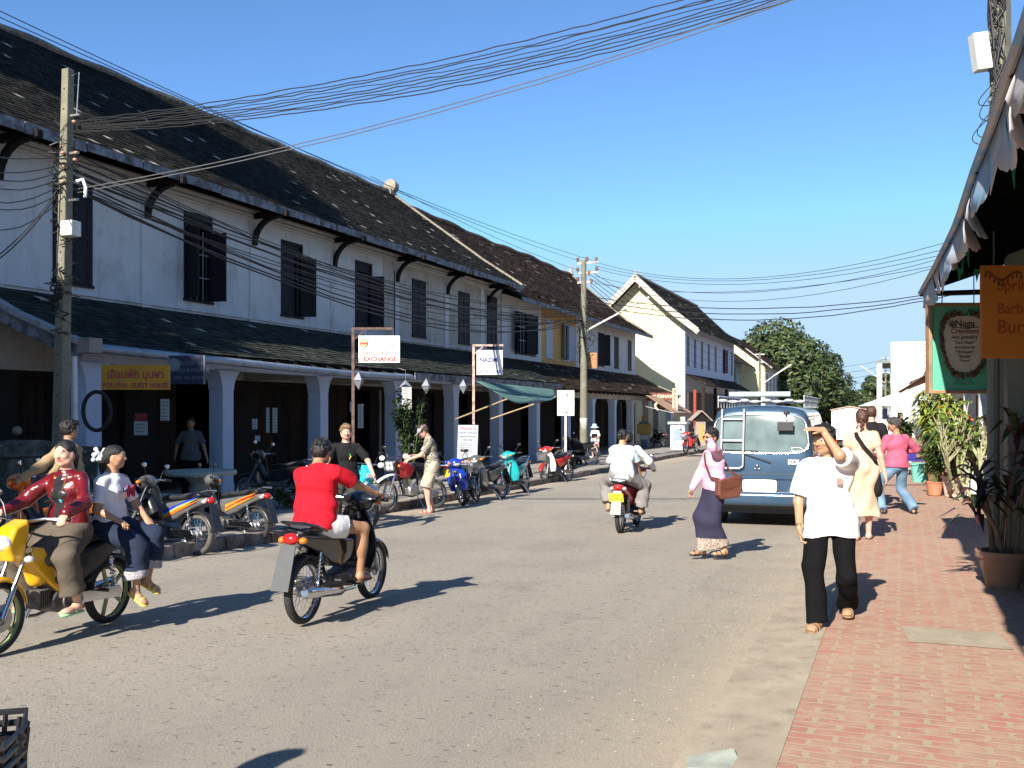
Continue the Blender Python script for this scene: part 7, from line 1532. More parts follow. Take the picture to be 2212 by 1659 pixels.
# ================================================================== van
VP = at(1640,1116); VP = V((4.12,16.6,0)); VP.z = road_z(17.5); yv = R(90-20.5)
VB = M('van_paint', (.040,.082,.14), .25, metal=.35, coat=.6, var=.05, vs=2); GLS = M('van_glass', (.12,.16,.165), .04, var=.3, vs=3, spec=.3); VCH = M('satin_chrome', (.62,.64,.66), .35, metal=.5); TRIM = M('van_trim', (.03,.03,.033), .5)
van = empty('van', VP, yv, label='metallic blue van with a chrome ladder parked at the right kerb, seen from behind', cat='van'); van.scale = (1.07,)*3
s = SDF()
def vb(P):
    x, y, z = P[...,0], np.abs(P[...,1]), P[...,2]
    def pl(nx, ny, nz, d): l = math.sqrt(nx*nx+ny*ny+nz*nz); return (x*nx+y*ny+z*nz-d)/l
    ds = [pl(0,1,.03,.86), pl(0,1,.20,1.075), pl(0,0,1,1.92), pl(0,.33,1,2.08), pl(-1,0,.02,.02), pl(-1,0,.28,.335), pl(-1,.22,.0,.16+.02), pl(1,0,.02,4.3), pl(1,0,.55,4.72), pl(0,0,-1,-.30)]
    k = 22.0; m = np.maximum.reduce(ds); acc = sum(np.exp(np.clip(k*(d-m), -30, 0)) for d in ds); return m+np.log(acc)/k
s._o(vb, arr((-.1,-.95,.25)), arr((4.45,.95,2.02)), 0, 'u', 0)
for xw in (.85,3.45):
    for sg in (-1,1): s.cap((xw,sg*.60,.30),(xw,sg*1.0,.30),.37,k=.02,cut=True,mode='s')
s.build('body', VB, van, res=.028)
def vproj(y, z, off=.006, side=False, x=None):   # point on the rear (or side) skin
    lo, hi = (-1.0, 1.5) if not side else (0, 1.2)
    for _ in range(26):
        mid = (lo+hi)/2; P = np.array([[mid, y, z]] if not side else [[x, math.copysign(mid, y), z]], np.float32); v = float(vb(P)[0]) 
        if not side: lo, hi = (mid, hi) if v > off else (lo, mid)
        else: lo, hi = (lo, mid) if v > off else (mid, hi)
    return (lo, y, z) if not side else (x, math.copysign(lo, y), z)
def rpatch(name, yc, zc, hw, hh, mat, off=.006, pw=5, taper=0, n=20, parent=None, zshift=0):
    m = MB()
    def f(u, v):
        a, b = 2*u-1, 2*v-1; 
        # squircle mapping keeps the outline rounded
        q = (abs(a)**pw+abs(b)**pw)**(1/pw); mx = max(abs(a),abs(b)); sc = mx/q if q > 1e-6 else 1
        a, b = a*sc, b*sc; return vproj(yc+a*hw*(1+taper*b), zc+b*hh, off)
    m.grid(lambda u, v: f(u, v), n, n); m.f = [fc[::-1] for fc in m.f]; return m.build(name, mat, parent or van, smooth=True)
rpatch('window_seal', 0, 1.47, .735, .315, TRIM, .008, taper=-.06); rpatch('rear_window', 0, 1.47, .70, .285, GLS, .016, taper=-.06)
def rtube(pts, r, mat, name, off=.02, parent=None, closed=False): m = MB(); m.tube([vproj(y,z,off) for y,z in pts], r, 7, closed=closed); return m.build(name, mat, parent or van, smooth=True)
sq = []
for i in range(60):
    a = 2*PI*i/60; c_, s_ = math.cos(a), math.sin(a); q = (abs(c_)**5+abs(s_)**5)**.2; c_, s_ = c_/q, s_/q; sq.append((c_*.72*(1-.06*s_), 1.47+s_*.30))
rtube(sq, .010, CHR, 'window_chrome', .014, closed=True)
# tailgate seam, crease, plate recess, bumper
rtube([(-.78,1.12)]+[(-.78+1.56*i/12,.845) for i in range(13)]+[(.78,1.12)], .006, TRIM, 'tailgate_seam', .001)
rpatch('garnish', -.02, .80, .66, .030, VB, .03, pw=4); rpatch('plate_recess', -.02, .67, .38, .13, M('van_dark_paint', (.02,.045,.09), .3, coat=.6), .004, pw=6)
o = rpatch('number_plate', -.01, .665, .26, .095, M('plate_white', (.75,.75,.73), .45), .022, pw=10, n=6)
s = SDF(); s.box((.02,0,.47),(.16,.86,.105),.06); o = s.build('bumper', VB, van, res=.02); o.location = (-.05,0,0)
MB().box(-.13,-.10,-.78,.78,.43,.455).build('bumper_strip', TRIM, van, bevel=.01)
for sg in (-1,1): rpatch('tail_lamp', sg*.80, .96, .055, .17, REDL, .012, pw=4, n=8)
rpatch('under_panel', 0, .345, .7, .03, TRIM, .01, n=6)
MB().box(.15,3.9,-.7,.7,.22,.34).build('underbody', TRIM, van)
# ladder on the left half
x_ = lambda y, z, o=.06: vproj(y, z, o)
lm = MB()
for y in (.58,.24): lm.tube([x_(y,1.86,.10),x_(y,1.75,.08)]+[x_(y-.0,z,.07) for z in (1.6,1.4,1.2,1.02)], .016, 8)
lm.tube([x_(.58,1.02,.07),x_(.575,.96,.07),x_(.52,.93,.07),x_(.30,.93,.07),x_(.245,.96,.07),x_(.24,1.02,.07)], .016, 8)
for z in (1.70,1.36): lm.tube([x_(.58,z,.07),x_(.24,z,.07)], .013, 8)
ld = lm.build('ladder', VCH, van, smooth=True)
lm = MB(); lm.tube([x_(.56,.52,.10),x_(.40,.50,.16),x_(.25,.53,.14),x_(.20,.58,.10)], .02, 8); lm.build('step_bar', VCH, van, smooth=True)
# mirror over the window, wiper, emblem, letters
m = MB(); p0 = x_(-.40,1.80,.0); p1 = x_(-.40,1.74,.14); m.tube([p0,p1], .015, 6); m.box(p1[0]-.05,p1[0]-.01,-.52,-.28,1.52,1.66); m.build('rear_mirror', TRIM, van, bevel=.015); m = MB(); m.ball(x_(-.40,1.80,.01),(.04,.05,.03)); m.build('mirror_base', TRIM, van)
m = MB(); m.tube([x_(.26,1.16,.02),x_(.05,1.10,.04),x_(-.18,1.03,.05)], .009, 6); m.tube([x_(.60,1.215,.03),x_(.02,1.20,.03)], .007, 5); m.build('wiper', TRIM, van)
def vtext(t, y, z, size, mat, **k):
    o = text(t, size, mat, van, (0,0,0), (0,0,0), **k); p = V(vproj(y,z,.012)); o.matrix_local = Matrix.Translation(p) @ Matrix.Rotation(R(-90),4,'Z') @ Matrix.Rotation(R(90-6),4,'X'); return o
vtext('KOLAO', -.60, 1.035, .095, PORW, bold=.006, sx=1.25)
m = MB(); m.T = Matrix.Translation(V(vproj(.03,.94,.012))); 
for k_ in range(3): a = 2*PI*k_/3+PI/2; m.ball((-.004,.035*math.cos(a),.035*math.sin(a)),(.008,.024,.016),8,6)
m.build('emblem', CHR, van, smooth=True)
m = MB(); m.tube([x_(-.56+.09*math.cos(a),1.235+.03*math.sin(a),.02) for a in np.linspace(.5,5.8,12)], .006, 5); m.build('window_sticker', PORW, van)
# roof rack and bars, side glass, wheels
rk = MB()
for x in np.linspace(.25,3.6,8):
    rk.tube([(x,-.66,1.98),(x,.66,1.98)], .010, 6)
for sg in (-1,1): rk.tube([(.2,sg*.66,1.99),(3.7,sg*.66,1.99)], .012, 8); rk.tube([(.2,sg*.66,2.06),(3.7,sg*.66,2.06)], .012, 8)
for sg in (-1,1):
    for x in np.linspace(.2,3.7,12): rk.tube([(x,sg*.66,1.88),(x,sg*.66,2.06)], .010, 6)
rk.build('roof_rack', VCH, van, smooth=True)
m = MB(); m.tube([(.32,.50,2.09),(.30,-.45,2.09)], .045, 12); m.build('rolled_awning', M('rack_roll', (.35,.42,.42), .5), van, smooth=True)
for i in range(8): y = -.60+.17*i; m = MB(); m.ball((.17+.05*(i%2),y,1.975+.018*(i%2)),(.05,.07,.024),12,8); m.build('rack_cushion', M('white_plastic', (.78,.78,.78), .4, var=.05), van, smooth=True)
def spatch(name, x0, x1, z0, z1, mat, sg, off):
    m = MB(); m.grid(lambda u, v: vproj(sg, z0+(z1-z0)*v, off, side=True, x=x0+(x1-x0)*u-.10*max(0,v-.5)*(u > .9)), 12, 8); 
    if sg > 0: m.f = [f[::-1] for f in m.f]
    return m.build(name, mat, van, smooth=True)
for sg in (-1,1):
    for x0, x1 in ((.35,1.35),(1.42,2.42),(2.50,3.30)): spatch('side_window', x0, x1, 1.20, 1.70, GLS, sg, .008)
    for xw in (.85,3.45):
        w_ = MB(); w_.lathe([(.16,-.10),(.29,-.10),(.325,-.06),(.325,.06),(.29,.10),(.16,.10)], 32, axis='y'); o = w_.build('wheel', RUB, van, smooth=True); o.location = (xw,sg*.72,.325); m = MB(); m.lathe([(.001,.06),(.1,.07),(.16,.09),(.17,.10)], 24, axis='y'); h_ = m.build('hub_cap', ALU, o, smooth=True); h_.rotation_euler = (0,0,0 if sg > 0 else PI)
# ================================================================== white box truck far down the street
TW = M('truck_white', (.80,.78,.72), .5, var=.03)
p = at(1835,920,Y=52); p.z = road_z(52); tr = empty('box_truck', p, R(90-21), label='white box truck driving off at the far end of the road', cat='truck')
m = MB(); m.prism([(-.9,.7),(.9,.7),(.9,2.25),(0,2.42),(-.9,2.25)], 0, 3.6, 'yz'); m.build('cargo_box', TW, tr, bevel=.02); m = MB(); m.prism([(-.95,2.24),(0,2.42),(.95,2.24),(.95,2.29),(0,2.48),(-.95,2.29)], -.08, 3.7, 'yz'); m.build('roof', M('truck_roof', (.35,.27,.2), .7), tr)
MB().box(-.012,.0,-.012,.012,.75,2.3).build('door_seam', CABG, tr); MB().box(3.7,5.2,-.85,.85,.5,1.9).build('cab', TW, tr, bevel=.1); MB().box(.2,3.6,-.6,.6,.4,.69).build('chassis', CAB, tr)
for x in (.7,4.4):
    for sg in (-1,1): m = MB(); m.cyl((x,sg*.55,.32),(x,sg*.85,.32),.33,n=20); m.build('wheel', RUB, tr)
for sg in (-1,1): MB().box(-.02,0,sg*.55-.15,sg*.55+.15,1.55,1.6).build('door_hinge', CABG, tr); MB().box(-.04,.0,sg*.7-.08,sg*.7+.08,.55,.68).build('tail_lamp', REDL, tr)
# ================================================================== canvas awning overhead on the right
edge = []
for px, py in ((2290,-180),(2212,67),(2178,160),(2150,254),(2105,370),(2066,484),(2047,523),(2015,585),(1987,635)):
    Y = 1.3*FX/(HY-py); edge.append(at(px,py,Y=Y))
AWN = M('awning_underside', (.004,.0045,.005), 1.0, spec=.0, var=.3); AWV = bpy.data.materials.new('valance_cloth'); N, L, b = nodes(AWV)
tc = mk(N, 'ShaderNodeTexCoord'); nz = mk(N, 'ShaderNodeTexNoise', i_Scale=1.3, i_Detail=3); L.new(tc.outputs['Object'], nz.inputs[0]); L.new(ramp(N, L, nz.outputs['Fac'], [(.50,(.42,.41,.43)),(.60,(.18,.36,.55)),(.66,(.42,.40,.42))]), b.inputs['Base Color']); b.inputs['Roughness'].default_value = .8
b.inputs['Transmission Weight'].default_value = 0
aw = empty('canvas_awning', edge[0], 0, label='long ragged canvas awning overhead at the right edge of the picture', cat='awning')
m = MB(); n = len(edge)
def ep(u): x = u*(n-1); i = min(int(x), n-2); return edge[i].lerp(edge[i+1], x-i)
tdir = W(0,1)
def back(u): return ep(u)+tdir*2.4+V((0,0,1.05))
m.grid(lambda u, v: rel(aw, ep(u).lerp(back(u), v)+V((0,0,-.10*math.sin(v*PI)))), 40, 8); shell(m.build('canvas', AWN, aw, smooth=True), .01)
m = MB(); rg = random.Random(6); u = 0.0; Ltot = sum((edge[i+1]-edge[i]).length for i in range(n-1)); i = 0
while u < 1:      # broad ragged flaps, each a little turned, some torn
    wd = rg.uniform(.30,.62)/Ltot; dl = rg.uniform(.20,.30); u1 = min(u+wd, 1); ns = 10; tw_ = rg.uniform(-.10,.16); tear = rg.uniform(-.07,.07); vs = []
    for k_ in range(ns+1):
        x = k_/ns; A = rel(aw, ep(u+(u1-u)*x)); f = dl*(.86+.14*math.sin(PI*x))+tear*(x-.5)+rg.uniform(-.008,.008)
        for q_ in range(4): v = q_/3; vs.append(A+V((0,0,-f*v))+tdir*(.02+tw_*(x-.3)*v*.8+.03*math.sin(v*2+i+x*2)*v))
    m.add(vs, [(a_*4+b_, (a_+1)*4+b_, (a_+1)*4+b_+1, a_*4+b_+1) for a_ in range(ns) for b_ in range(3)])
    u = u1+(rg.uniform(.0,.006)); i += 1
shell(m.build('valance', AWV, aw, smooth=True), .004)
for uu in (.25,.5,.75,1.0): m = MB(); m.tube([rel(aw, ep(uu)), rel(aw, back(uu))], .02, 8); m.build('rafter', BWOOD, aw)
m = MB(); m.tube([rel(aw, ep(k_/20)+V((0,0,.01))) for k_ in range(21)], .022, 8); m.build('edge_pole', AWV, aw)
ec = edge[-1]; m = MB(); m.tube([rel(aw, ec), rel(aw, ec+tdir*2.3+V((0,0,-.02)))], .03, 8); m.build('end_pole', BWOOD, aw)
# green jewellery board and orange menu board
def hang(label, name, x0, y0, x1, y1, Y, mat, fm, edge_w=.06, rot=0):
    a, b = at(x0,y1,Y=Y), at(x1,y0,Y=Y); r = empty(name, (a.x,Y,a.z), rot, label=label, cat='sign'); w_, h_ = b.x-a.x, b.z-a.z
    bd = MB().box(0,w_,-.02,.02,0,h_).build('board', mat, r)
    if fm:
        m = MB(); e = edge_w; m.box(-e,0,-.05,.05,-e,h_+e); m.box(w_,w_+e,-.05,.05,-e,h_+e); m.box(0,w_,-.05,.05,-e,0); m.box(0,w_,-.05,.05,h_,h_+e); m.build('frame', fm, r, bevel=.005)
    return r, bd, w_, h_
GB = M('board_green', (.10,.42,.28), .6, var=.1, vs=2); FRW = M('frame_wood', (.30,.18,.10), .6, var=.2); PAN = M('panel_cream', (.55,.50,.42), .7, var=.08); BEAD = M('bead_wreath', (.10,.055,.03), .6, var=.8, vs=30)
r, bd, w_, h_ = hang('green jewellery shop board with an oval wreath, hanging under the awning', 'shop_sign', 2010, 662, 2135, 843, 10.3, GB, FRW, .035)
m = MB(); m.T = Matrix.Translation((w_*.56,-.03,h_*.55)); m.prism([(.21*math.copysign(abs(math.cos(a))**.6, math.cos(a))*(1+.16*math.sin(a)), .29*math.sin(a)) for a in np.linspace(0,2*PI,41)[:-1]], -.006, .006); pn = m.build('panel', PAN, bd)
m = MB(); rg = random.Random(4)
for i in range(210):
    a = 2*PI*i/210; rr = 1+rg.uniform(-.03,.13); m.ball((w_*.56+.225*math.copysign(abs(math.cos(a))**.6, math.cos(a))*(1+.16*math.sin(a))*rr, -.045, h_*.55+.305*math.sin(a)*rr), rg.uniform(.010,.018), 6, 5)
m.build('bead_wreath', BEAD, bd, smooth=True)
INK = M('ink_dark', (.03,.035,.03), .7); INR = M('ink_red', (.30,.07,.07), .7); cx = w_*.56; tx = lambda t, z, s_, m_=INK, **k: text(t, s_, m_, bd, (cx, -.042, h_*z), (PI/2,0,0), ext=.001, **k)
tx('Naga', .79, .10, bold=.001); tx('Creations', .70, .072, INR, bold=.001); tx('Art Jewelry', .63, .058); tx('*Lao Made*', .565, .044); tx('Accessories', .51, .044); tx('*Antiques*', .455, .044); tx('*Beads*', .40, .042); tx('*Gems*', .35, .036)
for i, t in enumerate(('Ban Xieng Thong','Luang Prabang','Lao P.D.R.','071/252 775')): text(t, .040, M('ink_green', (.02,.14,.10), .7), bd, (cx,-.024,h_*(.215-.045*i)), (PI/2,0,0), ext=.001)
m = MB(); m.T = Matrix.Translation((cx-.13,-.042,h_*.785))
for k_ in range(9): a = 2*PI*k_/9; m.bar((.008*math.cos(a),0,.008*math.sin(a)),(.042*math.cos(a),0,.042*math.sin(a)),.008,.004,up=(0,1,0))
m.build('sun_emblem', INK, bd); m = MB(); m.tube([(cx-.12,-.042,h_*.745),(cx+.02,-.042,h_*.735),(cx+.14,-.042,h_*.75)], .004, 4); m.build('flourish', INK, bd)
for x in (w_*.2,w_*.75): MB().cyl((x,0,h_+.03),(x,0,h_+.35),.006,n=5).build('hanger', CABG, r)
ORB = M('board_orange', (.38,.13,.012), .6, var=.08, vs=2)
r, bd, w_, h_ = hang('orange menu board cut off by the right edge of the picture', 'menu_board', 2119, 574, 2330, 774, 7.8, ORB, None)
INO = M('ink_brown', (.25,.05,.01), .7)
for t, z, s_ in (('Spring Rolls',.78,.125),('Barbecue',.53,.115),('Burgers',.33,.15)): text(t, s_, INO, bd, (.115,-.022,h_*z), (PI/2,0,0), align='LEFT', ext=.001, bold=.0015, sx=.95)
m = MB(); m.tube([(.02+.035*i,-.03,h_-.05-.07*math.sin(i*.45)**2) for i in range(9)], .004, 4)
for i in range(9): m.ball((.02+.035*i,-.03,h_-.08-.07*math.sin(i*.45)**2),(.006,.006,.018),6,5)
m.build('fairy_lights', CAB, bd)
for x in (.1,.6): MB().cyl((x,0,h_),(x,0,h_+.5),.006,n=5).build('hanger', CABG, r)
# small coloured pennants under the awning
FLG = M('pennant_green', (.02,.30,.15), .6)
m = MB(); rg = random.Random(2); q0 = ep(.80)+tdir*.12; q1 = ep(.80)+tdir*1.3
for i in range(10): c = q0.lerp(q1, i/9)-V((0,0,.12+.1*math.sin(i*.35)**2)); m.add([c, c+V((.05,0,0)), c+V((.02,0,-.11))], [(0,1,2)])
for uu in (.42,.70,.76): c = ep(uu)+tdir*.10-V((0,0,.1)); m.add([c, c+V((.05,.05,0)), c+V((.03,.02,-.14))], [(0,1,2)])
shell(tag(m.build('pennants', FLG), 'string of small green pennants under the awning edge', 'bunting'), .002)
# ================================================================== right-hand row of shophouses
def rbox(r, s0, s1, t0, t1, z0, z1, mat, name, base, bevel=0):
    m = MB(); m.box(s0-base[0], s1-base[0], -(t1-base[1]), -(t0-base[1]), z0, z1); return m.build(name, mat, r, bevel=bevel)
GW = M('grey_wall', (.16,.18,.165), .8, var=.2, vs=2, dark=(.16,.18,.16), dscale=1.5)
R1 = empty('shophouse', W(2,2.6,-.1), STREET, label='dark shaded shopfront behind the awning at the right edge', cat='building')
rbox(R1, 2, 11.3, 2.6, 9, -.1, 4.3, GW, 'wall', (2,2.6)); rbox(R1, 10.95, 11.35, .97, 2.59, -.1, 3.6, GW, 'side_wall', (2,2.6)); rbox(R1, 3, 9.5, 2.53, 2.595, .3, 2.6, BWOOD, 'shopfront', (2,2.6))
m = MB(); m.cyl((9.1,1.75,-.1),(9.1,1.75,3.0),.06,n=10); m.build('awning_post', GW, R1)
YEL2 = M('yellow_crate', (.60,.45,.03), .6); c = at(2206,1250,Y=9.4); 
R2 = empty('shophouse', W(14.5,2.4,-.3), STREET, label='white and pale blue shopfront with a bright red door beyond the plants', cat='building'); B_ = (14.5,2.4)
rbox(R2, 14.5, 30, 2.4, 10, -.3, 4.2, M('shop_white', (.74,.73,.70), .8), 'wall', B_); rbox(R2, 16, 18.4, 2.33, 2.398, 0, 2.6, TEAL, 'door', B_); rbox(R2, 19.2, 21.2, 2.33, 2.398, 0, 2.7, M('door_blue_grey', (.28,.36,.42), .6), 'door', B_); rbox(R2, 23.6, 26.4, 2.33, 2.398, -.1, 2.9, M('door_red', (.55,.035,.02), .5), 'door', B_)
slope('roof', R2, [(1.1,3.6),(-6,6.6)], -.3, 15.8, [T_BROWN], tw=.4, th=.3, seed=31)
for s_, mt in ((15.3,PORW),(22.4,PORW),(27.8,PORW)): rbox(R2, s_, s_+.28, 1.45, 1.73, -.1, 3.35, mt, 'post', B_, .01)
R3 = empty('shophouse', W(31,2.2,-.3), STREET, label='row of low white shops with dark eaves further along the right side', cat='building'); B_ = (31,2.2)
rbox(R3, 31, 58, 2.2, 9, -.3, 4.6, M('shop_white', (.74,.73,.70), .8), 'wall', B_)
for i, s_ in enumerate((32,37,42,47,52)): rbox(R3, s_, s_+3, 2.13, 2.198, -.1, 2.5, (DWOOD, TEAL, BWOOD, P_BLU, DWOOD)[i], 'door', B_)
slope('roof', R3, [(1.3,3.7),(-5,6.6)], -.3, 27.5, [T_DARK], tw=.4, th=.3, seed=32)
m = MB(); m.prism([(1.35,3.55),(1.35,3.72),(-5,6.62),(-5,6.4)], -.36, -.3, 'yz'); m.build('bargeboard', M('purple_board', (.10,.08,.16), .6), R3)
R4 = empty('townhouse', W(88,-.9,-.6), STREET, label='tall white two-storey building at the far right of the street', cat='building'); B_ = (88,-.9)
rbox(R4, 88, 104, -.9, 9, -.6, 8.0, M('shop_white', (.74,.73,.70), .8), 'wall', B_); rbox(R4, 88.5, 100, -2.1, -.91, 6.3, 6.5, GW, 'canopy', B_); rbox(R4, 88.4, 88.8, -2.0, -1.6, -.6, 6.29, PORW, 'post', B_)
m = MB()
for i in range(9): m.box(2,10,.9,.95,2.5+.42*i,2.55+.42*i)
m.build('railing', CABG, R4)
for z_1 in (1.5,4.4): rbox(R4, 90, 91.2, -.97, -.902, z_1, z_1+1.6, TEAL, 'window', B_)
rbox(R4, 87.9, 88, 1.6, 4.0, 3.4, 5.2, M('window_grey', (.35,.40,.38), .5), 'window', B_)
R5 = empty('townhouse', W(62,1.9,-.5), STREET, label='lower white shop with a red roof below the tall white building', cat='building'); B_ = (62,1.9)
rbox(R5, 62, 84, 1.9, 9, -.5, 4.4, M('shop_white', (.74,.73,.70), .8), 'wall', B_); slope('roof', R5, [(1.5,3.9),(-4,6.2)], -.3, 22, [M('red_tile', (.28,.10,.06), .85, var=.3)], tw=.5, th=.35, seed=33)
rbox(R5, 63, 70, 1.83, 1.898, -.1, 2.4, DWOOD, 'shopfront', B_)
R6 = empty('townhouse', W(108,-.5,-.6), STREET, label='last pale building closing the right side of the street', cat='building'); rbox(R6, 108, 150, .5, 9, -.6, 5.5, M('shop_white', (.74,.73,.70), .8), 'wall', (108,-.5))
def stallawn(label, s0, s1, ta, za, tb, zb, mat, name='stall_awning'):
    r = empty(name, W(s0,tb,0), STREET, label=label, cat='awning'); m = MB(); m.grid(lambda u, v: ((s1-s0)*u, -((ta-tb)*v), zb+(za-zb)*v-.10*math.sin(v*PI)), 8, 6); shell(m.build('canvas', mat, r, smooth=True), .02)
    for x in (.05,s1-s0-.05): m = MB(); m.tube([(x,-(ta-tb),-.4),(x,-(ta-tb),za)], .03, 6); m.build('pole', BARM, r)
stallawn('brown canvas awning slanting out over the sidewalk', 40, 46, -.95, 2.0, 1.6, 3.7, M('brown_canvas', (.24,.15,.10), .8, var=.15))
stallawn('white canvas awning under the brown one', 47, 52, -.6, 1.9, 1.9, 3.2, M('white_canvas', (.74,.74,.72), .8))
stallawn('green edged awning further along the right side', 33, 36, .9, 2.35, 2.1, 3.2, M('green_canvas2', (.08,.30,.22), .8))
p = W(36.5,-.15); p.z = -.1; r = empty('parasol', p, 0, label='large white parasol over the sidewalk stalls', cat='parasol')
m = MB(); n8 = 8; m.add([(0,0,2.45)]+[(1.35*math.cos(2*PI*i/n8),1.35*math.sin(2*PI*i/n8),1.98) for i in range(n8)], [(0,1+i,1+(i+1)%n8) for i in range(n8)]); shell(m.build('canopy', MATS['white_canvas'], r), .01); MB().cyl((0,0,0),(0,0,2.4),.02,n=8).build('pole', BARM, r)
for i, (px, y0, y1, x1, Y, mt, lb) in enumerate(((1955,857,874,1969,34,P_OR,'small orange sign under the awnings'),(1907,882,905,1916,40,M('poster_blue',(.15,.25,.55),.6),'blue and white poster board by the stalls'),(1904,906,930,1917,38,PAPER,'pale poster board below the blue one'))):
    a, b = at(px,y1,Y=Y), at(x1,y0,Y=Y); tag(MB().box(a.x,b.x,Y-.05,Y,a.z,b.z).build('small_sign', mt), lb, 'sign')
for i in range(3):
    a, b = at(2003+1.5*i,875+22*i,Y=24), at(2011+1.5*i,893+22*i,Y=24); tag(MB().box(a.x,b.x,23.95,24,b.z,a.z).build('flag', P_BLU if i % 2 == 0 else WS_), ('upper','middle','lower')[i]+' small cloth flag on the white post beyond the plants', 'flag')
PUR = M('planter_white', (.76,.76,.76), .5)
p = at(1947,948,Y=27.5); p.z = 0; 
plant('white box planter with dark leaves in front of the distant man', p, .75, .35, 300, .22, [LEAFA,LEAFB], 60, stems=10, pot=(.36,.85,PUR), name='planter')
p = at(1978,962,Y=26); p.z = -.03; r = empty('chair', p, .4, label='blue plastic chair on the sidewalk beside the white planter', cat='chair'); BP = M('blue_plastic', (.05,.05,.30), .4)
MB().box(-.2,.2,-.2,.2,.42,.45).build('seat', BP, r, bevel=.01); MB().box(-.2,.2,.17,.2,.451,.9).build('backrest', BP, r, bevel=.02)
for x in (-.18,.18):
    for y in (-.18,.18): MB().cyl((x,y,0),(x*.95,y*.95,.42),.014,n=6).build('leg', BARM, r)
p = at(1990,985,Y=24); p.z = -.02; r = empty('bin', p, 0, label='turquoise plastic bin at the foot of the tall yellow-green plant', cat='bin'); MB().lathe([(.001,0),(.2,0),(.24,.42),(.27,.42),(.27,.46),(.22,.46),(.2,.1)], 20).build('tub', M('mint_plastic', (.15,.50,.40), .5), r, smooth=True)
# potted plants
YG = M('leaf_yellow', (.24,.26,.04), .5, var=.3, vs=4); YG2 = M('leaf_lime', (.12,.18,.03), .5, var=.3, vs=4); TERRA = M('terracotta', (.42,.17,.09), .8, var=.15, vs=6); BKT = M('dirty_bucket', (.60,.50,.44), .6, var=.1, vs=4, dark=(.42,.16,.08), dscale=6, dthr=.55); BKW = M('white_bucket', (.72,.72,.72), .5, var=.06, dark=(.30,.30,.22), dscale=6, dthr=.64)
pz = lambda x, y, Y: V((at(x,y,Y=Y).x, Y, .03))
plant('tall yellow-green croton beside the sidewalk, leaning into the sun', pz(2026,1000,21.6), 1.95, .62, 1700, .30, [YG,YG2,YG], 61, stems=16, blade=True, name='croton', pot=(.22,.35,TERRA))
plant('small terracotta pot with a leafy plant, nearest the walkway', pz(2019,1072,19.8), .72, .26, 320, .14, [LEAFA,YG2], 62, stems=9, pot=(.17,.27,TERRA))
plant('rust-stained white bucket holding tall grassy leaves', pz(2056,1075,19.5), 1.25, .34, 360, .42, [YG2,LEAFA], 63, stems=12, blade=True, pot=(.18,.40,BKT))
plant('clean white bucket with a spiny shrub, right of the rusty one', pz(2101,1074,19.3), .85, .34, 420, .12, [LEAFA,YG2], 64, stems=12, pot=(.19,.42,BKW))
plant('orange-flowered bush behind the buckets', pz(2066,1040,21.0), 1.75, .42, 700, .13, [LEAFA,LEAFB,YG2], 65, stems=16, flowers=M('flower_orange', (.70,.12,.02), .6), name='flowering_bush')
plant('dark undergrowth behind the cactus', pz(2128,1040,20.5), 1.3, .4, 800, .14, [LEAFB,LEAFA], 66, stems=18, name='shrub')
# euphorbia / cactus with pale ribbed stems
p = pz(2128,1074,18.4); r = empty('cactus', p, 0, label='tall pale branching cactus rising to the green board', cat='plant'); CAC = M('cactus_skin', (.30,.31,.17), .75, var=.3, vs=10, bump=.5, bs=40, dark=(.20,.15,.10), dscale=3); rg = random.Random(12)
m = MB(); tips = []
def br(a, d, L_, r_, dep):
    pts = [a]; dd = d.copy()
    for i in range(5): dd = (dd+V((rg.gauss(0,.10),rg.gauss(0,.10),.16))).normalized(); pts.append(pts[-1]+dd*L_/5)
    m.tube(pts, [r_*(1-.10*i) for i in range(6)], 7); 
    if dep:
        for i in (2,3,4,5): 
            if rg.random() < .72: br(pts[i], (dd*.5+V((rg.gauss(-.05,.6),rg.gauss(0,.5),.45))).normalized(), L_*rg.uniform(.5,.85), r_*.72, dep-1)
    else: tips.append(pts[-1])
br(V((0,0,0)), V((-.05,0,1)), 1.0, .052, 3); br(V((-.35,.2,0)), V((-.35,0,1)), .8, .040, 3); br(V((-.15,.1,0)), V((-.7,.1,1)), .7, .036, 2)
m.build('stem', CAC, r, smooth=True); lf = MB()
for t in tips: leaves(lf, t, (.06,.06,.05), 8, .055, rg, mats=1)
lf.build('foliage', [YG2], r)
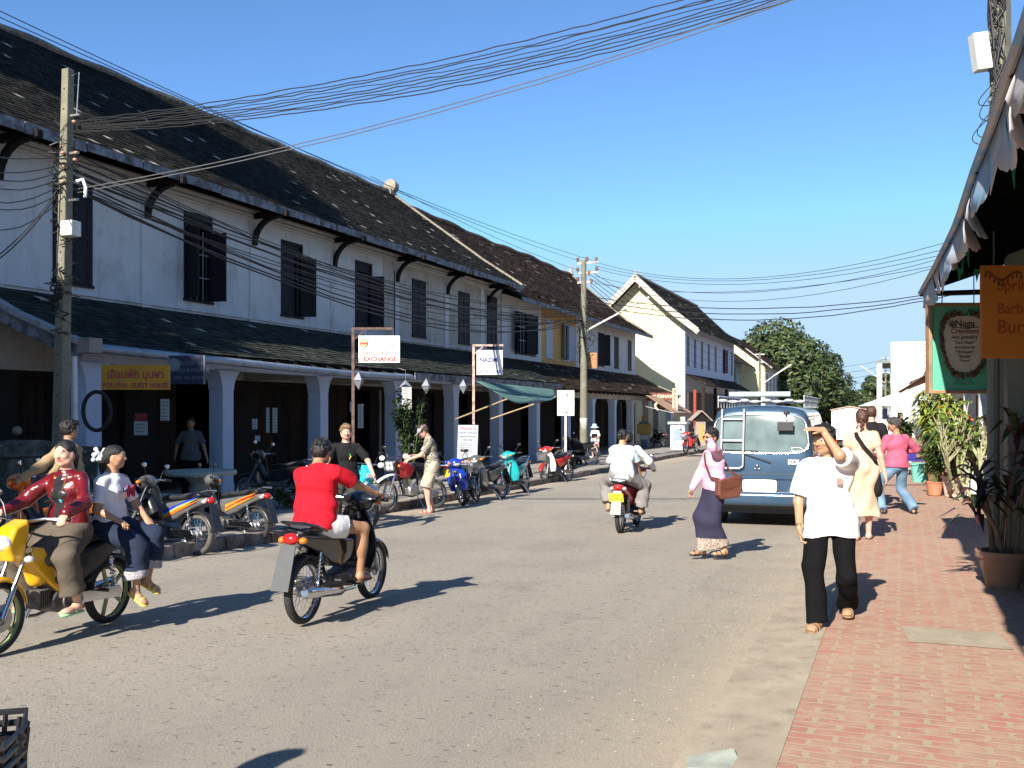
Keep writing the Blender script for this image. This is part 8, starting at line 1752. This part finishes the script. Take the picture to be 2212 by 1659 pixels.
# shaded pot close at the right edge
POTB = M('old_clay_pot', (.24,.15,.10), .85, var=.25, vs=4)
p = V((4.64,9.42,.03)); r = empty('potted_palm', p, 0, label='big old clay pot with a dark leaning dracaena in the awning shade', cat='plant')
MB().lathe([(.001,0),(.14,0),(.145,.03),(.215,.29),(.235,.29),(.24,.35),(.21,.35),(.20,.30),(.001,.30)], 28).build('pot', POTB, r, smooth=True); st = MB(); lf = MB(); rg = random.Random(3)
for (x, y, h, ln) in ((.05,0,1.3,.1),(-.06,.05,.80,-.14),(.1,-.05,1.0,.16),(-.02,-.06,.55,-.24),(0,.05,.65,.1)):
    tip = V((x+ln,y,.30+h)); st.tube([(x,y,.30),(x+ln*.3,y,.30+h*.5),tip], [.03,.024,.018], 7)
    for i in range(26):
        a = rg.uniform(0,6.28); el = rg.uniform(-.3,.9); d = V((math.cos(a)*math.cos(el), math.sin(a)*math.cos(el), math.sin(el))); L_ = rg.uniform(.28,.46); sd = d.cross(V((0,0,1))).normalized()*.034; b0 = tip-V((0,0,rg.uniform(0,.25))); m1 = b0+d*L_*.5+V((0,0,.03)); t1 = b0+d*L_-V((0,0,.10)); lf.mi = rg.randrange(2); lf.add([b0-sd*.4,m1-sd,t1,m1+sd,b0+sd*.4], [(0,1,2,3,4)])
st.build('stem', BARK, r, smooth=True); lf.build('foliage', [LEAFB, M('leaf_burgundy', (.05,.018,.02), .5)], r)
# motorbike nose poking in at the right edge under the awning
c = V((5.92,9.2,.03)); r = empty('crate', c, .3, label='yellow plastic crate at the right edge below the shelf', cat='crate'); m = MB()
for z in (0,.12,.24): m.box(-.2,.2,-.15,.15,z,z+.02) if z == 0 else [m.box(-.2,.2,-.15,-.135,z,z+.05), m.box(-.2,.2,.135,.15,z,z+.05), m.box(-.2,-.185,-.135,.135,z,z+.05), m.box(.185,.2,-.135,.135,z,z+.05)]
for x, y in ((-.19,-.14),(.19,-.14),(.19,.14),(-.19,.14)): m.box(x-.012,x+.012,y-.012,y+.012,.02,.36)
m.build('crate_body', YEL2, r); r.location.z = .45
m = MB(); m.box(5.6,7.2,8.9,9.6,.38,.44); tag(m.build('wooden_shelf', BWOOD), 'low wooden shelf against the right-hand pillar', 'shelf')
